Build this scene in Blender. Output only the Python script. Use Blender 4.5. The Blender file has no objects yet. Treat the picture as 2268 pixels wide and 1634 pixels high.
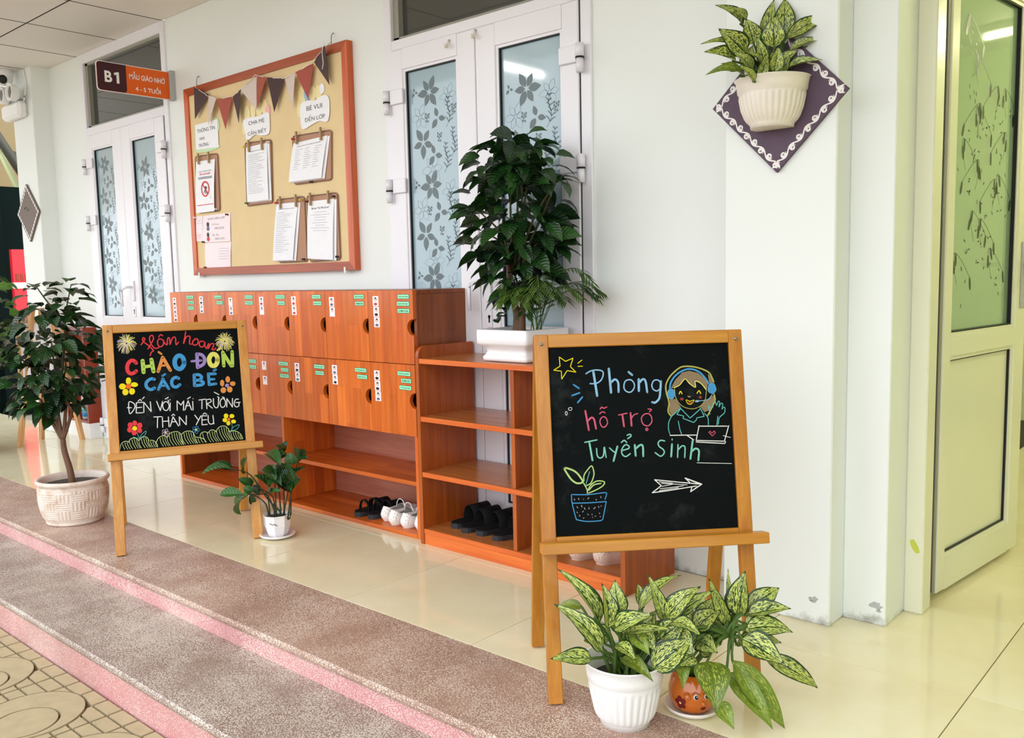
import bpy, bmesh, math, random
from mathutils import Matrix, Vector

# ---------------------------------------------------------------- scene, camera, light
sc = bpy.context.scene
C = sc.collection
H = 1.07
FX = 1954.86
yaw, pitch, roll = -0.7234375, -0.10314754, -0.02121578
fw = Vector((math.sin(yaw) * math.cos(pitch), math.cos(yaw) * math.cos(pitch), math.sin(pitch)))
rt = fw.cross(Vector((0, 0, 1))).normalized()
up = rt.cross(fw)
r2 = math.cos(roll) * rt + math.sin(roll) * up
u2 = -math.sin(roll) * rt + math.cos(roll) * up
cam = bpy.data.cameras.new('camera')
cam_o = bpy.data.objects.new('camera', cam)
C.objects.link(cam_o)
mw = Matrix.Identity(4)
for i in range(3):
    mw[i][0], mw[i][1], mw[i][2] = r2[i], u2[i], -fw[i]
mw[2][3] = H
cam_o.matrix_world = mw
cam.sensor_fit = 'HORIZONTAL'
cam.sensor_width = 36.0
cam.lens = FX / 2268 * 36
cam.clip_start = 0.05
cam.clip_end = 200
sc.camera = cam_o

world = bpy.data.worlds.new('sky')
sc.world = world
world.use_nodes = True
bg = world.node_tree.nodes['Background']
bg.inputs[0].default_value = (0.90, 0.94, 0.985, 1)
bg.inputs[1].default_value = 1.75
sc.view_settings.view_transform = 'Standard'
sc.view_settings.look = 'None'
sc.view_settings.gamma = 1
sc.view_settings.use_curve_mapping = False
sc.view_settings.exposure = 0.74
sc.cycles.use_denoising = True
sc.cycles.max_bounces = 8
sc.cycles.diffuse_bounces = 5
sc.cycles.glossy_bounces = 4
sc.cycles.transmission_bounces = 6
sc.cycles.transparent_max_bounces = 12
sc.cycles.sample_clamp_indirect = 6

# ---------------------------------------------------------------- helpers
def lin(c):
    return tuple(((v / 255) / 12.92 if v / 255 <= 0.04045 else ((v / 255 + 0.055) / 1.055) ** 2.4) for v in c)

WM = {}          # world matrix of every parented object

class MB:
    """collects verts / faces (with a material slot) and links them as ONE mesh object"""
    def __init__(self, xf=None):
        self.v, self.f, self.m, self.s, self.uv = [], [], [], [], {}
        self.xf = xf
    def add(self, vs, fs, mi=0, smooth=False):
        o = len(self.v)
        for p in vs:
            self.v.append(tuple(self.xf(p)) if self.xf else tuple(p))
        for q in fs:
            self.f.append([o + i for i in q]); self.m.append(mi); self.s.append(smooth)
        return self
    def box(self, x0, x1, y0, y1, z0, z1, b=0.0, mi=0):
        b = min(b, (x1 - x0) / 2.2, (y1 - y0) / 2.2, (z1 - z0) / 2.2)
        if b <= 0:
            v = [(x, y, z) for x in (x0, x1) for y in (y0, y1) for z in (z0, z1)]
            f = [(0, 1, 3, 2), (4, 6, 7, 5), (0, 4, 5, 1), (2, 3, 7, 6), (0, 2, 6, 4), (1, 5, 7, 3)]
            return self.add(v, f, mi)
        X, Y, Z = (x0, x1), (y0, y1), (z0, z1)
        v = []; idx = {}
        for i in (0, 1):
            for j in (0, 1):
                for k in (0, 1):
                    sx, sy, sz = (1 if i == 0 else -1) * b, (1 if j == 0 else -1) * b, (1 if k == 0 else -1) * b
                    idx[i, j, k, 0] = len(v); v.append((X[i], Y[j] + sy, Z[k] + sz))
                    idx[i, j, k, 1] = len(v); v.append((X[i] + sx, Y[j], Z[k] + sz))
                    idx[i, j, k, 2] = len(v); v.append((X[i] + sx, Y[j] + sy, Z[k]))
        f = []
        for i in (0, 1):
            f.append([idx[i, 0, 0, 0], idx[i, 1, 0, 0], idx[i, 1, 1, 0], idx[i, 0, 1, 0]])
            f.append([idx[0, i, 0, 1], idx[1, i, 0, 1], idx[1, i, 1, 1], idx[0, i, 1, 1]])
            f.append([idx[0, 0, i, 2], idx[1, 0, i, 2], idx[1, 1, i, 2], idx[0, 1, i, 2]])
            for j in (0, 1):
                f.append([idx[i, j, 0, 0], idx[i, j, 0, 1], idx[i, j, 1, 1], idx[i, j, 1, 0]])
                f.append([idx[i, 0, j, 0], idx[i, 0, j, 2], idx[i, 1, j, 2], idx[i, 1, j, 0]])
                f.append([idx[0, i, j, 1], idx[0, i, j, 2], idx[1, i, j, 2], idx[1, i, j, 1]])
                for k in (0, 1):
                    f.append([idx[i, j, k, 0], idx[i, j, k, 1], idx[i, j, k, 2]])
        return self.add(v, f, mi)
    def prism(self, poly, z0, z1, mi=0, fr=None):
        """2-D polygon extruded; fr maps (a, b, h) to a point"""
        fr = fr or (lambda a, b, h: (a, b, h))
        n = len(poly)
        v = [fr(a, b, z0) for a, b in poly] + [fr(a, b, z1) for a, b in poly]
        f = [list(range(n)), list(range(2 * n - 1, n - 1, -1))] + [[i, (i + 1) % n, n + (i + 1) % n, n + i] for i in range(n)]
        return self.add(v, f, mi)
    def lathe(self, prof, n=32, c=(0, 0, 0), mi=0, mod=None, smooth=True, closed=False):
        v = []; f = []
        for r, z in prof:
            for i in range(n):
                a = 2 * math.pi * i / n
                k = mod(a, r, z) if mod else 1
                v.append((c[0] + r * k * math.cos(a), c[1] + r * k * math.sin(a), c[2] + z))
        for j in range(len(prof) - 1):
            for i in range(n):
                f.append([j * n + i, j * n + (i + 1) % n, (j + 1) * n + (i + 1) % n, (j + 1) * n + i])
        if not closed:
            if prof[0][0] > 1e-4: f.append(list(range(n))[::-1])
            if prof[-1][0] > 1e-4: f.append([(len(prof) - 1) * n + i for i in range(n)])
        return self.add(v, f, mi, smooth)
    def tube(self, pts, r, n=8, mi=0, smooth=True):
        pts = [Vector(p) for p in pts]
        rs = r if isinstance(r, (list, tuple)) else [r] * len(pts)
        v = []; f = []
        ref = Vector((0.13, 0.21, 0.97))
        for k, p in enumerate(pts):
            t = (pts[min(k + 1, len(pts) - 1)] - pts[max(k - 1, 0)])
            t = t.normalized() if t.length > 1e-9 else Vector((0, 0, 1))
            if abs(t.dot(ref)) > 0.95: ref = Vector((0.9, 0.3, 0.1)).normalized()
            a = t.cross(ref).normalized(); b = t.cross(a)
            for i in range(n):
                an = 2 * math.pi * i / n
                v.append(p + rs[k] * (math.cos(an) * a + math.sin(an) * b))
        for k in range(len(pts) - 1):
            for i in range(n):
                f.append([k * n + i, k * n + (i + 1) % n, (k + 1) * n + (i + 1) % n, (k + 1) * n + i])
        f.append(list(range(n))[::-1]); f.append([(len(pts) - 1) * n + i for i in range(n)])
        return self.add(v, f, mi, smooth)
    def disc(self, cx, cy, rx, ry, h, n=14, fr=None, mi=0):
        return self.add([fr(cx + rx * math.cos(2 * math.pi * i / n), cy + ry * math.sin(2 * math.pi * i / n), h) for i in range(n)], [list(range(n))], mi)
    def ribbon(self, pts, w, h, fr, mi=0, taper=False):
        """flat stroke of width w through 2-D points, round ends, laid at height h of the frame fr"""
        P = [Vector(p).to_3d() for p in pts]
        if len(P) < 2: return self
        v = []; f = []
        n = len(P)
        L = []; Rr = []
        for k in range(n):
            t = P[min(k + 1, n - 1)] - P[max(k - 1, 0)]
            if t.length < 1e-9: t = Vector((1, 0, 0))
            t.normalize(); nn = Vector((-t.y, t.x, 0))
            ww = w / 2
            if taper: ww *= 0.35 + 0.65 * math.sin(math.pi * (k + 0.5) / n)
            L.append(P[k] + nn * ww); Rr.append(P[k] - nn * ww)
        for k in range(n):
            v += [fr(L[k].x, L[k].y, h), fr(Rr[k].x, Rr[k].y, h)]
        f = [[2 * k, 2 * k + 1, 2 * k + 3, 2 * k + 2] for k in range(n - 1)]
        self.add(v, f, mi)
        if not taper:
            for q in (P[0], P[-1]): self.disc(q.x, q.y, w / 2, w / 2, h, 8, fr, mi)
        return self
    def build(self, name, mat, parent=None, world=False, recalc=True):
        vs = self.v
        if world and parent is not None:
            inv = WM[parent.name].inverted()
            vs = [tuple(inv @ Vector(p)) for p in vs]
        me = bpy.data.meshes.new(name)
        me.from_pydata(vs, [], self.f)
        mats = mat if isinstance(mat, (list, tuple)) else [mat]
        for m in mats: me.materials.append(m)
        me.polygons.foreach_set('material_index', self.m)
        me.polygons.foreach_set('use_smooth', self.s)
        if recalc:
            bm = bmesh.new(); bm.from_mesh(me)
            bmesh.ops.recalc_face_normals(bm, faces=bm.faces)
            bm.to_mesh(me); bm.free()
        me.update()
        return link(name, me, parent)

def link(name, me, parent=None):
    o = bpy.data.objects.new(name, me)
    C.objects.link(o)
    if parent is not None:
        o.parent = parent
        WM[o.name] = WM[parent.name]
    else:
        WM[o.name] = Matrix.Identity(4)
    return o

def tag(o, label=None, cat=None, group=None, kind=None):
    if label: o['label'] = label
    if cat: o['category'] = cat
    if group: o['group'] = group
    if kind: o['kind'] = kind
    return o

def thing(name, label, cat, loc=(0, 0, 0), rz=0.0, group=None, kind=None):
    o = bpy.data.objects.new(name, None)
    C.objects.link(o)
    o.empty_display_size = 0.05
    o.location = loc; o.rotation_euler = (0, 0, rz)
    WM[o.name] = Matrix.Translation(Vector(loc)) @ Matrix.Rotation(rz, 4, 'Z')
    return tag(o, label, cat, group, kind)

def place(o, parent, m):
    """set the local matrix of a linked part"""
    o.matrix_basis = m
    WM[o.name] = WM[parent.name] @ m
    return o

def smooth_path(p, n=5):
    """Catmull-Rom through 2-D or 3-D points"""
    P = [Vector(q) for q in p]
    if len(P) < 3: return [tuple(q) for q in P]
    out = []
    closed = (P[0] - P[-1]).length < 1e-6
    for i in range(len(P) - 1):
        p1, p2 = P[i], P[i + 1]
        p0 = P[i - 1] if i > 0 else (P[-2] if closed else 2 * p1 - p2)
        p3 = P[i + 2] if i + 2 < len(P) else (P[1] if closed else 2 * p2 - p1)
        for k in range(n):
            t = k / n
            out.append(tuple(0.5 * ((2 * p1) + (p2 - p0) * t + (2 * p0 - 5 * p1 + 4 * p2 - p3) * t * t + (3 * p1 - p0 - 3 * p2 + p3) * t ** 3)))
    out.append(tuple(P[-1]))
    return out

# ---------------------------------------------------------------- materials
class NT:
    def __init__(self, name):
        self.m = bpy.data.materials.new(name); self.m.use_nodes = True
        self.t = self.m.node_tree; self.n = self.t.nodes
        self.b = self.n['Principled BSDF']
    def node(self, typ, **kw):
        n = self.n.new(typ)
        for k, v in kw.items():
            if k in n.inputs.keys(): n.inputs[k].default_value = v
            else: setattr(n, k, v)
        return n
    def l(self, a, b): self.t.links.new(a, b)
    def ramp(self, fac, stops):
        r = self.node('ShaderNodeValToRGB')
        e = r.color_ramp.elements
        while len(e) < len(stops): e.new(0.5)
        for x, (p, c) in zip(e, stops):
            x.position = p; x.color = (*c, 1) if len(c) == 3 else c
        self.l(fac, r.inputs[0]); return r.outputs[0]
    def mix(self, fac, a, b, typ='MIX'):
        m = self.node('ShaderNodeMix', data_type='RGBA', blend_type=typ)
        for s, v in ((0, fac), (6, a), (7, b)):
            if isinstance(v, (int, float)): m.inputs[s].default_value = v
            elif isinstance(v, tuple): m.inputs[s].default_value = (*v, 1) if len(v) == 3 else v
            else: self.l(v, m.inputs[s])
        return m.outputs[2]
    def math(self, op, a, b=0.0):
        m = self.node('ShaderNodeMath', operation=op)
        for s, v in ((0, a), (1, b)):
            if isinstance(v, (int, float)): m.inputs[s].default_value = v
            else: self.l(v, m.inputs[s])
        return m.outputs[0]
    def coord(self, scale=(1, 1, 1), out='Object', rnd=0.0):
        tc = self.node('ShaderNodeTexCoord')
        mp = self.node('ShaderNodeMapping'); mp.inputs['Scale'].default_value = scale
        self.l(tc.outputs[out], mp.inputs[0])
        if rnd:
            oi = self.node('ShaderNodeObjectInfo')
            k = self.math('MULTIPLY', oi.outputs['Random'], rnd)
            cb = self.node('ShaderNodeCombineXYZ')
            for i in range(3): self.l(k, cb.inputs[i])
            self.l(cb.outputs[0], mp.inputs['Location'])
        return mp.outputs[0]
    def noise(self, vec, scale, detail=3, rough=0.5):
        n = self.node('ShaderNodeTexNoise'); n.inputs['Scale'].default_value = scale
        n.inputs['Detail'].default_value = detail; n.inputs['Roughness'].default_value = rough
        self.l(vec, n.inputs['Vector']); return n.outputs['Fac']
    def bump(self, h, strength=0.2, dist=0.01):
        b = self.node('ShaderNodeBump'); b.inputs['Strength'].default_value = strength; b.inputs['Distance'].default_value = dist
        self.l(h, b.inputs['Height']); self.l(b.outputs[0], self.b.inputs['Normal'])
    def set(self, color=None, rough=None, metal=None, spec=None, coat=None):
        i = self.b.inputs
        if color is not None:
            if isinstance(color, tuple): i['Base Color'].default_value = (*color, 1)
            else: self.l(color, i['Base Color'])
        if rough is not None: i['Roughness'].default_value = rough
        if metal is not None: i['Metallic'].default_value = metal
        if spec is not None: i['Specular IOR Level'].default_value = spec
        if coat is not None:
            i['Coat Weight'].default_value = coat; i['Coat Roughness'].default_value = 0.06
        return self

def flat(name, rgb, rough=0.5, spec=0.4, metal=0.0, var=0.06, scale=25, coat=None, bump=0.0):
    t = NT(name); c = lin(rgb)
    n = t.noise(t.coord(rnd=3.0), scale, 4)
    col = t.mix(n, tuple(max(0, v * (1 - var)) for v in c), tuple(min(1, v * (1 + var)) for v in c))
    t.set(col, rough, metal, spec, coat)
    if bump: t.bump(n, bump, 0.004)
    return t.m

def wood(name, dark, light, axis='Z', strips=True, rough=0.38, tint=None, coat=0.15, sc_=1.0, sw=0.055, sl=0.32):
    t = NT(name)
    s = {'X': (1.2, 22, 22), 'Y': (22, 1.2, 22), 'Z': (22, 22, 1.2)}[axis]
    v = t.coord(tuple(k * sc_ for k in s), rnd=9.0)
    g = t.noise(v, 1.6, 5, 0.6)
    fine = t.noise(v, 7.0, 3, 0.5)
    d, l = lin(dark), lin(light)
    col = t.ramp(g, [(0.25, d), (0.5, tuple((a + b) / 2 for a, b in zip(d, l))), (0.72, l)])
    col = t.mix(t.math('MULTIPLY', fine, 0.35), col, tuple(x * 0.6 for x in d))
    if strips:
        tc = t.coord((1, 1, 1), rnd=5.0)
        sp = t.node('ShaderNodeSeparateXYZ'); t.l(tc, sp.inputs[0])
        cb = t.node('ShaderNodeCombineXYZ')
        ax = {'X': 0, 'Y': 1, 'Z': 2}[axis]
        oth = [i for i in range(3) if i != ax]
        t.l(sp.outputs[ax], cb.inputs[0])
        t.l(t.math('ADD', sp.outputs[oth[0]], sp.outputs[oth[1]]), cb.inputs[1])
        br = t.node('ShaderNodeTexBrick')
        br.inputs['Scale'].default_value = 1.0
        br.inputs['Brick Width'].default_value = sl; br.inputs['Row Height'].default_value = sw
        br.inputs['Mortar Size'].default_value = 0.0004
        br.inputs['Color1'].default_value = (0.72, 0.66, 0.62, 1); br.inputs['Color2'].default_value = (1.12, 1.12, 1.1, 1)
        br.inputs['Mortar'].default_value = (0.75, 0.7, 0.65, 1)
        t.l(cb.outputs[0], br.inputs['Vector'])
        col = t.mix(0.75, col, br.outputs['Color'], 'MULTIPLY')
    t.set(col, rough, 0, 0.4, coat)
    t.bump(fine, 0.08, 0.002)
    return t.m
M = {}
def wall_mat(name, rgb, stain=0.0):
    t = NT(name); c = lin(rgb)
    v = t.coord()
    n = t.noise(v, 1.3, 4, 0.6)
    col = t.mix(n, tuple(x * 0.965 for x in c), tuple(min(1, x * 1.02) for x in c))
    if stain:
        sp = t.node('ShaderNodeSeparateXYZ'); t.l(v, sp.inputs[0])
        g = t.math('SUBTRACT', t.noise(v, 9, 5, 0.7), t.math('MULTIPLY', sp.outputs[2], 5.5))
        col = t.mix(t.ramp(g, [(0.40, (0, 0, 0)), (0.62, (stain, stain, stain))]), col, lin((128, 122, 108)))
    t.set(col, 0.55, 0, 0.3)
    t.bump(t.noise(v, 160, 2), 0.05, 0.002)
    return t.m
M['wall'] = wall_mat('white_wall_paint', (232, 236, 233), 0.8)
M['wall_green'] = wall_mat('pale_green_wall_paint', (214, 222, 168))
M['wall_room'] = wall_mat('pale_room_paint', (226, 230, 206))
M['ceiling'] = wall_mat('ceiling_board', (236, 231, 226))
M['dark_gap'] = flat('dark_gap', (38, 38, 40), 0.8)
M['upvc'] = flat('white_plastic_frame', (232, 230, 236), 0.28, 0.5, var=0.02, scale=4)
M['upvc_cream'] = flat('cream_plastic_frame', (226, 226, 204), 0.25, 0.5, var=0.02, scale=4)
M['upvc_grey'] = flat('grey_glazing_bead', (150, 148, 136), 0.45)  # darker grey plastic for beads, leaf profile and gap strips
M['rubber'] = flat('black_rubber_gasket', (16, 17, 20), 0.5)
M['metal'] = flat('brushed_metal', (150, 150, 150), 0.35, metal=0.9)
M['steel'] = flat('painted_steel_beam', (74, 72, 62), 0.5, var=0.15, scale=6)
M['black'] = flat('black_cloth', (14, 14, 16), 0.75, 0.2)
M['blacksole'] = flat('dark_rubber_sole', (40, 42, 46), 0.6)
M['darkgreen'] = flat('dark_green_metal', (7, 20, 17), 0.8, 0.08, var=0.2, scale=5)
M['red'] = flat('red_panel', (226, 38, 52), 0.4)
M['terracotta'] = flat('red_brown_wood', (140, 52, 26), 0.4, var=0.15)
M['tan'] = flat('tan_canopy', (196, 176, 138), 0.8)

def tile_mat():
    t = NT('cream_porcelain_tile')
    v = t.coord((1, 1, 1), rnd=7.0)
    a = t.noise(v, 2.2, 5, 0.6); b = t.noise(v, 9, 4, 0.6)
    col = t.ramp(a, [(0.3, lin((229, 218, 180))), (0.55, lin((239, 230, 196))), (0.75, lin((243, 237, 210)))])
    col = t.mix(t.math('MULTIPLY', b, 0.18), col, lin((208, 194, 156)))
    t.set(col, 0.11, 0, 0.5, 0.2)
    return t.m
M['tile'] = tile_mat()
M['grout'] = flat('grey_grout', (70, 62, 50), 0.8)

def terrazzo(name, base, base2, chip, cover):
    t = NT(name); v = t.coord()
    vo = t.node('ShaderNodeTexVoronoi'); vo.inputs['Scale'].default_value = 215
    wv = t.node('ShaderNodeVectorMath', operation='ADD')
    nz = t.node('ShaderNodeTexNoise'); nz.inputs['Scale'].default_value = 160; t.l(v, nz.inputs['Vector'])
    sc2 = t.node('ShaderNodeVectorMath', operation='SCALE'); sc2.inputs['Scale'].default_value = 0.0030
    t.l(nz.outputs['Color'], sc2.inputs[0]); t.l(v, wv.inputs[0]); t.l(sc2.outputs[0], wv.inputs[1]); t.l(wv.outputs[0], vo.inputs['Vector'])
    big = t.noise(v, 3.0, 5, 0.65)
    th = t.math('MULTIPLY', t.noise(v, 5.0, 4, 0.6), cover)
    mask = t.math('LESS_THAN', vo.outputs['Distance'], th)
    bc = t.ramp(big, [(0.32, lin(base)), (0.66, lin(base2))])
    vo2 = t.node('ShaderNodeTexVoronoi'); vo2.inputs['Scale'].default_value = 215; t.l(wv.outputs[0], vo2.inputs['Vector'])
    cc = t.mix(t.node('ShaderNodeSeparateColor').outputs[0] if False else vo.outputs['Distance'], lin(chip), tuple(x * 0.8 for x in lin(chip)))
    col = t.mix(mask, bc, cc)
    dirt = t.noise(v, 1.7, 3, 0.6)
    col = t.mix(t.ramp(dirt, [(0.5, (0, 0, 0)), (0.75, (0.45, 0.45, 0.45))]), col, lin((136, 114, 98)))
    t.set(col, 0.42, 0, 0.35)
    return t.m
M['terrazzo'] = terrazzo('brown_terrazzo', (146, 112, 98), (172, 140, 124), (218, 202, 186), 0.82)
M['terrazzo_low'] = terrazzo('grey_brown_terrazzo', (132, 108, 98), (150, 130, 120), (206, 196, 184), 0.95)
M['terrazzo_pink'] = terrazzo('pink_terrazzo', (192, 128, 130), (204, 150, 148), (226, 200, 192), 0.85)
M['paver'] = flat('yellow_concrete_paver', (176, 160, 128), 0.8, 0.2, var=0.16, scale=22, bump=0.15)
M['paver_gap'] = flat('dirty_paver_joint', (112, 92, 62), 0.9, 0.1)
M['ground'] = flat('yard_concrete', (176, 168, 150), 0.85, 0.2, var=0.1, scale=3)

M['cab_v'] = wood('orange_locker_wood', (200, 80, 14), (236, 132, 46), 'Z')
M['cab_x'] = wood('orange_locker_wood_lengthwise', (186, 76, 16), (226, 122, 44), 'X')
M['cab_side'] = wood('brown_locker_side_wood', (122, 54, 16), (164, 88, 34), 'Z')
M['cab_back'] = wood('reddish_plywood', (170, 100, 78), (206, 136, 110), 'X', strips=False)
M['rack_v'] = wood('orange_rack_wood', (150, 66, 14), (198, 102, 34), 'Z', strips=False)
M['rack_x'] = wood('orange_rack_wood_lengthwise', (204, 88, 24), (238, 128, 54), 'X', strips=False)
M['rack_top'] = wood('brown_rack_shelf_wood', (164, 92, 40), (206, 132, 70), 'X', strips=False, rough=0.25)
M['pine_v'] = wood('yellow_pine', (186, 116, 34), (222, 164, 78), 'Z', strips=False)
M['pine_x'] = wood('yellow_pine_lengthwise', (182, 116, 30), (214, 154, 58), 'X', strips=False)
M['pale_pine'] = wood('pale_pine', (206, 152, 96), (232, 186, 132), 'Z', strips=False)
M['pine2_v'] = wood('orange_pine', (168, 98, 20), (206, 142, 46), 'Z', strips=False)
M['pine2_x'] = wood('orange_pine_lengthwise', (176, 108, 22), (210, 148, 46), 'X', strips=False)
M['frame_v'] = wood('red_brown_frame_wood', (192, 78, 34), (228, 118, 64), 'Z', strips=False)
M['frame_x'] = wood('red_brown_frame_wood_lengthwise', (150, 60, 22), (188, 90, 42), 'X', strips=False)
M['cork'] = flat('tan_felt', (228, 204, 158), 0.9, 0.1, var=0.06, scale=9)
def board_mat():
    t = NT('black_chalkboard'); v = t.coord((1, 1, 1), rnd=4)
    n = t.noise(v, 7, 6, 0.75); f = t.noise(v, 60, 4, 0.7)
    col = t.mix(t.ramp(n, [(0.55, (0, 0, 0)), (0.85, (0.16, 0.16, 0.16))]), lin((9, 14, 15)), lin((110, 118, 116)))
    t.set(col, 0.75, 0, 0.08)
    return t.m
M['chalkboard'] = board_mat()
CH = dict(red=(222, 66, 74), lime=(178, 208, 92), orange=(220, 146, 78), blue=(72, 150, 204), violet=(158, 136, 196), yelgreen=(222, 220, 112), yellow=(236, 218, 40),
          deeporange=(236, 110, 40), cream=(214, 204, 140), lemon=(228, 224, 110), dusty=(200, 180, 200), teal=(96, 180, 176), white=(226, 226, 224), palegreen=(206, 222, 150),
          sky=(140, 186, 218), pink=(206, 92, 118), mint=(130, 196, 178), palelime=(176, 206, 128), hair=(140, 122, 96), olive=(178, 172, 88), mouth=(150, 62, 48))
def chalk_mat(n, c):
    t = NT('chalk_' + n); v = t.coord(rnd=2)
    a = t.noise(v, 420, 3, 0.6); b = t.noise(v, 60, 3, 0.6)
    col = t.mix(t.ramp(a, [(0.28, (0, 0, 0)), (0.5, (1, 1, 1))]), tuple(x * 0.62 for x in lin(c)), lin(c))
    col = t.mix(t.math('MULTIPLY', b, 0.3), col, tuple(x * 0.75 for x in lin(c)))
    t.set(col, 0.9, 0, 0.1)
    return t.m
for k, c in CH.items(): M['ch_' + k] = chalk_mat(k, c)
for k, c in dict(paper=(240, 240, 244), papergrey=(214, 218, 220), ink=(52, 54, 60), inkgrey=(158, 162, 168), inkred=(214, 52, 60), craft=(176, 132, 104), craftdark=(122, 86, 66),
                 mintcard=(150, 228, 184), mintedge=(34, 74, 58), penbrown=(66, 36, 34), pencream=(212, 196, 186), penred=(166, 76, 58), pinwood=(176, 146, 104), hairblack=(22, 20, 24), skin=(236, 202, 184),
                 shirt=(196, 60, 60), shirtblue=(96, 110, 140), cardpink=(244, 228, 232), maroon=(62, 22, 32), signorange=(226, 98, 20), whitepl=(238, 238, 238), greypl=(176, 178, 178), orangeglaze=(196, 98, 26),
                 darkred=(110, 26, 20), brownpurple=(92, 74, 94), scrollwhite=(236, 232, 230), brownboard=(112, 98, 90), pinkshoe=(210, 180, 164), clogin=(150, 136, 100), soil=(42, 30, 24), trunk=(112, 80, 60), twig=(74, 70, 40),
                 stemgreen=(74, 100, 38), stemdark=(38, 46, 22), jar=(190, 200, 200), yellowpin=(226, 200, 60), greenpin=(60, 130, 70), cartoonyel=(238, 224, 168), cartoonblue=(150, 190, 220), cartoonpink=(240, 180, 180), palegreencard=(196, 226, 180), limestain=(196, 202, 84)).items():
    M[k] = flat(k, c, 0.55, 0.35, var=0.04)
M['orangeglaze'] = flat('glazed_orange_clay', (204, 106, 28), 0.16, 0.5, var=0.12, scale=30, coat=0.6)
M['ceramic'] = flat('white_glazed_ceramic', (236, 232, 234), 0.12, 0.5, var=0.03, coat=0.5)
M['whitepot'] = flat('white_plastic_pot', (236, 236, 234), 0.4, 0.4, var=0.05, scale=14)
M['oldpot'] = flat('ivory_wall_pot', (232, 224, 212), 0.45, 0.4, var=0.06, scale=14)
M['brownpurple'] = flat('purple_brown_board', (90, 72, 90), 0.6, 0.3, var=0.12, scale=30)
def claypot():
    t = NT('whitewashed_clay'); v = t.coord()
    n = t.noise(v, 14, 5, 0.65); f = t.noise(v, 90, 3)
    col = t.ramp(n, [(0.3, lin((190, 166, 146))), (0.5, lin((224, 208, 194))), (0.8, lin((238, 228, 220)))])
    t.set(col, 0.55, 0, 0.35); t.bump(f, 0.15, 0.003)
    return t.m
M['claypot'] = claypot()

def film_mat(name, c1, c2, rough, coat):
    t = NT(name); v = t.coord()
    n = t.noise(v, 2.0, 3)
    t.set(t.mix(n, lin(c1), lin(c2)), rough, 0, 0.5, coat)
    return t.m
M['film'] = film_mat('frosted_blue_film', (140, 166, 178), (156, 180, 188), 0.3, 1.0)
M['film_print'] = flat('grey_leaf_print', (98, 112, 116), 0.35, var=0.1, scale=40)
M['film_print_mid'] = flat('blue_grey_sprig_print', (108, 128, 138), 0.35, var=0.05)
M['film_print_light'] = flat('pale_leaf_print', (126, 148, 160), 0.35, var=0.05)
def dark_glass():
    t = NT('dark_transom_glass')
    t.set(lin((66, 68, 64)), 0.03, 0, 0.9)
    return t.m
M['dark_glass'] = dark_glass()
def clear_glass():
    t = NT('tinted_clear_glass')
    tr = t.node('ShaderNodeBsdfTransparent'); tr.inputs[0].default_value = (0.88, 0.95, 0.88, 1)
    t.set(lin((190, 216, 190)), 0.04, 0, 0.7)
    mx = t.node('ShaderNodeMixShader'); mx.inputs[0].default_value = 0.36
    t.l(tr.outputs[0], mx.inputs[1]); t.l(t.b.outputs[0], mx.inputs[2])
    t.l(mx.outputs[0], t.n['Material Output'].inputs[0])
    return t.m
M['clear_glass'] = clear_glass()
def emit(name, c, s):
    t = NT(name); t.set((0.9, 0.9, 0.9), 0.4)
    t.b.inputs['Emission Color'].default_value = (*c, 1); t.b.inputs['Emission Strength'].default_value = s
    return t.m
M['tube'] = emit('fluorescent_tube', (1.0, 0.98, 0.94), 22)
M['tube_green'] = emit('fluorescent_tube_warm', (1.0, 0.98, 0.60), 40)

def leaf_dark(name, c1, c2, rough=0.28):
    t = NT(name)
    oi = t.node('ShaderNodeObjectInfo')
    v = t.coord((1, 1, 1), 'UV')
    sp = t.node('ShaderNodeSeparateXYZ'); t.l(v, sp.inputs[0])
    a = t.math('ABSOLUTE', t.math('SUBTRACT', sp.outputs[1], 0.5))
    rib = t.math('LESS_THAN', a, 0.018)
    vein = t.math('SINE', t.math('MULTIPLY', t.math('SUBTRACT', sp.outputs[0], t.math('MULTIPLY', a, 0.5)), 46))
    col = t.mix(oi.outputs['Random'], lin(c1), lin(c2))
    col = t.mix(t.math('MULTIPLY', rib, 0.6), col, tuple(min(1, x * 2.4) for x in lin(c2)))
    t.set(col, rough, 0, 0.5)
    t.bump(vein, 0.25, 0.01)
    t.b.inputs['Subsurface Weight'].default_value = 0.0
    return t.m
M['leaf_dark'] = leaf_dark('dark_glossy_leaf', (10, 34, 16), (36, 76, 28))
M['leaf_mid'] = leaf_dark('mid_green_leaf', (34, 72, 22), (88, 128, 44), 0.4)
M['leaf_zz'] = leaf_dark('waxy_green_leaf', (22, 58, 26), (58, 104, 44), 0.22)
M['leaf_palm'] = leaf_dark('palm_leaf', (28, 60, 24), (92, 122, 50), 0.4)
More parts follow.
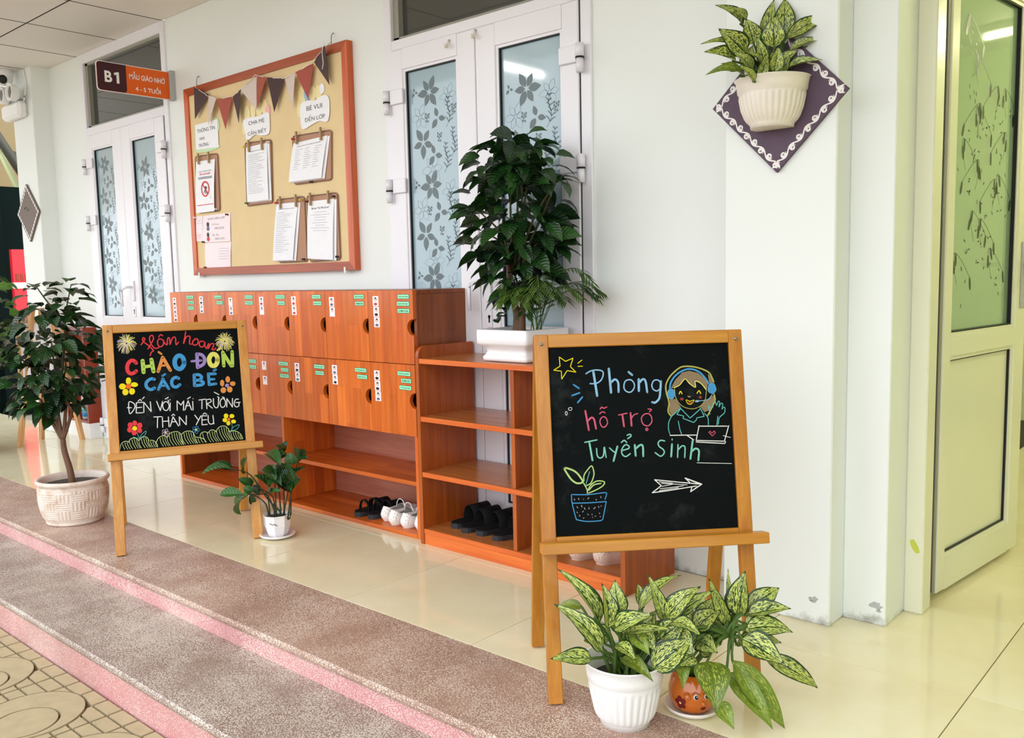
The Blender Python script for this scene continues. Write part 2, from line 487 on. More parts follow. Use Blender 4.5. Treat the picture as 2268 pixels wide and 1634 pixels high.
def leaf_agl(name, spot, edge, cover):
    t = NT(name)
    v = t.coord((1, 1, 1), 'UV')
    sp = t.node('ShaderNodeSeparateXYZ'); t.l(v, sp.inputs[0])
    a = t.math('MULTIPLY', t.math('ABSOLUTE', t.math('SUBTRACT', sp.outputs[1], 0.5)), 2)
    oi = t.node('ShaderNodeObjectInfo')
    cb = t.node('ShaderNodeCombineXYZ')
    t.l(t.math('MULTIPLY', t.math('ADD', sp.outputs[0], t.math('MULTIPLY', a, -0.45)), 6), cb.inputs[0])
    t.l(t.math('MULTIPLY', sp.outputs[1], 11), cb.inputs[1]); t.l(t.math('MULTIPLY', oi.outputs['Random'], 50), cb.inputs[2])
    n = t.noise(cb.outputs[0], 2.3, 4, 0.62)
    fine = t.noise(cb.outputs[0], 8.0, 2, 0.5)
    k = t.math('ADD', n, t.math('MULTIPLY', fine, 0.25))
    m = t.math('GREATER_THAN', k, cover)
    edgem = t.math('LESS_THAN', a, 0.84)
    tip = t.math('LESS_THAN', sp.outputs[0], 0.93)
    rib = t.math('GREATER_THAN', a, 0.05)
    m = t.math('MULTIPLY', t.math('MULTIPLY', m, edgem), t.math('MULTIPLY', tip, rib))
    sc_ = t.mix(oi.outputs['Random'], lin(spot), tuple(min(1, x * y) for x, y in zip(lin(spot), (1.12, 1.1, 1.5))))
    col = t.mix(m, t.mix(oi.outputs['Random'], lin(edge), tuple(x * 1.9 for x in lin(edge))), sc_)
    t.set(col, 0.34, 0, 0.45)
    return t.m
M['agl'] = leaf_agl('speckled_leaf', (192, 204, 98), (24, 50, 16), 0.615)
M['agl_plain'] = leaf_agl('lightly_speckled_leaf', (166, 172, 68), (78, 98, 26), 0.68)
# ---- chalk strokes in board millimetres, leaf tables in world millimetres
CHALK_LEFT=[('cursive_greeting','red',4.5,'s',[134,850,144,863,150,873,145,880,141,872,146,861,163,845,180,824,172,817,166,803]),
('cursive_greeting','red',4.5,'s',[159,831,170,848,183,872,181,886,173,886,168,874,171,856,179,840,189,832,202,835]),
('cursive_greeting','red',4.6,'s',[219,866,206,872,198,859,201,843,211,838,221,850,220,868,225,854,232,845,237,849]),
('cursive_greeting','red',4.6,'s',[204,880,212,889,220,884]),
('cursive_greeting','red',4.6,'s',[234,845,237,865,241,875,246,870,246,845,253,864,261,876,269,873,269,855,270,843,280,854]),
('cursive_greeting','red',4.6,'s',[311,897,307,878,299,848]),
('cursive_greeting','red',4.6,'s',[300,848,310,872,320,878,327,875,324,859,323,845,330,843]),
('cursive_greeting','red',4.7,'s',[350,864,337,856,336,842,347,838,357,847,356,863,345,866]),
('cursive_greeting','red',4.7,'s',[380,852,367,853,361,841,367,829,378,832,385,850,383,834,387,823]),
('cursive_greeting','red',4.7,'s',[389,821,400,843,396,819,407,839,419,840,417,828,411,816,421,815,427,822]),
('chalk_firework#1','cream',2.2,'s',[84,859,103,862,118,854]),
('chalk_firework#1','dusty',2.2,'s',[84,858,100,858,114,849]),
('chalk_firework#1','cream',2.2,'s',[84,857,99,855,111,843]),
('chalk_firework#1','dusty',2.2,'s',[83,857,96,854,106,841]),
('chalk_firework#1','cream',2.2,'s',[83,856,98,848,109,831]),
('chalk_firework#1','cream',2.2,'s',[82,856,93,847,101,830]),
('chalk_firework#1','lemon',2.2,'s',[82,855,90,846,97,829]),
('chalk_firework#1','cream',2.2,'s',[82,855,89,846,94,829]),
('chalk_firework#1','cream',2.2,'s',[81,854,85,842,88,822]),
('chalk_firework#1','cream',2.2,'s',[80,854,82,840,84,817]),
('chalk_firework#1','cream',2.2,'s',[80,854,80,838,79,815]),
('chalk_firework#1','dusty',2.2,'s',[79,854,77,840,75,818]),
('chalk_firework#1','dusty',2.2,'s',[78,854,72,840,67,817]),
('chalk_firework#1','cream',2.2,'s',[78,855,70,843,63,822]),
('chalk_firework#1','lemon',2.2,'s',[77,854,68,841,59,819]),
('chalk_firework#1','dusty',2.2,'s',[77,855,67,846,59,828]),
('chalk_firework#1','cream',2.2,'s',[76,855,62,847,49,828]),
('chalk_firework#1','dusty',2.2,'s',[76,856,62,850,49,834]),
('chalk_firework#1','cream',2.2,'s',[76,857,60,854,47,842]),
('chalk_firework#1','dusty',2.2,'s',[75,857,58,856,43,844]),
('chalk_firework#1','lemon',2.2,'s',[76,858,61,859,48,851]),
('chalk_firework#1','cream',2.2,'s',[75,859,58,862,43,855]),
('chalk_firework#1','dusty',2.2,'s',[76,860,60,867,46,864]),
('chalk_firework#1','dusty',2.2,'s',[76,860,59,869,45,868]),
('chalk_firework#1','dusty',2.2,'s',[76,861,60,872,47,872]),
('chalk_firework#1','cream',2.2,'s',[77,861,65,873,55,877]),
('chalk_firework#1','cream',2.2,'s',[77,862,65,879,55,887]),
('chalk_firework#1','lemon',2.2,'s',[77,862,68,878,60,886]),
('chalk_firework#1','cream',2.2,'s',[78,863,71,879,65,889]),
('chalk_firework#1','cream',2.2,'s',[78,864,72,884,67,897]),
('chalk_firework#1','dusty',2.2,'s',[79,863,76,883,74,896]),
('chalk_firework#1','lemon',2.2,'s',[80,863,81,883,81,897]),
('chalk_firework#1','dusty',2.2,'s',[80,863,83,881,84,893]),
('chalk_firework#1','lemon',2.2,'s',[81,863,85,881,89,894]),
('chalk_firework#1','lemon',2.2,'s',[81,863,88,882,93,894]),
('chalk_firework#1','cream',2.2,'s',[82,862,90,877,96,885]),
('chalk_firework#1','cream',2.2,'s',[83,862,94,878,104,885]),
('chalk_firework#1','lemon',2.2,'s',[83,862,98,876,110,881]),
('chalk_firework#1','cream',2.2,'s',[84,862,100,876,112,880]),
('chalk_firework#1','cream',2.2,'s',[83,860,96,869,107,870]),
('chalk_firework#1','lemon',2.2,'s',[84,860,99,866,112,863]),
('chalk_firework#1','lemon',2.2,'s',[84,859,101,865,115,861]),
('chalk_firework#2','cream',2.4,'s',[470,847,490,849,505,839]),
('chalk_firework#2','cream',2.4,'s',[469,847,486,848,499,839]),
('chalk_firework#2','lemon',2.4,'s',[469,846,486,843,500,830]),
('chalk_firework#2','cream',2.4,'s',[468,846,483,842,494,829]),
('chalk_firework#2','dusty',2.4,'s',[468,845,480,839,490,824]),
('chalk_firework#2','lemon',2.4,'s',[468,844,481,835,491,815]),
('chalk_firework#2','lemon',2.4,'s',[467,844,477,834,485,815]),
('chalk_firework#2','lemon',2.4,'s',[467,843,475,830,480,808]),
('chalk_firework#2','dusty',2.4,'s',[466,844,471,832,475,813]),
('chalk_firework#2','cream',2.4,'s',[466,843,469,828,471,805]),
('chalk_firework#2','cream',2.4,'s',[465,844,465,831,465,813]),
('chalk_firework#2','lemon',2.4,'s',[465,844,463,832,461,814]),
('chalk_firework#2','cream',2.4,'s',[463,843,457,830,452,809]),
('chalk_firework#2','dusty',2.4,'s',[463,844,455,833,448,813]),
('chalk_firework#2','lemon',2.4,'s',[462,844,451,832,441,811]),
('chalk_firework#2','dusty',2.4,'s',[462,845,451,836,441,819]),
('chalk_firework#2','dusty',2.4,'s',[462,845,448,836,436,817]),
('chalk_firework#2','lemon',2.4,'s',[462,846,448,841,436,827]),
('chalk_firework#2','lemon',2.4,'s',[461,846,445,844,431,831]),
('chalk_firework#2','dusty',2.4,'s',[461,847,444,846,430,836]),
('chalk_firework#2','dusty',2.4,'s',[460,847,442,849,427,839]),
('chalk_firework#2','lemon',2.4,'s',[461,848,445,852,432,846]),
('chalk_firework#2','lemon',2.4,'s',[460,849,442,857,427,854]),
('chalk_firework#2','lemon',2.4,'s',[461,850,446,859,432,858]),
('chalk_firework#2','dusty',2.4,'s',[461,851,446,863,433,865]),
('chalk_firework#2','lemon',2.4,'s',[462,850,449,862,439,865]),
('chalk_firework#2','cream',2.4,'s',[462,852,451,867,441,875]),
('chalk_firework#2','cream',2.4,'s',[463,852,454,867,447,876]),
('chalk_firework#2','cream',2.4,'s',[463,852,457,868,452,878]),
('chalk_firework#2','lemon',2.4,'s',[463,852,457,872,452,883]),
('chalk_firework#2','cream',2.4,'s',[464,853,462,873,460,887]),
('chalk_firework#2','lemon',2.4,'s',[465,852,466,869,466,882]),
('chalk_firework#2','cream',2.4,'s',[465,852,467,870,469,883]),
('chalk_firework#2','cream',2.4,'s',[466,853,472,873,476,886]),
('chalk_firework#2','cream',2.4,'s',[467,852,473,870,478,881]),
('chalk_firework#2','cream',2.4,'s',[467,851,476,866,483,874]),
('chalk_firework#2','cream',2.4,'s',[468,852,480,869,489,878]),
('chalk_firework#2','cream',2.4,'s',[468,851,480,863,490,868]),
('chalk_firework#2','cream',2.4,'s',[469,850,484,862,497,864]),
('chalk_firework#2','cream',2.4,'s',[468,850,482,858,494,858]),
('chalk_firework#2','lemon',2.4,'s',[469,849,483,856,495,854]),
('chalk_firework#2','cream',2.4,'s',[469,848,488,852,502,846]),
('chalk_greeting_word','red',14.8,'s',[111,775,105,783,95,787,82,777,76,759,78,742,88,732,101,735,109,742]),
('chalk_greeting_word','lime',15.9,'s',[136,783,137,735]),
('chalk_greeting_word','lime',16.0,'s',[170,786,175,736]),
('chalk_greeting_word','lime',13.2,'s',[136,757,173,760]),
('chalk_greeting_word','orange',13.2,'s',[214,793,193,735]),
('chalk_greeting_word','orange',13.3,'s',[214,793,240,737]),
('chalk_greeting_word','orange',8.5,'s',[201,759,224,758]),
('chalk_greeting_word','orange',8.5,'s',[200,816,210,807]),
('chalk_greeting_word','blue',18.1,'s',[296,767,294,756,289,748,283,742,276,740,269,743,263,749,260,758,259,769,261,780,266,789,272,795,280,797,286,794,292,788,295,778,296,767]),
('chalk_greeting_word','violet',13.5,'s',[349,799,348,743]),
('chalk_greeting_word','violet',13.6,'s',[349,800,368,795,378,778,373,756,348,742]),
('chalk_greeting_word','violet',9.7,'s',[326,770,364,771]),
('chalk_greeting_word','yelgreen',18.5,'s',[430,770,428,760,424,752,418,746,412,745,405,747,400,753,397,762,396,772,398,781,403,789,409,795,415,796,422,794,427,788,430,780,430,770]),
('chalk_greeting_word','yelgreen',7.9,'s',[433,812,447,820]),
('chalk_greeting_word','lime',14.1,'s',[454,802,454,743]),
('chalk_greeting_word','lime',14.2,'s',[454,800,484,741]),
('chalk_greeting_word','lime',14.2,'s',[492,802,489,741]),
('chalk_greeting_word','blue',12.7,'s',[176,703,165,706,150,698,143,685,147,669,161,661,174,667]),
('chalk_greeting_word','blue',12.9,'s',[270,701,259,706,246,698,242,684,246,670,259,665,273,674]),
('chalk_greeting_word','blue',11.3,'s',[210,702,189,660]),
('chalk_greeting_word','blue',11.3,'s',[208,702,229,660]),
('chalk_greeting_word','blue',8.5,'s',[196,674,219,674]),
('chalk_greeting_word','blue',8.5,'s',[208,715,219,722]),
('chalk_greeting_word','blue',12.7,'s',[332,711,331,666]),
('chalk_greeting_word','blue',12.7,'s',[333,711,351,711,361,700,352,689,333,688]),
('chalk_greeting_word','blue',12.7,'s',[350,688,366,678,360,668,331,666]),
('chalk_greeting_word','blue',11.6,'s',[389,713,389,667]),
('chalk_greeting_word','blue',11.7,'s',[389,712,417,711]),
('chalk_greeting_word','blue',11.7,'s',[389,666,416,668]),
('chalk_greeting_word','blue',9.7,'s',[389,689,411,688]),
('chalk_greeting_word','blue',9.8,'s',[412,725,420,729]),
('chalk_flower#1','yellow',0.0,'f',[88,702,86,695,82,690,77,688,72,690,68,696,68,703,69,710,73,716,79,717,84,715,87,709]),
('chalk_flower#1','yellow',0.0,'f',[113,685,111,680,105,677,98,676,91,678,86,682,85,687,87,692,92,695,99,696,106,694,111,690]),
('chalk_flower#1','yellow',0.0,'f',[67,681,65,674,60,670,53,669,46,671,42,676,41,682,43,688,48,693,54,694,61,692,65,687]),
('chalk_flower#1','yellow',0.0,'f',[75,657,73,650,69,646,63,644,57,646,53,652,52,658,54,665,59,670,64,671,70,669,74,664]),
('chalk_flower#1','yellow',0.0,'f',[100,658,98,651,93,647,88,645,82,647,78,653,77,660,79,666,83,671,89,672,95,670,99,665]),
('chalk_flower#1','deeporange',0.0,'g',[87,679,86,674,81,670,76,669,70,671,67,675,66,681,67,686,71,689,77,691,82,689,86,685]),
('chalk_flower#2','orange',0.0,'f',[475,683,473,676,470,671,465,670,460,672,457,677,456,684,458,691,462,696,467,698,471,696,474,690]),
('chalk_flower#2','orange',0.0,'f',[496,663,494,658,490,655,484,654,478,656,474,660,473,665,474,670,479,673,485,674,491,673,495,669]),
('chalk_flower#2','orange',0.0,'f',[482,639,480,633,475,628,469,627,464,629,460,634,459,641,461,647,465,652,471,653,477,651,481,646]),
('chalk_flower#2','orange',0.0,'f',[456,638,454,632,449,627,443,626,438,628,434,633,433,640,435,646,439,650,445,652,451,650,455,645]),
('chalk_flower#2','orange',0.0,'f',[450,669,449,661,445,656,441,655,437,657,434,662,433,670,435,677,438,682,443,684,447,681,450,676]),
('chalk_flower#2','violet',0.0,'g',[469,657,468,653,465,650,460,649,456,651,453,654,452,658,454,662,457,665,462,666,466,665,469,661]),
('chalk_flower#3','red',0.0,'f',[100,527,98,521,95,518,90,516,86,518,83,523,82,529,83,534,87,538,92,539,96,537,99,533]),
('chalk_flower#3','red',0.0,'f',[119,516,118,510,113,506,108,505,103,507,99,512,98,518,100,523,104,527,109,529,115,527,118,522]),
('chalk_flower#3','red',0.0,'f',[117,496,116,490,112,487,107,486,102,488,98,492,97,498,99,503,103,507,108,508,113,506,116,501]),
('chalk_flower#3','red',0.0,'f',[97,488,95,483,91,479,86,478,81,480,78,484,77,490,78,495,82,499,87,500,92,498,96,494]),
('chalk_flower#3','red',0.0,'f',[81,501,79,495,75,492,70,491,65,493,62,497,61,503,62,508,66,512,72,513,77,511,80,507]),
('chalk_flower#3','red',0.0,'f',[83,521,82,515,78,512,73,511,68,512,65,517,64,522,66,528,70,532,74,533,79,531,82,526]),
('chalk_flower#3','yellow',0.0,'g',[99,506,98,502,94,498,89,498,84,499,81,503,80,508,82,512,85,515,90,516,95,514,98,511]),
('chalk_flower#3','teal',2.0,'s',[97,488,105,464]),
('chalk_flower#3','teal',2.0,'s',[106,466,117,482,132,492,126,476,106,466]),
('chalk_flower#3','teal',2.0,'s',[81,472,95,467,102,463]),
('chalk_flower#4','yellow',0.0,'f',[457,528,455,523,452,519,447,518,442,520,439,524,438,530,440,535,443,538,448,539,453,537,456,533]),
('chalk_flower#4','yellow',0.0,'f',[481,525,480,521,476,518,470,517,465,518,462,522,461,527,462,531,466,534,472,535,477,533,480,530]),
('chalk_flower#4','yellow',0.0,'f',[486,502,485,497,481,495,475,494,470,496,467,499,466,503,467,507,471,510,477,511,482,509,485,506]),
('chalk_flower#4','yellow',0.0,'f',[463,496,461,491,458,488,454,487,450,489,447,493,446,498,448,503,451,506,455,508,459,506,462,502]),
('chalk_flower#4','yellow',0.0,'f',[451,510,449,506,446,503,441,502,436,504,433,507,432,512,434,517,437,520,442,520,447,519,450,515]),
('chalk_flower#4','deeporange',0.0,'g',[464,512,463,509,460,506,457,505,454,507,452,510,452,513,453,517,455,520,458,520,461,519,463,516]),
('chalk_flower#4','teal',1.9,'s',[468,495,469,477,460,460]),
('chalk_flower#4','teal',2.0,'s',[462,462,474,479,498,487,487,469,469,465,462,462]),
('chalk_flower#5','dusty',1.7,'s',[214,489,213,486,211,484,208,484,206,486,205,489,206,492,209,494,211,494,214,492,214,489]),
('chalk_flower#5','dusty',1.7,'s',[220,477,219,475,216,473,214,473,211,475,211,478,212,481,214,483,217,483,219,480,220,477]),
('chalk_flower#5','dusty',1.7,'s',[212,468,211,466,209,464,206,464,203,466,203,469,204,472,206,474,209,473,211,471,212,468]),
('chalk_flower#5','dusty',1.7,'s',[202,474,200,471,198,469,195,470,193,472,192,475,193,478,196,479,199,479,201,477,202,474]),
('chalk_flower#5','dusty',1.7,'s',[203,486,202,483,199,482,197,482,194,484,194,487,195,490,197,492,200,491,202,489,203,486]),
('chalk_flower#5','lemon',0.0,'g',[209,479,208,476,205,475,203,477,202,480,203,483,206,484,208,482]),
('chalk_flower#6','blue',1.7,'s',[333,490,332,487,330,485,327,486,324,488,324,491,325,494,327,495,330,495,333,493,333,490]),
('chalk_flower#6','blue',1.7,'s',[339,479,338,476,335,474,332,474,330,477,329,480,330,482,333,484,336,484,338,482,339,479]),
('chalk_flower#6','blue',1.7,'s',[331,470,330,467,327,465,324,465,322,467,321,470,322,473,325,475,328,475,330,473,331,470]),
('chalk_flower#6','blue',1.7,'s',[320,475,319,472,316,471,313,471,311,473,310,476,312,479,314,481,317,480,319,478,320,475]),
('chalk_flower#6','blue',1.7,'s',[322,488,320,485,318,483,315,483,313,485,312,489,313,491,316,493,319,493,321,491,322,488]),
('chalk_flower#6','lemon',0.0,'g',[328,480,327,477,324,476,321,478,320,481,321,484,324,485,327,483]),
('chalk_school_line','white',3.7,'s',[74,615,74,569,88,579,96,596,91,610,74,615]),
('chalk_school_line','white',3.7,'s',[67,593,82,592]),
('chalk_school_line','white',3.7,'s',[101,590,121,591]),
('chalk_school_line','white',3.7,'s',[109,617,117,623,122,617]),
('chalk_school_line','white',3.7,'s',[126,625,133,632]),
('chalk_school_line','white',3.8,'s',[213,618,225,624]),
('chalk_school_line','white',3.8,'s',[223,604,226,607,223,613]),
('chalk_school_line','white',3.8,'s',[231,601,228,568]),
('chalk_school_line','white',3.8,'s',[231,614,232,613]),
('chalk_school_line','white',3.7,'s',[226,588,224,581,221,575,217,571,212,570,208,572,204,576,202,583,201,590,202,597,206,602,210,606,215,607,219,605,223,601,225,595,226,588]),
('chalk_school_line','white',3.7,'l',[127,611,102,611,99,569,124,568]),
('chalk_school_line','white',3.7,'l',[128,569,130,611,156,570,155,611]),
('chalk_school_line','white',3.7,'l',[179,611,191,571,202,609]),
('chalk_school_line','white',3.8,'l',[256,568,258,607,272,588,284,605,280,566]),
('chalk_school_line','white',3.8,'l',[286,566,301,605,312,565]),
('chalk_school_line','white',3.8,'l',[290,583,307,584]),
('chalk_school_line','white',3.8,'l',[299,612,311,619]),
('chalk_school_line','white',3.8,'l',[319,600,318,564]),
('chalk_school_line','white',3.8,'l',[321,612,321,611]),
('chalk_school_line','white',3.9,'l',[344,604,370,606]),
('chalk_school_line','white',3.8,'l',[356,604,353,566]),
('chalk_school_line','white',3.8,'l',[373,602,373,565]),
('chalk_school_line','white',3.9,'l',[453,566,456,602,476,564,479,601]),
('chalk_school_line','white',3.9,'l',[492,582,509,582]),
('chalk_school_line','white',3.9,'l',[407,633,425,621]),
('chalk_school_line','white',3.9,'s',[373,603,389,604,391,593,374,586]),
('chalk_school_line','white',3.9,'s',[374,586,395,566]),
('chalk_school_line','white',3.9,'s',[402,606,401,580,408,567,418,571,423,605]),
('chalk_school_line','white',3.9,'s',[421,601,425,608,419,612]),
('chalk_school_line','white',3.9,'s',[449,584,448,576,445,571,441,567,437,566,433,567,429,572,428,578,427,585,429,592,431,598,435,602,439,603,444,602,447,597,449,591,449,584]),
('chalk_school_line','white',3.9,'s',[445,599,445,607,438,610]),
('chalk_school_line','white',3.9,'s',[503,596,492,596,484,578,490,564,502,567,504,581]),
('chalk_school_line','white',3.7,'l',[164,547,194,546]),
('chalk_school_line','white',3.7,'l',[179,545,175,502]),
('chalk_school_line','white',3.7,'l',[197,544,196,502]),
('chalk_school_line','white',3.7,'l',[220,543,220,502]),
('chalk_school_line','white',3.8,'l',[198,526,222,526]),
('chalk_school_line','white',3.8,'l',[225,503,238,542,257,502]),
('chalk_school_line','white',3.8,'l',[231,521,249,521]),
('chalk_school_line','white',3.8,'l',[233,547,240,553,245,547]),
('chalk_school_line','white',3.8,'l',[262,505,262,540,287,504,290,542]),
('chalk_school_line','white',3.8,'l',[323,542,336,521]),
('chalk_school_line','white',3.8,'l',[347,537,326,501]),
('chalk_school_line','white',3.8,'l',[370,535,351,537,349,499,370,499]),
('chalk_school_line','white',3.8,'l',[351,519,369,519]),
('chalk_school_line','white',3.8,'l',[356,543,363,548,371,541]),
('chalk_school_line','white',3.8,'s',[376,536,375,511,383,499,395,505,395,535]),
('chalk_school_line','white',3.9,'s',[395,505,397,499]),
('chalk_grass_mounds','palegreen',2.4,'s',[30,427,36,448,49,457,59,456,64,452]),
('chalk_grass_mounds','palegreen',2.4,'s',[64,454,72,465,86,468,95,463,102,455]),
('chalk_grass_mounds','palegreen',2.4,'s',[102,455,113,467,127,469,137,461,140,451]),
('chalk_grass_mounds','palegreen',2.4,'s',[146,453,158,450,170,435,171,423]),
('chalk_grass_mounds','palegreen',2.4,'s',[167,443,178,460,195,467,207,461,210,456]),
('chalk_grass_mounds','palegreen',2.4,'s',[211,459,224,475,243,480,259,474,265,459]),
('chalk_grass_mounds','palegreen',2.5,'s',[266,467,280,476,296,478,311,471,317,455]),
('chalk_grass_mounds','palegreen',2.5,'s',[317,451,335,447,353,438,357,426]),
('chalk_grass_mounds','palegreen',2.5,'s',[338,453,343,464,355,469,366,466,369,460]),
('chalk_grass_mounds','palegreen',2.5,'s',[369,462,381,473,391,474,400,469,402,464]),
('chalk_grass_mounds','palegreen',2.5,'s',[403,465,410,478,425,487,442,485,453,472,456,460]),
('chalk_grass_mounds','palegreen',2.5,'s',[457,460,471,463,490,457,502,444,508,426]),
('chalk_grass_mounds','palegreen',1.6,'s',[41,447,43,436,48,424]),
('chalk_grass_mounds','palegreen',1.6,'s',[50,453,52,438,59,424]),
('chalk_grass_mounds','palegreen',1.6,'s',[58,452,61,438,68,424]),
('chalk_grass_mounds','palegreen',1.6,'s',[67,454,70,439,77,424]),
('chalk_grass_mounds','palegreen',1.6,'s',[76,462,80,443,89,424]),
('chalk_grass_mounds','palegreen',1.6,'s',[85,464,89,444,98,424]),
('chalk_grass_mounds','palegreen',1.6,'s',[94,460,97,442,106,424]),
('chalk_grass_mounds','palegreen',1.7,'s',[102,451,104,437,111,424]),
('chalk_grass_mounds','palegreen',1.7,'s',[112,462,115,443,124,424]),
('chalk_grass_mounds','palegreen',1.7,'s',[121,464,124,444,134,424]),
('chalk_grass_mounds','palegreen',1.7,'s',[129,463,133,443,142,424]),
('chalk_grass_mounds','palegreen',1.7,'s',[138,455,140,439,148,424]),
('chalk_grass_mounds','palegreen',1.7,'s',[146,449,148,436,155,423]),
('chalk_grass_mounds','palegreen',1.7,'s',[155,447,157,435,163,423]),
('chalk_grass_mounds','palegreen',1.7,'s',[164,442,165,432,170,423]),
('chalk_grass_mounds','palegreen',1.7,'s',[183,458,185,440,194,423]),
('chalk_grass_mounds','palegreen',1.7,'s',[192,462,195,442,204,423]),
('chalk_grass_mounds','palegreen',1.7,'s',[201,460,204,441,213,423]),
('chalk_grass_mounds','palegreen',1.7,'s',[209,455,212,439,220,423]),
('chalk_grass_mounds','palegreen',1.7,'s',[219,464,222,443,233,423]),
('chalk_grass_mounds','palegreen',1.7,'s',[229,472,232,447,245,423]),
('chalk_grass_mounds','palegreen',1.7,'s',[238,475,242,448,255,423]),
('chalk_grass_mounds','palegreen',1.7,'s',[247,474,251,448,264,423]),
('chalk_grass_mounds','palegreen',1.7,'s',[256,471,260,446,272,423]),
('chalk_grass_mounds','palegreen',1.7,'s',[264,457,267,440,272,423]),
('chalk_grass_mounds','palegreen',1.7,'s',[257,464,260,444,270,424]),
('chalk_grass_mounds','palegreen',1.7,'s',[266,463,269,443,279,424]),
('chalk_grass_mounds','palegreen',1.7,'s',[276,469,279,446,291,424]),
('chalk_grass_mounds','palegreen',1.7,'s',[285,473,289,448,301,424]),
('chalk_grass_mounds','palegreen',1.7,'s',[294,474,298,448,311,424]),
('chalk_grass_mounds','palegreen',1.7,'s',[303,471,307,447,319,424]),
('chalk_grass_mounds','palegreen',1.7,'s',[312,463,315,443,325,424]),
('chalk_grass_mounds','palegreen',1.7,'s',[320,446,322,435,327,424]),
('chalk_grass_mounds','palegreen',1.7,'s',[329,444,331,434,336,424]),
('chalk_grass_mounds','palegreen',1.7,'s',[339,451,341,437,348,424]),
('chalk_grass_mounds','palegreen',1.7,'s',[349,463,352,443,362,424]),
('chalk_grass_mounds','palegreen',1.7,'s',[367,460,370,442,379,424]),
('chalk_grass_mounds','palegreen',1.7,'s',[377,465,380,444,390,424]),
('chalk_grass_mounds','palegreen',1.7,'s',[387,469,390,446,402,424]),
('chalk_grass_mounds','palegreen',1.7,'s',[396,467,399,445,410,424]),
('chalk_grass_mounds','palegreen',1.7,'s',[405,465,408,444,419,424]),
('chalk_grass_mounds','palegreen',1.7,'s',[415,477,420,450,433,424]),
('chalk_grass_mounds','palegreen',1.7,'s',[425,483,430,453,445,424]),
('chalk_grass_mounds','palegreen',1.7,'s',[435,482,439,453,454,424]),
('chalk_grass_mounds','palegreen',1.7,'s',[444,479,448,451,462,424]),
('chalk_grass_mounds','palegreen',1.7,'s',[453,468,456,446,467,424]),
('chalk_grass_mounds','palegreen',1.7,'s',[461,457,464,440,472,424]),
('chalk_grass_mounds','palegreen',1.7,'s',[471,459,474,441,482,424]),
('chalk_grass_mounds','palegreen',1.8,'s',[480,456,483,440,491,424]),
('chalk_grass_mounds','palegreen',1.8,'s',[490,453,492,439,499,424]),
('chalk_grass_mounds','palegreen',1.8,'s',[498,444,500,434,505,424]),
]
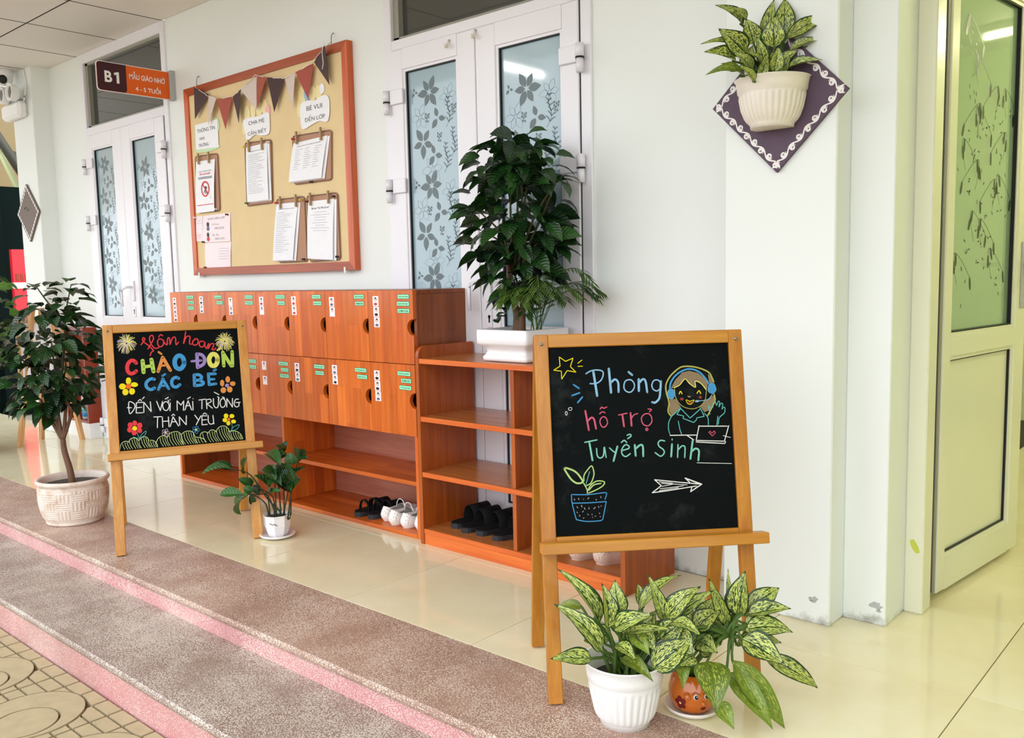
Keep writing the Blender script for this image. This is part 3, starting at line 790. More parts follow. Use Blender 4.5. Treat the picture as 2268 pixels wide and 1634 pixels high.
CHALK_RIGHT=[('chalk_star','yellow',2.1,'l',[51,878,67,866,87,874,79,852,93,837,70,842,55,820,55,841,35,844,52,854,51,878]),
('chalk_star','yellow',2.1,'l',[99,860,110,868]),
('chalk_star','yellow',2.1,'l',[99,852,111,852]),
('chalk_room_word','sky',6.2,'l',[139,836,146,774]),
('chalk_room_word','sky',6.2,'l',[180,843,183,781]),
('chalk_room_word','sky',6.3,'l',[258,813,257,783]),
('chalk_room_word','sky',3.5,'s',[119,832,132,839,149,841,163,837,164,826,157,813,144,806,129,806]),
('chalk_room_word','sky',3.5,'s',[246,796,244,790,241,785,236,781,231,780,225,782,221,785,218,791,218,797,219,803,222,809,227,812,232,813,238,812,242,808,245,803,246,796]),
('chalk_room_word','sky',3.5,'s',[316,795,315,790,312,785,308,782,304,781,299,783,295,786,293,791,292,796,294,802,296,806,300,809,305,810,310,809,313,806,316,801,316,795]),
('chalk_room_word','sky',5.6,'s',[184,807,195,815,203,806,203,782]),
('chalk_room_word','sky',5.6,'s',[258,803,269,813,276,807,279,779]),
('chalk_room_word','sky',5.6,'s',[232,833,241,825]),
('chalk_room_word','sky',5.6,'s',[317,806,314,780,310,761,299,751,291,752]),
('chalk_support_word#1','pink',4.8,'s',[113,736,120,686]),
('chalk_support_word#1','pink',4.8,'s',[120,711,128,718,135,713,139,689]),
('chalk_support_word#1','pink',2.9,'s',[170,705,169,700,166,696,163,693,159,692,156,693,153,696,151,701,150,706,151,711,153,715,157,718,160,719,164,718,167,715,169,710,170,705]),
('chalk_support_word#1','pink',2.9,'s',[150,727,158,732,165,729]),
('chalk_support_word#1','pink',2.9,'s',[152,739,157,744,162,741,170,744]),
('chalk_support_word#2','pink',4.8,'s',[210,723,213,692]),
('chalk_support_word#2','pink',4.8,'s',[232,726,233,693]),
('chalk_support_word#2','pink',2.9,'s',[200,722,223,726]),
('chalk_support_word#2','pink',2.9,'s',[233,711,241,721,251,724]),
('chalk_support_word#2','pink',3.0,'s',[288,707,287,701,284,696,279,692,273,691,268,693,264,696,261,702,260,708,261,714,265,719,270,722,275,723,280,722,285,718,287,713,288,707]),
('chalk_support_word#2','pink',3.0,'s',[279,735,288,733,282,727]),
('chalk_support_word#2','pink',2.9,'s',[276,682,275,680,273,679,271,680,270,682,271,684,273,685,275,684,276,682]),
('chalk_admission_word#1','mint',4.9,'s',[120,653,126,608]),
('chalk_admission_word#1','mint',4.9,'s',[193,641,181,604]),
('chalk_admission_word#1','mint',5.0,'s',[239,643,240,615]),
('chalk_admission_word#1','mint',5.0,'s',[242,634,253,642,260,639,260,613]),
('chalk_admission_word#1','mint',3.4,'s',[108,655,140,660]),
('chalk_admission_word#1','mint',3.4,'s',[138,638,139,620,146,613,155,619,158,640]),
('chalk_admission_word#1','mint',3.4,'s',[159,640,162,614]),
('chalk_admission_word#1','mint',3.4,'s',[172,638,184,627,189,628]),
('chalk_admission_word#1','mint',3.4,'s',[206,630,223,635,222,642,213,644,204,632,205,620,214,614,226,621]),
('chalk_admission_word#1','mint',3.4,'s',[204,651,212,656,218,650]),
('chalk_admission_word#1','mint',3.4,'s',[220,669,228,671,230,666,221,660]),
('chalk_admission_word#2','mint',5.0,'s',[338,641,334,609]),
('chalk_admission_word#2','mint',5.0,'s',[394,649,385,601]),
('chalk_admission_word#2','mint',5.0,'s',[390,620,400,627,409,621,406,596]),
('chalk_admission_word#2','mint',3.4,'s',[319,650,308,652,301,645,304,636,314,628,316,619,306,611,292,621]),
('chalk_admission_word#2','mint',3.4,'s',[339,654,339,652]),
('chalk_admission_word#2','mint',3.4,'s',[354,639,351,606]),
('chalk_admission_word#2','mint',3.5,'s',[354,626,364,635,372,632,370,605]),
('chalk_arrow','white',2.7,'l',[287,551,350,542,411,534]),
('chalk_arrow','white',2.6,'l',[287,551,304,535,279,518]),
('chalk_arrow','white',2.6,'l',[279,518,317,521,397,530]),
('chalk_arrow','white',2.7,'l',[368,552,412,534,381,516,385,528]),
('chalk_arrow','white',2.7,'l',[368,552,380,540]),
('chalk_arrow','white',1.7,'l',[299,545,334,540]),
('chalk_arrow','white',1.7,'l',[305,541,373,534]),
('chalk_arrow','white',1.7,'l',[305,533,337,538]),
('chalk_arrow','white',1.7,'l',[300,527,363,532]),
('chalk_arrow','white',1.7,'l',[298,522,349,528]),
('chalk_arrow','white',1.7,'l',[375,548,403,536]),
('chalk_arrow','white',1.7,'l',[385,519,403,530]),
('chalk_pot_plant','palelime',4.6,'s',[52,591,69,587,82,579,91,568,98,554,84,551,71,559,60,574,52,591]),
('chalk_pot_plant','palelime',3.0,'s',[107,544,119,550,127,567,128,579,123,594,110,582,102,570,101,556]),
('chalk_pot_plant','palelime',3.0,'s',[110,532,119,545,133,554,147,554,155,550,149,541,132,532,113,525]),
('chalk_pot_plant','palelime',3.0,'s',[113,532,127,545,145,548]),
('chalk_pot_plant','palelime',3.0,'s',[100,551,108,535,109,524]),
('chalk_pot_plant','teal',1.9,'s',[117,579,106,548]),
('chalk_pot_plant','blue',2.4,'s',[68,523,110,521,150,524]),
('chalk_pot_plant','blue',2.4,'s',[67,522,68,501,76,463,81,458,104,453,138,453,146,457]),
('chalk_pot_plant','blue',2.4,'s',[69,501,113,500,157,501]),
('chalk_pot_plant','blue',2.4,'s',[157,501,146,457]),
('chalk_pot_plant','blue',2.4,'s',[150,524,159,522,154,507]),
('chalk_pot_plant','dusty',1.5,'s',[74,512,75,508]),
('chalk_pot_plant','dusty',1.5,'s',[85,513,86,509]),
('chalk_pot_plant','dusty',1.5,'s',[109,510,112,513]),
('chalk_pot_plant','dusty',1.5,'s',[130,508,132,506]),
('chalk_pot_plant','dusty',1.5,'s',[143,515,144,511]),
('chalk_pot_plant','dusty',1.5,'s',[98,510,98,509]),
('chalk_pot_plant','dusty',1.5,'s',[80,492,82,488]),
('chalk_pot_plant','dusty',1.5,'s',[92,495,93,490]),
('chalk_pot_plant','dusty',1.5,'s',[99,488,101,484]),
('chalk_pot_plant','dusty',1.5,'s',[111,488,111,484]),
('chalk_pot_plant','dusty',1.5,'s',[123,484,128,488]),
('chalk_pot_plant','dusty',1.5,'s',[136,490,137,487]),
('chalk_pot_plant','dusty',1.5,'s',[143,491,143,489]),
('chalk_pot_plant','dusty',1.5,'s',[79,478,81,476]),
('chalk_pot_plant','dusty',1.5,'s',[94,477,96,480]),
('chalk_pot_plant','dusty',1.5,'s',[85,470,87,467]),
('chalk_pot_plant','dusty',1.5,'s',[107,472,109,469]),
('chalk_pot_plant','dusty',1.5,'s',[118,471,119,469]),
('chalk_pot_plant','dusty',1.5,'s',[126,466,128,465]),
('chalk_pot_plant','dusty',1.5,'s',[138,473,138,471]),
('chalk_pot_plant','dusty',1.5,'s',[139,464,140,463]),
('chalk_pot_plant','dusty',1.5,'s',[95,461,97,463]),
('chalk_pot_plant','dusty',1.5,'s',[119,463,120,462]),
('chalk_spark_marks','blue',4.1,'s',[85,805,99,795]),
('chalk_spark_marks','blue',4.1,'s',[80,777,100,783]),
('chalk_spark_marks','blue',4.1,'s',[94,758,107,772]),
('chalk_spark_marks','white',1.4,'s',[78,742,77,740,75,739,72,739,70,740,69,743,70,745,73,746,75,746,78,745,78,742]),
('chalk_spark_marks','white',1.4,'s',[66,731,65,729,64,727,62,727,61,729,60,732,61,734,62,736,64,736,65,734,66,731]),
('chalk_girl_drawing','hair',0.0,'f',[342,786,355,808,375,827,394,831,382,811,366,797,352,788]),
('chalk_girl_drawing','hair',0.0,'f',[394,831,417,825,434,811,443,796,439,779,424,797,408,803,409,788,396,796,382,811]),
('chalk_girl_drawing','hair',0.0,'f',[339,758,354,758,366,737,342,715,335,727]),
('chalk_girl_drawing','hair',0.0,'f',[437,753,457,764,461,748,445,726,429,721,419,736]),
('chalk_girl_drawing','hair',0.0,'f',[444,821,454,813,459,799,447,796]),
('chalk_girl_drawing','olive',3.8,'s',[340,713,332,727,336,749,330,776,330,796,340,815,354,829,372,841,391,843,412,840,433,833,448,824,455,811,459,799]),
('chalk_girl_drawing','olive',3.8,'s',[458,767,460,752,451,734,438,712]),
('chalk_girl_drawing','lemon',2.3,'s',[352,788,367,795,382,810,393,798,409,787,409,803,424,797,438,779]),
('chalk_girl_drawing','olive',1.7,'s',[352,786,354,763,365,744,381,734,401,731,420,738,433,753,438,777]),
('chalk_girl_drawing','blue',4.6,'s',[339,785,345,805,361,823,383,834,402,835,421,827,436,811,445,796]),
('chalk_girl_drawing','blue',0.0,'g',[352,771,351,765,347,761,342,759,337,761,334,766,333,772,335,778,339,783,343,784,348,782,351,778]),
('chalk_girl_drawing','blue',0.0,'g',[464,782,462,776,458,771,453,769,447,771,444,776,443,783,444,789,449,794,454,796,459,794,463,789]),
('chalk_girl_drawing','sky',1.7,'s',[352,771,351,767,349,763,346,760,342,759,338,760,336,763,334,767,333,772,334,777,336,781,340,783,343,784,347,783,350,780,352,776,352,771]),
('chalk_girl_drawing','sky',1.7,'s',[464,782,463,777,460,773,457,770,453,769,449,771,445,773,443,778,443,783,444,788,446,792,450,795,454,796,458,795,461,792,463,787,464,782]),
('chalk_girl_drawing','sky',1.7,'s',[453,766,444,756,433,752,417,751]),
('chalk_girl_drawing','sky',0.0,'g',[418,750,416,749,413,748,409,748,406,749,405,751,406,752,409,753,413,753,417,752]),
('chalk_girl_drawing','yellow',2.5,'s',[364,771,368,778,372,771]),
('chalk_girl_drawing','yellow',2.5,'s',[412,771,418,778,422,770]),
('chalk_girl_drawing','cream',1.5,'s',[387,765,391,762,394,764]),
('chalk_girl_drawing','yellow',1.7,'s',[382,755,386,745,393,743,399,747,403,754,392,751,382,755]),
('chalk_girl_drawing','mouth',0.0,'f',[399,747,397,746,394,745,390,745,387,746,386,748,387,749,390,750,394,750,398,749]),
('chalk_girl_drawing','mouth',0.0,'f',[376,757,374,755,372,754,368,754,366,756,365,758,366,760,369,761,372,761,375,760]),
('chalk_girl_drawing','mouth',0.0,'f',[425,760,424,758,422,757,419,757,417,758,416,760,417,762,419,764,422,764,424,762]),
('chalk_girl_drawing','teal',2.3,'s',[340,713,332,697,331,678,334,667]),
('chalk_girl_drawing','teal',2.3,'s',[358,700,361,679,365,666]),
('chalk_girl_drawing','teal',2.3,'s',[340,713,354,724,366,735]),
('chalk_girl_drawing','teal',2.3,'s',[429,718,438,706,438,687]),
('chalk_girl_drawing','teal',2.3,'s',[486,729,483,717,469,705,465,688]),
('chalk_girl_drawing','teal',2.3,'s',[465,709,461,685]),
('chalk_girl_drawing','teal',2.3,'l',[366,733,355,718,373,713,371,707,399,695,407,702,408,707,428,710,423,723,418,733]),
('chalk_girl_drawing','teal',2.3,'l',[366,733,390,707,418,729]),
('chalk_girl_drawing','teal',2.1,'s',[441,738,447,730,453,734,454,743,460,748,463,737,468,748,472,746,469,733,475,742,480,741,477,727,483,733,486,728]),
('chalk_girl_drawing','teal',2.1,'s',[441,738,444,715]),
('chalk_laptop','white',2.5,'l',[413,686,403,648,479,643,493,683]),
('chalk_laptop','white',2.5,'l',[412,685,489,682]),
('chalk_laptop','white',2.5,'l',[403,644,480,637,482,642]),
('chalk_laptop','white',2.5,'l',[378,663,396,650]),
('chalk_laptop','white',2.5,'l',[334,664,378,663,404,662]),
('chalk_laptop','white',1.5,'l',[402,590,495,584]),
('chalk_laptop','white',1.5,'l',[476,658,496,652]),
('chalk_laptop','pink',1.9,'l',[447,658,438,668,442,671,446,665,453,671,456,666,447,658]),
]
AGL_WHITE=[(-1203,1659,242,-1275,1587,383,37),(-1179,1633,188,-1258,1552,311,43),(-1190,1608,176,-1251,1528,186,33),(-1164,1640,244,-1188,1647,350,37),(-1163,1697,264,-1192,1710,339,43),(-1259,1667,264,-1313,1647,266,20),(-1154,1649,244,-1059,1670,296,40),(-1150,1749,258,-1093,1852,332,30),(-1150,1763,264,-1173,1778,314,27),(-1087,1762,242,-1123,1746,358,27),(-1072,1750,256,-1010,1802,336,43),(-1077,1771,245,-976,1802,334,37),(-1128,1657,237,-1020,1687,266,20),(-1049,1731,258,-958,1712,256,33),(-1133,1646,179,-1040,1639,152,32),(-1070,1685,156,-1010,1761,221,57),(-1114,1670,237,-1055,1648,207,30),(-1225,1635,206,-1162,1618,196,23),(-1218,1704,171,-1255,1720,223,30),(-1161,1728,178,-1186,1741,226,37),(-1131,1744,195,-1129,1795,252,37),(-1106,1736,173,-1130,1722,225,30),(-1082,1735,210,-1032,1771,258,50),(-1102,1682,243,-1052,1665,212,37),(-1142,1642,212,-1078,1626,196,32),(-1085,1784,193,-1140,1754,229,40),(-1205,1704,188,-1253,1680,221,30),(-1183,1738,204,-1224,1723,251,37)]
AGL_ORANGE=[(-990,1899,215,-1033,1878,332,27),(-989,1929,231,-1012,1938,344,15),(-971,1919,235,-966,1939,347,51),(-990,1941,224,-1006,1950,292,24),(-956,1934,248,-910,2009,296,44),(-947,1915,246,-868,1986,259,37),(-951,1909,226,-913,1972,243,24),(-946,1898,213,-854,1965,210,51),(-941,1874,201,-840,1887,163,54),(-973,1908,167,-898,2001,160,41),(-914,1930,148,-810,2011,66,37),(-956,1854,152,-840,1893,2,48),(-959,1834,127,-844,1837,22,44),(-986,1788,163,-925,1719,84,65),(-959,1786,73,-907,1770,29,32),(-1056,1755,179,-1005,1708,118,37),(-1034,1821,215,-996,1874,259,51),(-1020,1816,193,-958,1787,191,44),(-1054,1796,169,-1023,1818,225,48),(-1003,1881,168,-1029,1863,205,31),(-1054,1757,173,-1069,1685,161,41),(-1051,1771,158,-1083,1720,203,51),(-1043,1810,196,-1077,1772,243,48),(-1030,1861,196,-1068,1836,254,44),(-1009,1878,182,-1044,1883,235,44),(-1016,1777,173,-1027,1709,165,41),(-1056,1880,208,-1042,1929,265,37),(-1051,1753,226,-997,1740,192,51),(-1019,1814,166,-973,1830,195,37)]
AGL_WALL=[(-1232,2440,1779,-1284,2364,1834,35),(-1220,2434,1794,-1234,2370,1819,19),(-1202,2445,1725,-1213,2417,1793,48),(-1223,2437,1702,-1271,2361,1766,52),(-1247,2445,1721,-1314,2330,1724,19),(-1238,2407,1675,-1288,2309,1695,42),(-1244,2399,1650,-1251,2338,1662,13),(-1210,2399,1629,-1272,2287,1625,29),(-1190,2497,1725,-1202,2498,1811,32),(-1187,2527,1737,-1187,2545,1869,39),(-1152,2474,1711,-1147,2462,1798,58),(-1152,2533,1753,-1156,2546,1864,48),(-1150,2565,1768,-1146,2582,1869,35),(-1138,2517,1741,-1047,2606,1801,35),(-1134,2546,1724,-1078,2602,1779,39),(-1129,2520,1703,-1049,2567,1732,26),(-1120,2554,1695,-1050,2576,1710,23),(-1120,2494,1651,-1029,2520,1663,26),(-1168,2452,1652,-1183,2423,1740,29),(-1168,2438,1644,-1190,2382,1690,35),(-1132,2427,1633,-1117,2422,1699,35),(-1196,2426,1646,-1221,2354,1690,35),(-1178,2445,1671,-1166,2448,1711,29),(-1142,2491,1672,-1097,2506,1699,26),(-1176,2399,1608,-1197,2343,1648,23),(-1174,2415,1616,-1155,2427,1686,29),(-1129,2471,1636,-1098,2461,1674,29),(-1158,2445,1637,-1151,2460,1699,32),(-1225,2456,1656,-1218,2472,1730,39),(-1152,2550,1684,-1140,2570,1745,39),(-1251,2466,1700,-1279,2462,1750,32)]
ZZ_LEAF=[(-3291,1937,302,-3318,1879,326,28),(-3282,1926,298,-3322,1835,292,28),(-3236,1971,286,-3196,1958,350,33),(-3262,2015,222,-3269,1960,254,28),(-3231,1941,200,-3300,1896,197,35),(-3213,1961,192,-3297,1983,101,35),(-3236,1986,184,-3249,2005,145,23),(-3225,1990,203,-3241,1963,219,26),(-3249,2028,221,-3233,2027,186,28),(-3198,2042,197,-3166,1973,275,40),(-3162,2026,234,-3197,2085,261,33),(-3129,2063,317,-3229,2071,343,45),(-3136,2079,332,-3165,2128,330,28),(-3184,2103,336,-3115,2041,397,28),(-3165,2100,349,-3155,2127,398,23),(-3072,2095,323,-3070,2082,367,42),(-3106,2138,316,-3032,2098,381,40),(-3086,2129,315,-3036,2141,337,30),(-3115,2132,263,-3010,2110,311,15),(-3152,2049,278,-3140,1992,300,35),(-3130,2044,259,-3198,2063,296,40),(-3135,2096,253,-3188,2094,297,49),(-3145,2112,263,-3150,2143,287,37),(-3131,2103,228,-3135,2055,257,33),(-3150,2114,199,-3128,2044,241,40),(-3118,2106,194,-3097,2141,243,35),(-3115,2058,206,-3171,2041,199,17),(-3144,2098,290,-3119,2101,332,28),(-3092,2091,208,-3174,2120,236,35),(-3106,2054,237,-3212,2098,264,42),(-3080,2102,250,-3069,2078,305,28),(-3288,1985,161,-3186,1968,210,28)]
ZZ_STALK=[[(-3174,2036,82),(-3192,2033,142),(-3223,2014,175),(-3250,1994,180)],[(-3144,2067,114),(-3183,2036,167),(-3231,2003,257),(-3262,1976,287),(-3302,1938,293)],[(-3171,2039,82),(-3182,2040,152),(-3191,2038,199)],[(-3153,2055,86),(-3158,2059,200),(-3159,2058,257)],[(-3139,2068,86),(-3150,2072,227),(-3148,2078,312),(-3141,2084,354)],[(-3129,2077,86),(-3143,2090,195),(-3149,2106,259)],[(-3118,2086,85),(-3120,2107,176),(-3119,2130,268),(-3117,2148,313)],[(-3111,2092,85),(-3101,2095,153),(-3095,2090,200)],[(-3160,2049,82),(-3170,2055,170),(-3213,2026,208),(-3244,2004,227)],[(-3150,2058,81),(-3189,2041,180),(-3223,2015,184),(-3279,1970,188)],[(-3136,2071,86),(-3111,2084,182),(-3100,2080,242)]]
# ---------------------------------------------------------------- the setting
WY = 2.727           # wall plane
CZ = 2.632           # ceiling height
XL, XR = -9.0, 1.3

def shared(name, me, parent, loc, rot=None, scale=None):
    o = link(name, me, parent)
    m = Matrix.Translation(Vector(loc))
    if rot: m = m @ rot
    if scale: m = m @ Matrix.Diagonal((*scale, 1))
    return place(o, parent, m)

floor = MB().box(XL, XR, 1.778, WY, -0.12, -0.009).box(-2.1, XR, WY, 7.0, -0.12, -0.009).build('floor', M['grout'])
tag(floor, 'glossy cream tiled corridor floor', 'floor', kind='structure')
def tile_mesh(w, d, name='floor_tile'):
    o = MB().box(0.0014, w - 0.0014, 0.0014, d - 0.0014, -0.009, 0, 0.0004)
    ob = o.build(name, M['tile']); me = ob.data
    WM.pop(ob.name, None); bpy.data.objects.remove(ob); return me
tm_a, tm_b, tm_c = tile_mesh(0.6, 0.563), tile_mesh(0.6, 0.6), tile_mesh(0.6, 0.384)
x = -0.555 + 0.6 * 3
while x > XL + 0.6:
    x -= 0.6
    shared('floor_tile', tm_a, floor, (x, 1.778, 0))
    if x > -1.5:
        shared('floor_tile', tm_a, floor, (x, 2.341, 0))
        for k in range(6): shared('floor_tile', tm_b, floor, (x, 2.904 + 0.6 * k, 0))
    else:
        shared('floor_tile', tm_c, floor, (x, 2.341, 0))

def step(label, y0, y1, z, rz0, mt):
    t = thing('terrazzo_step', label, 'step', (0, 0, 0), kind='structure')
    pr = [(y0, z - 0.006), (y0 + 0.006, z), (y1, z), (y1, z - 0.024), (y0 + 0.003, z - 0.024), (y0 - 0.001, z - 0.014)]
    MB().prism(pr, XL, XR, fr=lambda a, b, h: (h, a, b)).build('tread', mt, t)
    MB().box(XL, XR, y0 + 0.007, y1, rz0, z - 0.024).build('riser', M['terrazzo_pink'], t)
    return t
step('upper terrazzo step edge with a narrow pink riser', 1.437, 1.7765, 0.0, -0.079, M['terrazzo'])
step('lower terrazzo step beside the yellow paving', 1.112, 1.445, -0.079, -0.26, M['terrazzo_low'])

# paving: embossed concrete slabs, each with small blocks, a large disc and a smaller disc
PZ = -0.197
pave = MB().box(XL - 3, XR + 3, -4.5, 1.1185, PZ - 0.1, PZ - 0.012).build('pavement', M['paver_gap'])
tag(pave, 'yellow embossed concrete paving in front of the steps', 'paving', kind='structure')
def paver_mesh():
    b = MB()
    S = 0.4; cx, cy, R = 0.215, 0.205, 0.148; ix, iy, ir = 0.272, 0.160, 0.088
    nx, ny = 4, 8
    for i in range(nx):
        for j in range(ny):
            x0, x1, y0, y1 = i * S / nx + 0.0045, (i + 1) * S / nx - 0.0045, j * S / ny + 0.004, (j + 1) * S / ny - 0.004
            n = 5
            ins = [((x0 + (x1 - x0) * a / n), (y0 + (y1 - y0) * c / n)) for a in range(n + 1) for c in range(n + 1)]
            if all((p[0] - cx) ** 2 + (p[1] - cy) ** 2 < (R + 0.004) ** 2 for p in ins): continue
            # clip the block against the disc
            poly = [(x0, y0), (x1, y0), (x1, y1), (x0, y1)]
            dense = []
            for k in range(4):
                p, q = poly[k], poly[(k + 1) % 4]
                for s in range(6): dense.append((p[0] + (q[0] - p[0]) * s / 6, p[1] + (q[1] - p[1]) * s / 6))
            cl = []
            for px, py in dense:
                d = math.hypot(px - cx, py - cy)
                if d < R + 0.008:
                    k = (R + 0.008) / max(d, 1e-6); px, py = cx + (px - cx) * k, cy + (py - cy) * k
                    px = min(max(px, x0), x1); py = min(max(py, y0), y1)
                cl.append((px, py))
            ar = 0.5 * abs(sum(cl[k][0] * cl[(k + 1) % len(cl)][1] - cl[(k + 1) % len(cl)][0] * cl[k][1] for k in range(len(cl))))
            if ar < 0.00012: continue
            out = []
            for p in cl:
                if not out or math.hypot(p[0] - out[-1][0], p[1] - out[-1][1]) > 1e-4: out.append(p)
            b.prism(out, -0.012, 0)
    def ring(ox, oy, R0, hx, hy, r0, n=40):
        o = [(ox + R0 * math.cos(2 * math.pi * i / n), oy + R0 * math.sin(2 * math.pi * i / n)) for i in range(n)]
        h = [(hx + r0 * math.cos(2 * math.pi * i / n), hy + r0 * math.sin(2 * math.pi * i / n)) for i in range(n)]
        v = [(p[0], p[1], 0.001) for p in o] + [(p[0], p[1], -0.012) for p in o] + [(p[0], p[1], 0.001) for p in h] + [(p[0], p[1], -0.012) for p in h]
        f = []
        for i in range(n):
            j = (i + 1) % n
            f += [[i, j, 2 * n + j, 2 * n + i], [i, n + i, n + j, j], [2 * n + i, 2 * n + j, 3 * n + j, 3 * n + i]]
        b.add(v, f)
    ring(cx, cy, R, ix - 0.02, iy + 0.016, ir + 0.007)
    n = 32
    b.prism([(ix - 0.02 + ir * math.cos(2 * math.pi * i / n), iy + 0.016 + ir * math.sin(2 * math.pi * i / n)) for i in range(n)], -0.012, 0.001)
    o = b.build('paver', M['paver']); me = o.data
    bpy.data.objects.remove(o); return me
pm = paver_mesh()
for i in range(-13, 6):
    for j in range(0, 3):
        shared('paver', pm, pave, (-2.573 + 0.4 * i, 0.715 - 0.4 * j, PZ))
yard = MB().box(-40, 30, -45, -4.5, PZ - 0.1, PZ - 0.001).build('yard_ground', M['ground'])
tag(yard, 'open concrete yard in front of the building', 'ground', kind='structure')
yard2 = MB().box(-40, XL - 0.0, 1.0, 30, PZ - 0.1, PZ - 0.001).build('yard_ground', M['ground'])
tag(yard2, 'concrete yard beyond the end of the corridor', 'ground', kind='structure')

# walls
D1 = (-6.262, -5.098); D2 = (-3.128, -1.978)
wb = MB()
for a, b in ((-7.15, D1[0]), (D1[1], D2[0]), (D2[1], -1.0)):
    wb.box(a, b, WY, 2.86, 0, CZ + 0.02)
wb.box(-7.15, -1.0, 2.86, 2.92, 0, CZ + 0.3)  # unseen backing slab added behind the door openings to block light
tag(wb.build('wall_back', M['wall']), 'white back wall of the corridor with two double doors', 'wall', kind='structure')
tag(MB().box(-1.347, -0.995, 2.548, 2.86, 0, CZ + 0.02, 0.004).build('wall_pillar', M['wall']), 'white wall pillar behind the hanging pot plant', 'wall', kind='structure')
tag(MB().box(-0.995, -0.866, 2.652, 2.90, 0, CZ + 0.02, 0.003).build('wall_pillar', M['wall']), 'narrow white pier between the pillar and the open door', 'wall', kind='structure')
tag(MB().box(-7.16, -6.80, 2.60, 3.1, 0, CZ + 0.02, 0.004).build('wall_pillar', M['wall']), 'white end pillar carrying the emergency light', 'wall', kind='structure')
tag(MB().box(XR, XR + 0.1, 0.9, 7.1, -0.2, CZ + 0.3).build('wall_right', M['wall_green']), 'pale green side wall of the entrance', 'wall', kind='structure')
tag(MB().box(-2.1, -2.0, 2.92, 7.1, 0, CZ + 0.3).build('wall_inner_left', M['wall_room']), 'pale green wall inside the room', 'wall', kind='structure')
tag(MB().box(-2.1, XR + 0.1, 7.0, 7.1, -0.1, CZ + 0.3).build('wall_inner_back', M['wall_room']), 'pale green far wall inside the room', 'wall', kind='structure')
tag(MB().box(-0.866, XR, 2.83, 2.95, 2.25, CZ + 0.3).build('wall_lintel', M['wall']), 'white wall above the open door', 'wall', kind='structure')

# peeled paint at the wall foot (flaked patches with a shape of their own)
rnd = random.Random(4)
def flake(y, x, z, s, seed, name_parent):
    r = random.Random(seed); n = 14
    poly = [(x + s * (0.6 + 0.6 * r.random()) * math.cos(2 * math.pi * i / n) * 1.4, z + s * (0.5 + 0.7 * r.random()) * math.sin(2 * math.pi * i / n)) for i in range(n)]
    MB().prism(poly, 0, 0.0008, fr=lambda a, b, h: (a, y - h, b)).build('paint_flake', M['greypl'], name_parent)
pil = [o for o in bpy.data.objects if o.name.startswith('wall_pillar')]
flake(2.548, -1.045, 0.075, 0.012, 1, pil[0]); flake(2.652, -0.895, 0.06, 0.014, 2, pil[1]); flake(2.652, -0.885, 0.045, 0.006, 3, pil[1])

# ceiling: light panels hung with dark gaps
ceil = MB().box(XL, XR, 0.385, WY, CZ + 0.012, CZ + 0.06).box(-2.1, XR, WY, 7.1, CZ + 0.012, CZ + 0.06).build('ceiling', M['dark_gap'])
tag(ceil, 'pale suspended ceiling of square panels', 'ceiling', kind='structure')
cp = MB().box(0.003, 0.597, 0.003, 0.597, 0, 0.012, 0.002); _o = cp.build('ceiling_panel', M['ceiling']); cpm = _o.data; bpy.data.objects.remove(_o)
cp = MB().box(0.003, 0.597, 0.003, 0.535, 0, 0.012, 0.002); _o = cp.build('ceiling_panel', M['ceiling']); cpm2 = _o.data; bpy.data.objects.remove(_o)
for i in range(-7, 11):
    for j in range(5):
        y0 = 2.19 - 0.6 * j
        if y0 < 0.3: continue
        shared('ceiling_panel', cpm2 if j == 0 else cpm, ceil, (-5.12 + 0.6 * i, y0, CZ))
for i in range(-7, 12): MB().box(-5.12 + 0.6 * i - 0.0025, -5.12 + 0.6 * i + 0.0025, 0.39, WY, CZ - 0.0012, CZ + 0.006).build('ceiling_joint', M['dark_gap'], ceil)
for j in range(4): MB().box(XL, XR, 2.19 - 0.6 * j - 0.0025, 2.19 - 0.6 * j + 0.0025, CZ - 0.0010, CZ + 0.006).build('ceiling_joint', M['dark_gap'], ceil)
cp = MB().box(-2.0, XR, 2.95, 7.0, CZ, CZ + 0.012); cp.build('ceiling_panel', M['ceiling'], ceil)

# ---------------------------------------------------------------- doors
def petal_flower(b, fr, x, z, R, n, rot, h, mi, wid=0.36, solid=True):
    for k in range(n):
        a = rot + 2 * math.pi * k / n
        L = R * (1.0 if k % 2 else 0.86)
        pts = []
        m = 7
        for i in range(m + 1):
            t = i / m; pts.append((0.12 * L + t * 0.88 * L, wid * L * 0.5 * math.sin(math.pi * t ** 0.85)))
        poly = pts + [(p, -q) for p, q in pts[::-1][1:-1]]
        P = [(x + p * math.cos(a) - q * math.sin(a), z + p * math.sin(a) + q * math.cos(a)) for p, q in poly]
        if solid: b.add([fr(p, q, h) for p, q in P], [list(range(len(P)))], mi)
        else: b.ribbon(P + [P[0]], 0.0016, h, fr, mi)
def sprig(b, fr, x, z, L, rot, h, mi, seed):
    r = random.Random(seed)
    pts = [(x + L * t * math.cos(rot) + 0.015 * math.sin(5 * t), z + L * t * math.sin(rot)) for t in [i / 6 for i in range(7)]]
    b.ribbon(pts, 0.0022, h, fr, mi)
    for i in range(1, 7):
        for s in (-1, 1):
            a = rot + s * 0.7; l = L * 0.26 * (1.1 - i / 10)
            p = pts[i]
            b.ribbon([p, (p[0] + l * 0.5 * math.cos(a), p[1] + l * 0.5 * math.sin(a)), (p[0] + l * math.cos(a + 0.2 * s), p[1] + l * math.sin(a + 0.2 * s))], 0.0065, h, fr, mi, True)
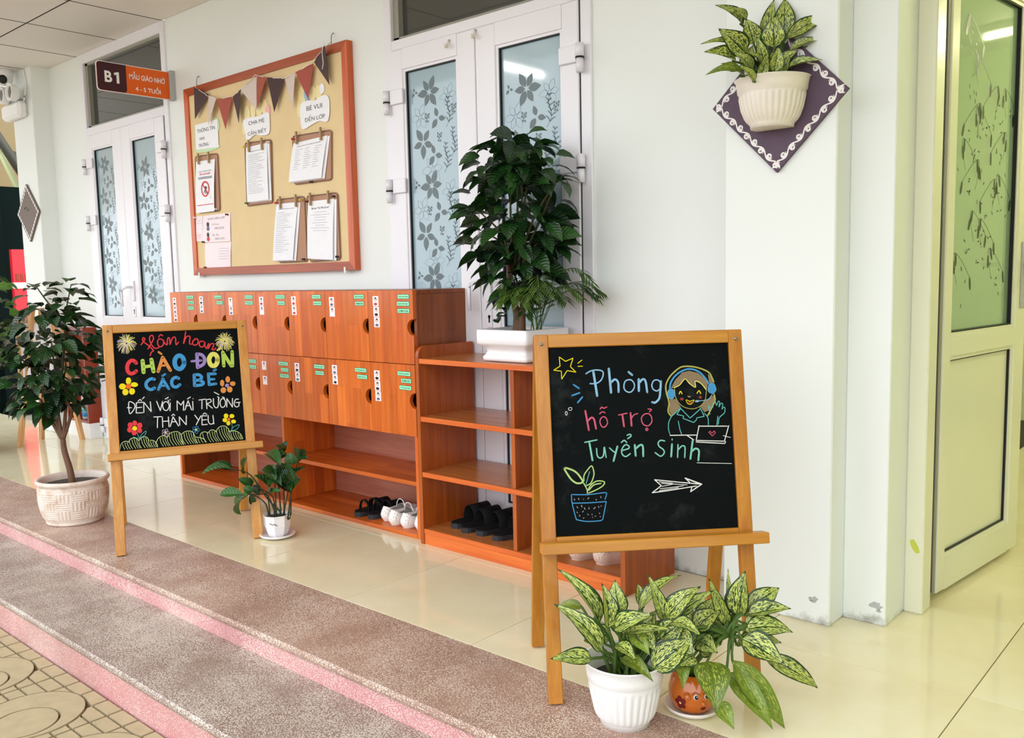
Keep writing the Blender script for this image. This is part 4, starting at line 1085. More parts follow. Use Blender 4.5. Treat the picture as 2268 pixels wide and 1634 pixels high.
def berries(b, fr, x, z, s, h, mi):
    for i, (dx, dz) in enumerate([(0, 0), (1, 0.4), (-0.8, 0.6), (0.3, 1.1), (1.2, 1.5), (-0.4, -1), (0.6, -1.2), (-0.7, 1.7)]):
        b.disc(x + dx * s, z + dz * s, s * 0.42, s * 0.5, h, 8, fr, mi)

def film_print(parent, x0, x1, z0, z1, y, seed):
    """the printed pattern on a pane, clipped to the pane by keeping motifs inside"""
    fr = lambda a, b, h: (a, y - h, b)
    r = random.Random(seed); b = MB()
    w = x1 - x0; per = 0.40; k = 0
    z = z1 - 0.10 - (seed % 3) * 0.07
    while z > z0 + 0.03:
        for (fx, dz, kind) in ((0.42, 0.0, 'f6'), (0.27, -0.21, 'f5'), (0.58, -0.115, 'leaf'), (0.78, -0.13, 'sprig'), (0.60, -0.20, 'berry'), (0.80, -0.03, 'fo'), (0.22, -0.10, 'fo'), (0.90, -0.09, 'berry'), (0.72, -0.32, 'sprig'), (0.50, -0.27, 'leaf'), (0.36, -0.11, 'berry'), (0.88, -0.26, 'sprig'), (0.12, 0.01, 'leaf'), (0.45, -0.33, 'fo')):
            xx = x0 + fx * w; zz = z + dz
            R = 0.074
            if zz - R * 0.6 < z0 or zz + R > z1: continue
            R2 = min(R, xx - x0 - 0.004, x1 - xx - 0.004, zz - z0 - 0.003)
            if kind == 'f6': petal_flower(b, fr, xx, zz, R2, 6, 0.35 + seed, 0.0004, 0, 0.46)
            elif kind == 'f5': petal_flower(b, fr, xx, zz, R2, 5, 1.2 + seed, 0.0005, 0, 0.46)
            elif kind == 'leaf': petal_flower(b, fr, xx, zz, R2 * 0.75, 3, 1.9, 0.0006, 0, 0.5)
            elif kind == 'berry': berries(b, fr, xx, zz, 0.011, 0.0005, 0) if min(xx - x0, x1 - xx) > 0.02 else None
            elif kind == 'fo': petal_flower(b, fr, xx, zz, R2 * 0.95, 6, 0.1, 0.0003, 1, 0.5, False)
            else: sprig(b, fr, min(xx, x1 - 0.04) - 0.01, zz - 0.03, min(0.12, z1 - zz), 1.35, 0.0003, 2, seed + k)
            k += 1
        z -= per
    return b.build('leaf_print', [M['film_print'], M['film_print_light'], M['film_print_mid']], parent)

def make_door(n, label, X0, X1, XM, glass, zt0, zt1, hinges_l, hinges_r):
    t = thing('door_%d' % n, label, 'door', (0, 0, 0), kind='structure')
    F = WY - 0.012
    fr = MB()
    fr.box(X0, X0 + 0.05, F, 2.82, 0, CZ - 0.002, 0.003)
    fr.box(X1 - 0.05, X1, F, 2.82, 0, CZ - 0.002, 0.003)
    fr.box(X0 + 0.05, X1 - 0.05, F, 2.82, zt1, CZ - 0.002, 0.003)
    fr.box(X0 + 0.05, X1 - 0.05, F, 2.82, 2.085, zt0, 0.003)
    fr.build('door_frame', M['upvc'], t)
    b = MB()
    for (a, c, d, e) in ((X0 + 0.05, X1 - 0.05, zt0, zt0 + 0.014), (X0 + 0.05, X1 - 0.05, zt1 - 0.014, zt1), (X0 + 0.05, X0 + 0.085, zt0, zt1), (X1 - 0.064, X1 - 0.05, zt0, zt1)):
        b.box(a, c, F + 0.018, 2.80, d, e)
    b.build('glazing_bead', M['upvc_grey'], t)
    MB().box(X0 + 0.06, X1 - 0.06, F + 0.045, F + 0.051, zt0, zt1).build('transom_pane', M['dark_glass'], t)
    xs = ((X0 + 0.052, XM - 0.002), (XM + 0.002, X1 - 0.052))
    for k in (0, 1):
        a, c = xs[k]; g0, g1 = glass[k]; z0, z1 = 0.857, 1.995
        y0, y1 = F - 0.010, F + 0.05
        leaf = MB()
        leaf.box(a, g0, y0, y1, 0.006, 2.082, 0.003); leaf.box(g1, c, y0, y1, 0.006, 2.082, 0.003)
        leaf.box(g0, g1, y0, y1, z1, 2.082, 0.0); leaf.box(g0, g1, y0, y1, 0.77, z0, 0.0); leaf.box(g0, g1, y0, y1, 0.006, 0.115, 0.0)
        L = leaf.build('door_leaf', M['upvc'], t)
        bead = MB(); rub = MB()
        for (p0, p1) in ((z0, z1), (0.115, 0.77)):
            for (q0, q1, w0, w1) in ((g0, g0 + 0.012, p0, p1), (g1 - 0.012, g1, p0, p1), (g0 + 0.012, g1 - 0.012, p0, p0 + 0.012), (g0 + 0.012, g1 - 0.012, p1 - 0.012, p1)):
                bead.box(q0, q1, y0 + 0.006, y1 - 0.01, w0, w1)
            for (q0, q1, w0, w1) in ((g0 + 0.012, g0 + 0.016, p0 + 0.012, p1 - 0.012), (g1 - 0.016, g1 - 0.012, p0 + 0.012, p1 - 0.012), (g0 + 0.016, g1 - 0.016, p0 + 0.012, p0 + 0.016), (g0 + 0.016, g1 - 0.016, p1 - 0.016, p1 - 0.012)):
                rub.box(q0, q1, y0 + 0.012, y1 - 0.012, w0, w1)
        bead.build('glazing_bead', M['upvc'], L); rub.build('gasket', M['rubber'], L)
        MB().box(g0 + 0.012, g1 - 0.012, y0 + 0.022, y0 + 0.028, z0 + 0.012, z1 - 0.012).build('frosted_pane', M['film'], L)
        film_print(L, g0 + 0.017, g1 - 0.017, z0 + 0.017, z1 - 0.017, y0 + 0.022, n * 3 + k)
        MB().box(g0 + 0.012, g1 - 0.012, y0 + 0.02, y0 + 0.03, 0.127, 0.758).build('lower_panel', M['upvc'], L)
        for hz in ((hinges_l, hinges_r)[k]):
            hx = a if k == 0 else c; s = 1 if k == 0 else -1
            h = MB()
            x0_, x1_ = sorted((hx + s * 0.0, hx + s * 0.085))
            h.box(x0_, x1_, y0 - 0.012, y0, hz - 0.012, hz + 0.052, 0.003)
            h.tube([(hx - s * 0.018, y0 - 0.014, hz - 0.052), (hx - s * 0.018, y0 - 0.014, hz - 0.002)], 0.014, 10)
            h.tube([(hx - s * 0.018, y0 - 0.014, hz + 0.004), (hx - s * 0.018, y0 - 0.014, hz + 0.052)], 0.016, 10)
            h.build('hinge', M['upvc'], L)
            MB().tube([(hx - s * 0.018, y0 - 0.014, hz - 0.002), (hx - s * 0.018, y0 - 0.014, hz + 0.004)], 0.0165, 10).build('hinge_ring', M['rubber'], L)
        if k == 1:
            hd = MB(); hx = a + 0.05
            hd.box(hx - 0.016, hx + 0.016, y0 - 0.012, y0, 0.97, 1.10, 0.003)
            hd.tube([(hx, y0 - 0.012, 1.06), (hx, y0 - 0.05, 1.06), (hx - 0.02, y0 - 0.055, 1.055), (hx - 0.062, y0 - 0.05, 1.045), (hx - 0.07, y0 - 0.05, 1.03), (hx - 0.07, y0 - 0.05, 0.935)], 0.008, 8)
            hd.build('door_handle', M['upvc'], L)
            MB().box(hx - 0.014, hx + 0.014, y0 - 0.006, y0, 0.865, 0.935, 0.002).build('lock_plate', M['upvc'], L)
            ky = MB(); fr2 = lambda p, q, h: (p, y0 - 0.0065 - h, q)
            ky.disc(hx, 0.91, 0.0075, 0.0075, 0, 12, fr2); ky.add([fr2(hx - 0.004, 0.885, 0), fr2(hx + 0.004, 0.885, 0), fr2(hx + 0.004, 0.908, 0), fr2(hx - 0.004, 0.908, 0)], [(0, 1, 2, 3)])
            ky.build('keyhole', M['rubber'], L)
    MB().box(XM - 0.002, XM + 0.002, F - 0.004, F + 0.04, 0.006, 2.082).build('meeting_gap', M['upvc_grey'], t)
    MB().box(X0 + 0.0485, X0 + 0.052, F - 0.001, F + 0.03, 0.006, 2.082).build('hinge_gap', M['upvc_grey'], t)
    MB().box(X1 - 0.052, X1 - 0.0485, F - 0.001, F + 0.03, 0.006, 2.082).build('hinge_gap', M['rubber'], t)
    return t
make_door(1, 'white double door with frosted panes under the orange class sign', D1[0], D1[1], -5.708, ((-6.135, -5.83), (-5.585, -5.26)), 2.14, 2.565, (1.88, 1.50, 0.10), (1.88, 1.50))
d2 = make_door(2, 'white double door with leaf printed panes behind the tall shelf plant', D2[0], D2[1], -2.556, ((-3.0, -2.66), (-2.445, -2.107)), 2.13, 2.58, (1.86, 1.47), (1.87, 1.47))
for (hx, hz) in ((-2.70, 2.045), (-2.545, 2.055)):
    MB().tube([(hx, WY - 0.022, hz + 0.018), (hx, WY - 0.03, hz + 0.01), (hx, WY - 0.036, hz - 0.012), (hx, WY - 0.046, hz - 0.016), (hx, WY - 0.05, hz - 0.002)], 0.005, 8).build('adhesive_hook', M['oldpot'], d2)

# the open door into the green room
def open_door():
    a = math.atan2(0.082, 0.747)
    t = thing('door_3', 'cream glazed door standing open to the green room', 'door', (-0.817, 2.95, 0), -a, kind='structure')
    # local: y along the leaf, x = leaf normal (towards the camera side)
    th = 0.05; Ln = 0.755; ZT = 2.12
    g0, g1 = 0.085, 0.655; z0, z1 = 0.85, 1.985
    L = MB()
    L.box(-th, 0, 0.028, g0, 0.02, ZT, 0.003); L.box(-th, 0, g1, Ln, 0.02, ZT, 0.003)
    L.box(-th, 0, g0, g1, z1, ZT); L.box(-th, 0, g0, g1, 0.79, z0); L.box(-th, 0, g0, g1, 0.02, 0.125)
    leaf = L.build('door_leaf', M['upvc_cream'], t)
    MB().box(-th + 0.004, -0.006, 0.010, 0.028, 0.025, ZT).build('leaf_profile', M['upvc_grey'], leaf)
    MB().box(-th + 0.008, -0.010, 0.0, 0.010, 0.03, ZT).build('gasket', M['rubber'], leaf)
    b = MB(); r_ = MB()
    for p0, p1 in ((z0, z1), (0.125, 0.79)):
        for (q0, q1, w0, w1) in ((g0, g0 + 0.014, p0, p1), (g1 - 0.014, g1, p0, p1), (g0 + 0.014, g1 - 0.014, p0, p0 + 0.014), (g0 + 0.014, g1 - 0.014, p1 - 0.014, p1)):
            b.box(-th + 0.01, -0.006, q0, q1, w0, w1)
        r_.box(-th + 0.014, -0.010, g1 - 0.019, g1 - 0.014, p0 + 0.014, p1 - 0.014)
        r_.box(-th + 0.014, -0.010, g0 + 0.014, g1 - 0.019, p0 + 0.014, p0 + 0.018)
        r_.box(-th + 0.014, -0.010, g0 + 0.014, g1 - 0.019, p1 - 0.018, p1 - 0.014)
    b.build('glazing_bead', M['upvc_cream'], leaf); r_.build('gasket', M['rubber'], leaf)
    MB().box(-0.028, -0.022, g0 + 0.014, g1 - 0.019, z0 + 0.018, z1 - 0.018).build('vine_pane', M['clear_glass'], leaf)
    MB().box(-0.03, -0.018, g0 + 0.014, g1 - 0.014, 0.139, 0.776).build('lower_panel', M['upvc_cream'], leaf)
    MB().box(0, 0.006, g1 + 0.035, g1 + 0.075, 0.92, 1.16, 0.002).build('lock_plate', M['greypl'], leaf)
    MB().tube([(0.006, g1 + 0.055, 1.08), (0.045, g1 + 0.055, 1.08), (0.05, g1 + 0.02, 1.08), (0.05, g1 - 0.06, 1.08)], 0.008, 8).build('door_handle', M['greypl'], leaf)
    # vine print
    fr = lambda p, q, h: (-0.0215 + h, p, q)
    pb = MB(); r = random.Random(8)
    def vl(x, z, L_, a, w):
        pts = [(x + L_ * t_ * math.cos(a), z + L_ * t_ * math.sin(a)) for t_ in (0, .25, .5, .75, 1)]
        pb.ribbon(pts, w, 0.0003, fr, 0, True)
    lo, hi = g0 + 0.03, g1 - 0.03
    for k in range(15):
        x = r.uniform(lo, hi); z = r.uniform(z0 + 0.12, z1 - 0.18); d = r.choice((-1, 1))
        pts = []
        for i in range(8):
            px = x + d * 0.02 * i * math.cos(i * 0.35); pz = z + 0.1 * math.sin(i * 0.42)
            pts.append((min(max(px, lo), hi), min(pz, z1 - 0.03)))
        pb.ribbon(smooth_path(pts, 3), 0.0018, 0.0002, fr)
        for i in (2, 4, 7):
            vl(pts[i][0], pts[i][1], 0.042, r.uniform(-2.0, -1.1), 0.016)
        for i in range(7):
            qx = min(max(x + r.uniform(-0.08, 0.08), lo), hi); qz = z + r.uniform(-0.08, 0.06)
            vl(qx, qz, 0.014, r.uniform(0, 6.28), 0.005)
    pb.build('vine_print', M['leaf_dark'], leaf)
    # fixed jamb
    f = thing('door_4', 'cream plastic jamb of the open door', 'door frame', (0, 0, 0), kind='structure')
    j = MB(); j.box(-0.866, -0.81, 2.815, 2.90, 0, CZ, 0.004); j.box(-0.866, -0.835, 2.90, 2.95, 0, CZ, 0.002)
    jm = j.build('jamb', M['upvc_cream'], f)
    MB().box(-0.835, -0.822, 2.90, 2.935, 0.0, CZ).build('gasket', M['rubber'], f)
    fr3 = lambda p, q, h: (p, 2.8148 - h, q)
    pts = [(-0.845, 0.235), (-0.84, 0.222), (-0.832, 0.207), (-0.826, 0.195)]
    MB().ribbon(pts, 0.02, 0, fr3, 0, True).build('paint_splash', M['limestain'], f)
open_door()
# ---------------------------------------------------------------- text as flat mesh
_tc = bpy.data.curves.new('lettering', 'FONT'); _tc.align_x = 'LEFT'; _tc.align_y = 'CENTER'
_tc.resolution_u = 3
_to = bpy.data.objects.new('lettering', _tc); C.objects.link(_to)
_cache = {}
def raw_text(s, bold=0.0):
    k = (s, bold)
    if k not in _cache:
        _tc.body = s; _tc.offset = bold
        bpy.context.view_layer.update()
        dg = bpy.context.evaluated_depsgraph_get()
        me = bpy.data.meshes.new_from_object(_to.evaluated_get(dg))
        _cache[k] = ([tuple(v.co) for v in me.vertices], [tuple(p.vertices) for p in me.polygons])
        bpy.data.meshes.remove(me)
    return _cache[k]
HORN = {'Ơ': ('O', ''), 'Ờ': ('O', 'grave'), 'Ớ': ('O', 'acute'), 'Ỡ': ('O', 'tilde'), 'ơ': ('o', ''), 'ờ': ('o', 'grave'), 'ớ': ('o', 'acute'), 'Đ': ('D', 'bar')}
def text_geo(s, bold=0.0):
    """letters of a line; o-horn letters are put together from the plain letter, its horn and its tone mark"""
    if not any(ch in HORN for ch in s): return raw_text(s, bold)
    s2 = ''.join(HORN[ch][0] if ch in HORN else ch for ch in s)
    vs, fs = [list(q) for q in raw_text(s2, bold)]
    g = MB(); g.v = list(vs); g.f = [list(q) for q in fs]; g.m = [0] * len(fs); g.s = [False] * len(fs)
    fr0 = lambda p, q, h: (p, q, 0.0)
    for i, ch in enumerate(s):
        if ch not in HORN: continue
        o, tone = HORN[ch]
        ov = raw_text(o, bold)[0]; w = max(v[0] for v in ov) - min(v[0] for v in ov); hh = max(v[1] for v in ov); lo = min(v[1] for v in ov)
        xr = max(v[0] for v in raw_text(s2[:i + 1], bold)[0]); tw = 0.055 + bold
        if tone == 'bar':
            g.ribbon([(xr - w - 0.09, hh * 0.52), (xr - w * 0.55, hh * 0.52)], tw, 0, fr0); continue
        g.ribbon([(xr - 0.12 * w, hh - 0.05), (xr + 0.02, hh - 0.01), (xr + 0.04, hh + 0.08)], tw, 0, fr0)
        cx = xr - w / 2; z = hh + 0.07
        if tone == 'grave': g.ribbon([(cx - 0.1, z + 0.14), (cx + 0.06, z + 0.02)], tw, 0, fr0)
        if tone == 'acute': g.ribbon([(cx + 0.1, z + 0.14), (cx - 0.06, z + 0.02)], tw, 0, fr0)
        if tone == 'tilde': g.ribbon([(cx - 0.16, z + 0.03), (cx - 0.07, z + 0.1), (cx + 0.05, z + 0.05), (cx + 0.15, z + 0.12)], tw, 0, fr0)
    return g.v, g.f
def put_text(b, s, cx, cz, w, h, fr, off, mi=0, bold=0.0):
    """text squeezed into a w x h box centred at (cx, cz)"""
    vs, fs = text_geo(s, bold)
    x0, x1 = min(v[0] for v in vs), max(v[0] for v in vs); y0, y1 = min(v[1] for v in vs), max(v[1] for v in vs)
    sx = w / (x1 - x0); sy = h / (y1 - y0)
    b.add([fr(cx + (v[0] - (x0 + x1) / 2) * sx, cz + (v[1] - (y0 + y1) / 2) * sy, off) for v in vs], fs, mi)
def quad(b, x0, x1, z0, z1, fr, h, mi=0):
    b.add([fr(x0, z0, h), fr(x1, z0, h), fr(x1, z1, h), fr(x0, z1, h)], [(0, 1, 2, 3)], mi)

# ---------------------------------------------------------------- the locker cabinet
CF, CBK = 2.404, 2.712
CX = [-4.612, -4.334, -4.052, -3.773, -3.505, -3.226, -2.929, -2.647]
def locker():
    t = thing('locker_cabinet', 'long orange wooden locker cabinet with fourteen doors and open shoe shelves', 'cabinet', (-3.63, 2.56, 0))
    B = lambda *a: MB().box(*a, 0.0015)
    x0, x1 = CX[0], CX[-1]
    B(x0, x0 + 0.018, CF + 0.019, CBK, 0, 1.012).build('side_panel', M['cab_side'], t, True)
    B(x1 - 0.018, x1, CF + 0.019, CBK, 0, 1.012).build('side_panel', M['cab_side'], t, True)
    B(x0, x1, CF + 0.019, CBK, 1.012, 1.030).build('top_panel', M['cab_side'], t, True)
    B(x0 + 0.018, x1 - 0.018, CBK - 0.008, CBK, 0.018, 1.012).build('back_panel', M['cab_back'], t, True)
    B(x0 + 0.018, x1 - 0.018, CF + 0.022, CBK - 0.008, 0.435, 0.452).build('locker_floor', M['cab_x'], t, True)
    B(x0 + 0.018, x1 - 0.018, CF + 0.024, CBK - 0.008, 0.722, 0.738).build('locker_shelf', M['cab_x'], t, True)
    B(x0 + 0.018, x1 - 0.018, CF + 0.002, CBK - 0.008, 0.0, 0.018).build('bottom_shelf', M['cab_x'], t, True)
    dv = [-3.612]
    for d in dv: B(d, d + 0.018, CF + 0.004, CBK - 0.008, 0.018, 0.435).build('divider', M['cab_v'], t, True)
    for a, b in ((x0 + 0.018, dv[0]), (dv[0] + 0.018, x1 - 0.018)):
        B(a, b, CF + 0.012, CBK - 0.008, 0.219, 0.237).build('shoe_shelf', M['cab_x'], t, True)
    B(x1 - 0.018, x1, CF + 0.002, CF + 0.0185, 0.0, 0.430).build('front_post', M['cab_v'], t, True)
    B(x0, x0 + 0.018, CF + 0.002, CF + 0.0185, 0.0, 0.430).build('front_post', M['cab_v'], t, True)
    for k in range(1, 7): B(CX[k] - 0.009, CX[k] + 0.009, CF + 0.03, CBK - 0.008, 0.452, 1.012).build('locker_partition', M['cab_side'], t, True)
    NAMES = ['Nguyễn Bảo Ngọc', 'Lê Minh Châu', 'Chu Phương Linh', 'Trần Gia Hân', 'Nguyễn Đức Huy', 'Phạm Tuấn Anh', 'Vũ Hoàng Nam', 'Đỗ Thảo Nguyên', 'Nguyễn Nhật Minh', 'Đỗ Hoàng Bảo An', 'Nguyễn Hà Tuệ Lâm', 'Nguyễn Duy Ngọc Minh', 'Hà Minh Khôi', 'Trần Ngọc Diệp']
    r = random.Random(11)
    ncard = [[3, 2, 2, 2, 2, 2, 3], [2, 2, 2, 2, 2, 2, 3]]
    ntag = [[3, 2, 2, 2, 2, 2, 3], [2, 2, 2, 3, 2, 2, 3]]
    nk = 0
    for row, (z0, z1) in enumerate(((0.7285, 1.0285), (0.431, 0.7255))):
        for k in range(7):
            xa, xb = CX[k] + 0.001, CX[k + 1] - 0.001
            zc = (z0 + z1) / 2
            R = 0.033; arc = [(xb - 0.0 - R * 1.12 * math.sin(a), zc - R * math.cos(a)) for a in [math.pi * i / 12 for i in range(13)]]
            poly = [(xa, z0), (xb, z0)] + [(xb, zc - R)] + arc[1:-1] + [(xb, zc + R), (xb, z1), (xa, z1)]
            d = MB().prism(poly, 0, 0.018, fr=lambda a, b, h: (a, CF + h, b)).build('locker_door', M['cab_v'], t, True)
            d['label'] = 'locker door in the %s row, column %d from the left' % ('upper' if row == 0 else 'lower', k + 1)
            if row == 1 and k < 2: continue
            fr = lambda a, b, h: (a, CF - h, b)
            cx = xa + 0.028 + r.uniform(-0.004, 0.006); cz = z1 - 0.022 - r.uniform(0, 0.012)
            for i in range(ncard[row][k]):
                c = MB(); w, hh = 0.036, 0.042
                c.box(cx, cx + w, CF - 0.0008, CF, cz - hh, cz, 0, 0)
                fx, fz = cx + w / 2, cz - 0.017
                c.disc(fx, fz + 0.003, 0.0075, 0.0095, 0.0010, 10, fr, 1)
                c.disc(fx, fz - 0.0005, 0.0056, 0.0072, 0.0012, 10, fr, 2)
                c.disc(fx, cz - 0.033, 0.011, 0.006, 0.0010, 10, fr, 3)
                c.build('photo_card', [M['cardpink'] if r.random() < .6 else M['paper'], M['hairblack'], M['skin'], M[r.choice(['shirt', 'shirtblue', 'whitepl', 'hairblack'])]], d, True)
                cz -= hh + (0.002 if not (row == 1 and k == 3) else 0.03)
                cx += 0.002
            cz = z1 - 0.016 - (0.012 if row else 0)
            for i in range(ntag[row][k]):
                w = r.uniform(0.062, 0.082); hh = 0.0195; xr = xb - 0.018 - r.uniform(0, 0.008)
                c = MB(); c.box(xr - w, xr, CF - 0.0008, CF, cz - hh, cz, 0, 0)
                quad(c, xr - w + 0.0016, xr - 0.0016, cz - hh + 0.0016, cz - 0.0016, fr, 0.0010, 1)
                put_text(c, NAMES[nk % len(NAMES)], xr - w / 2, cz - hh / 2, w * 0.78, 0.0085, fr, 0.0013, 0, 0.01); nk += 1
                c.build('name_tag', [M['mintedge'], M['mintcard']], d, True)
                cz -= hh + 0.0095
    return t
locker()

# ---------------------------------------------------------------- the open shoe rack
def rack():
    x0, x1, y0, y1 = -2.612, -1.615, 2.375, 2.69
    t = thing('shoe_rack', 'open backed orange wooden shoe rack under the tall potted plant', 'shelf', ((x0 + x1) / 2, 2.53, 0))
    def side(x):
        zt = 0.805; R = 0.04
        poly = [(y0, 0), (y1, 0), (y1, zt)] + [(y0 + R - R * math.sin(a), zt - R + R * math.cos(a)) for a in [math.pi / 2 * i / 6 for i in range(7)]]
        MB().prism(poly, x, x + 0.018, fr=lambda a, b, h: (h, a, b)).build('side_panel', M['rack_v'], t, True)
    side(x0); side(x1 - 0.018)
    for z in (0.757, 0.524, 0.298, 0.064):
        b = MB().box(x0 + 0.018, x1 - 0.018, y0 + 0.008, y1, z - 0.019, z - 0.0005, 0.0)
        s = b.build('shelf_board', M['rack_top'], t, True)
        MB().box(x0 + 0.018, x1 - 0.018, y0 + 0.002, y0 + 0.008, z - 0.020, z - 0.0002, 0.001).build('shelf_edge', M['rack_x'], s, True)
    MB().box(x0 + 0.018, x1 - 0.018, y0 + 0.004, y0 + 0.02, 0.0, 0.044, 0.001).build('plinth', M['rack_x'], t, True)
    for (a, b) in ((0.0635, 0.278), (0.2975, 0.504), (0.5235, 0.737)):
        MB().box(-2.118, -2.100, y0 + 0.01, y1, a, b, 0.001).build('divider', M['rack_v'], t, True)
rack()

# ---------------------------------------------------------------- chalkboard easels
def easel(label, loc, rz, tilt, spread, strokes, mv, mx, W0=-0.014, W1=0.539, sw=0.036):
    t = thing('chalkboard_easel', label, 'easel', (loc[0], loc[1], 0), rz)
    ct, st = math.cos(tilt), math.sin(tilt)
    fr = lambda a, b, h: (a, b * st - h * ct, b * ct + h * st)     # (u, v, out of the board)
    xf = lambda p: fr(p[0], p[1], p[2])
    top = 0.936
    MBx = lambda: MB(xf)
    MBx().box(W0, W0 + sw, 0.004, top, -0.024, 0.0, 0.002).build('front_leg', mv, t)
    MBx().box(W1 - sw, W1, 0.004, top, -0.024, 0.0, 0.002).build('front_leg', mv, t)
    MBx().box(W0 + sw, W1 - sw, top - 0.034, top, -0.022, 0.0, 0.002).build('top_rail', mx, t)
    MBx().box(W0 + sw, W1 - sw, 0.385, 0.418, -0.022, 0.0, 0.002).build('bottom_rail', mx, t)
    MBx().box(W0 - 0.008, W1 + 0.026, 0.380, 0.408, 0.0, 0.045, 0.002).build('chalk_tray', mx, t)
    bd = MBx().box(W0 + sw, W1 - sw, 0.4182, top - 0.0342, -0.016, -0.010).build('chalkboard', M['chalkboard'], t)
    # rear legs, hinged at the top
    for xa in (W0 + 0.002, W1 - sw + 0.0):
        topy = top * st + 0.018; topz = top * ct - 0.012
        dy, dz = spread - topy, -topz
        ln = math.hypot(dy, dz); ty, tz = dy / ln, dz / ln
        g = lambda p: (p[0], topy + ty * p[1] - tz * p[2] * -1 * -1, topz + tz * p[1] + ty * p[2])
        b = MB(lambda p: (p[0], topy + ty * p[1] - tz * p[2], topz + tz * p[1] + ty * p[2]))
        b.box(xa, xa + 0.036, 0.0, ln - 0.004, 0.0, 0.022, 0.002).build('rear_leg', mv, t)
    m = 0.30; topy = top * st + 0.018; topz = top * ct - 0.012
    cy = topy + (spread - topy) * 0.62; cz = topz * (1 - 0.62)
    MB().box(W0 + 0.04, W1 - sw + 0.0, cy + 0.004, cy + 0.022, cz - 0.018, cz + 0.018, 0.002).build('rear_crossbar', mx, t)
    for xa in (W0 + 0.018, W1 - 0.018):
        MB().tube([(xa, topy - 0.03, topz - 0.012), (xa, topy + 0.03, topz - 0.012)], 0.004, 8).build('hinge_bolt', M['metal'], t)
    # chalk: one part for each word or drawing
    groups = {}
    for el, col, w, kind, flatp in strokes:
        groups.setdefault(el, []).append((col, w, kind, [(flatp[i] / 1000, flatp[i + 1] / 1000) for i in range(0, len(flatp), 2)]))
    n_el = {}
    lvl = 0
    for el, ss in groups.items():
        cols = []
        b = MB()
        for col, w, kind, pts in ss:
            if col not in cols: cols.append(col)
            mi = cols.index(col)
            lvl += 1
            h = -0.0098 + 0.000003 * lvl + (0.0006 if kind == 'g' else 0.0)
            if kind in 'fg':
                b.add([fr(p, q, h) for p, q in pts], [list(range(len(pts)))], mi)
            else:
                p2 = smooth_path(pts, 4) if kind == 's' and len(pts) > 2 else pts
                if kind == 'l' and len(pts) > 2:
                    for i in range(len(pts) - 1): b.ribbon(pts[i:i + 2], w / 1000, h, fr, mi)
                else:
                    b.ribbon(p2, w / 1000, h, fr, mi)
        b.build(el.split('#')[0], [M['ch_' + c] for c in cols], bd, recalc=False)
    return t
easel('easel with a colourful chalk welcome in big letters and flowers', (-3.438, 1.511), math.radians(64.586), math.radians(13), 0.50, CHALK_LEFT, M['pine_v'], M['pine_x'], -0.008, 0.558, 0.038)
easel('nearest easel with a chalk girl in a headset and an arrow', (-1.331, 1.642), math.radians(47.452), math.radians(10), 0.35, CHALK_RIGHT, M['pine2_v'], M['pine2_x'])

# ---------------------------------------------------------------- pin board with bunting and papers
BY = 2.697
def pin_board():
    t = thing('pin_board', 'large tan pin board in a red brown wooden frame', 'notice board', (-4.11, WY, 1.12))
    x0, x1, z0, z1 = -4.862, -3.362, 1.122, 2.187
    fw_ = 0.042
    def rail(poly, mat):
        MB().prism(poly, 0, 0.034, fr=lambda a, b, h: (a, BY - 0.006 + h, b)).build('frame_rail', mat, t, True)
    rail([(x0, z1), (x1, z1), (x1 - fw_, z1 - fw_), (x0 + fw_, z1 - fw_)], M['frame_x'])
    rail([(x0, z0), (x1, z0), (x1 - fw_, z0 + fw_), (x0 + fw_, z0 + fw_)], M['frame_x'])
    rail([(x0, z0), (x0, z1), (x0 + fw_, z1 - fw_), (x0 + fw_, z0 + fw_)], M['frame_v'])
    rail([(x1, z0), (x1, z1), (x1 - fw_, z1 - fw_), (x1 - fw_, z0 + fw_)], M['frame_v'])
    MB().box(x0 + 0.02, x1 - 0.02, BY + 0.004, WY - 0.002, z0 + 0.02, z1 - 0.02).build('felt_panel', M['cork'], t, True)
    for hx in (-4.73, -3.49):
        MB().tube(smooth_path([(hx, WY - 0.004, z1 + 0.055), (hx, WY - 0.012, z1 + 0.058), (hx, WY - 0.022, z1 + 0.04), (hx + 0.004, WY - 0.026, z1 + 0.01), (hx + 0.006, WY - 0.018, z1 - 0.002)]), 0.0022, 6).build('hanging_hook', M['metal'], t, True)
    for hx in (-4.80, -3.44):
        MB().box(hx - 0.006, hx + 0.006, BY - 0.008, WY - 0.001, z0 - 0.012, z0 + 0.016).build('lower_clip', M['whitepl'], t, True)
pin_board()
P = BY + 0.004      # face of the felt
TRI = [('penbrown', (-4689, 2172), (-4578, 2117), (-4727, 2003)), ('pencream', (-4578, 2112), (-4460, 2078), (-4591, 1952)), ('penred', (-4457, 2073), (-4340, 2070), (-4413, 1908)), ('penbrown', (-4335, 2069), (-4215, 2088), (-4280, 1924)),
       ('pencream', (-4222, 2090), (-4101, 2139), (-4105, 1966)), ('penred', (-4093, 2144), (-3976, 2110), (-4105, 1971)), ('penbrown', (-3970, 2109), (-3853, 2090), (-3948, 1936)), ('pencream', (-3851, 2086), (-3729, 2094), (-3789, 1927)),
       ('penred', (-3726, 2095), (-3608, 2121), (-3657, 1957)), ('penbrown', (-3604, 2125), (-3486, 2177), (-3485, 1999))]
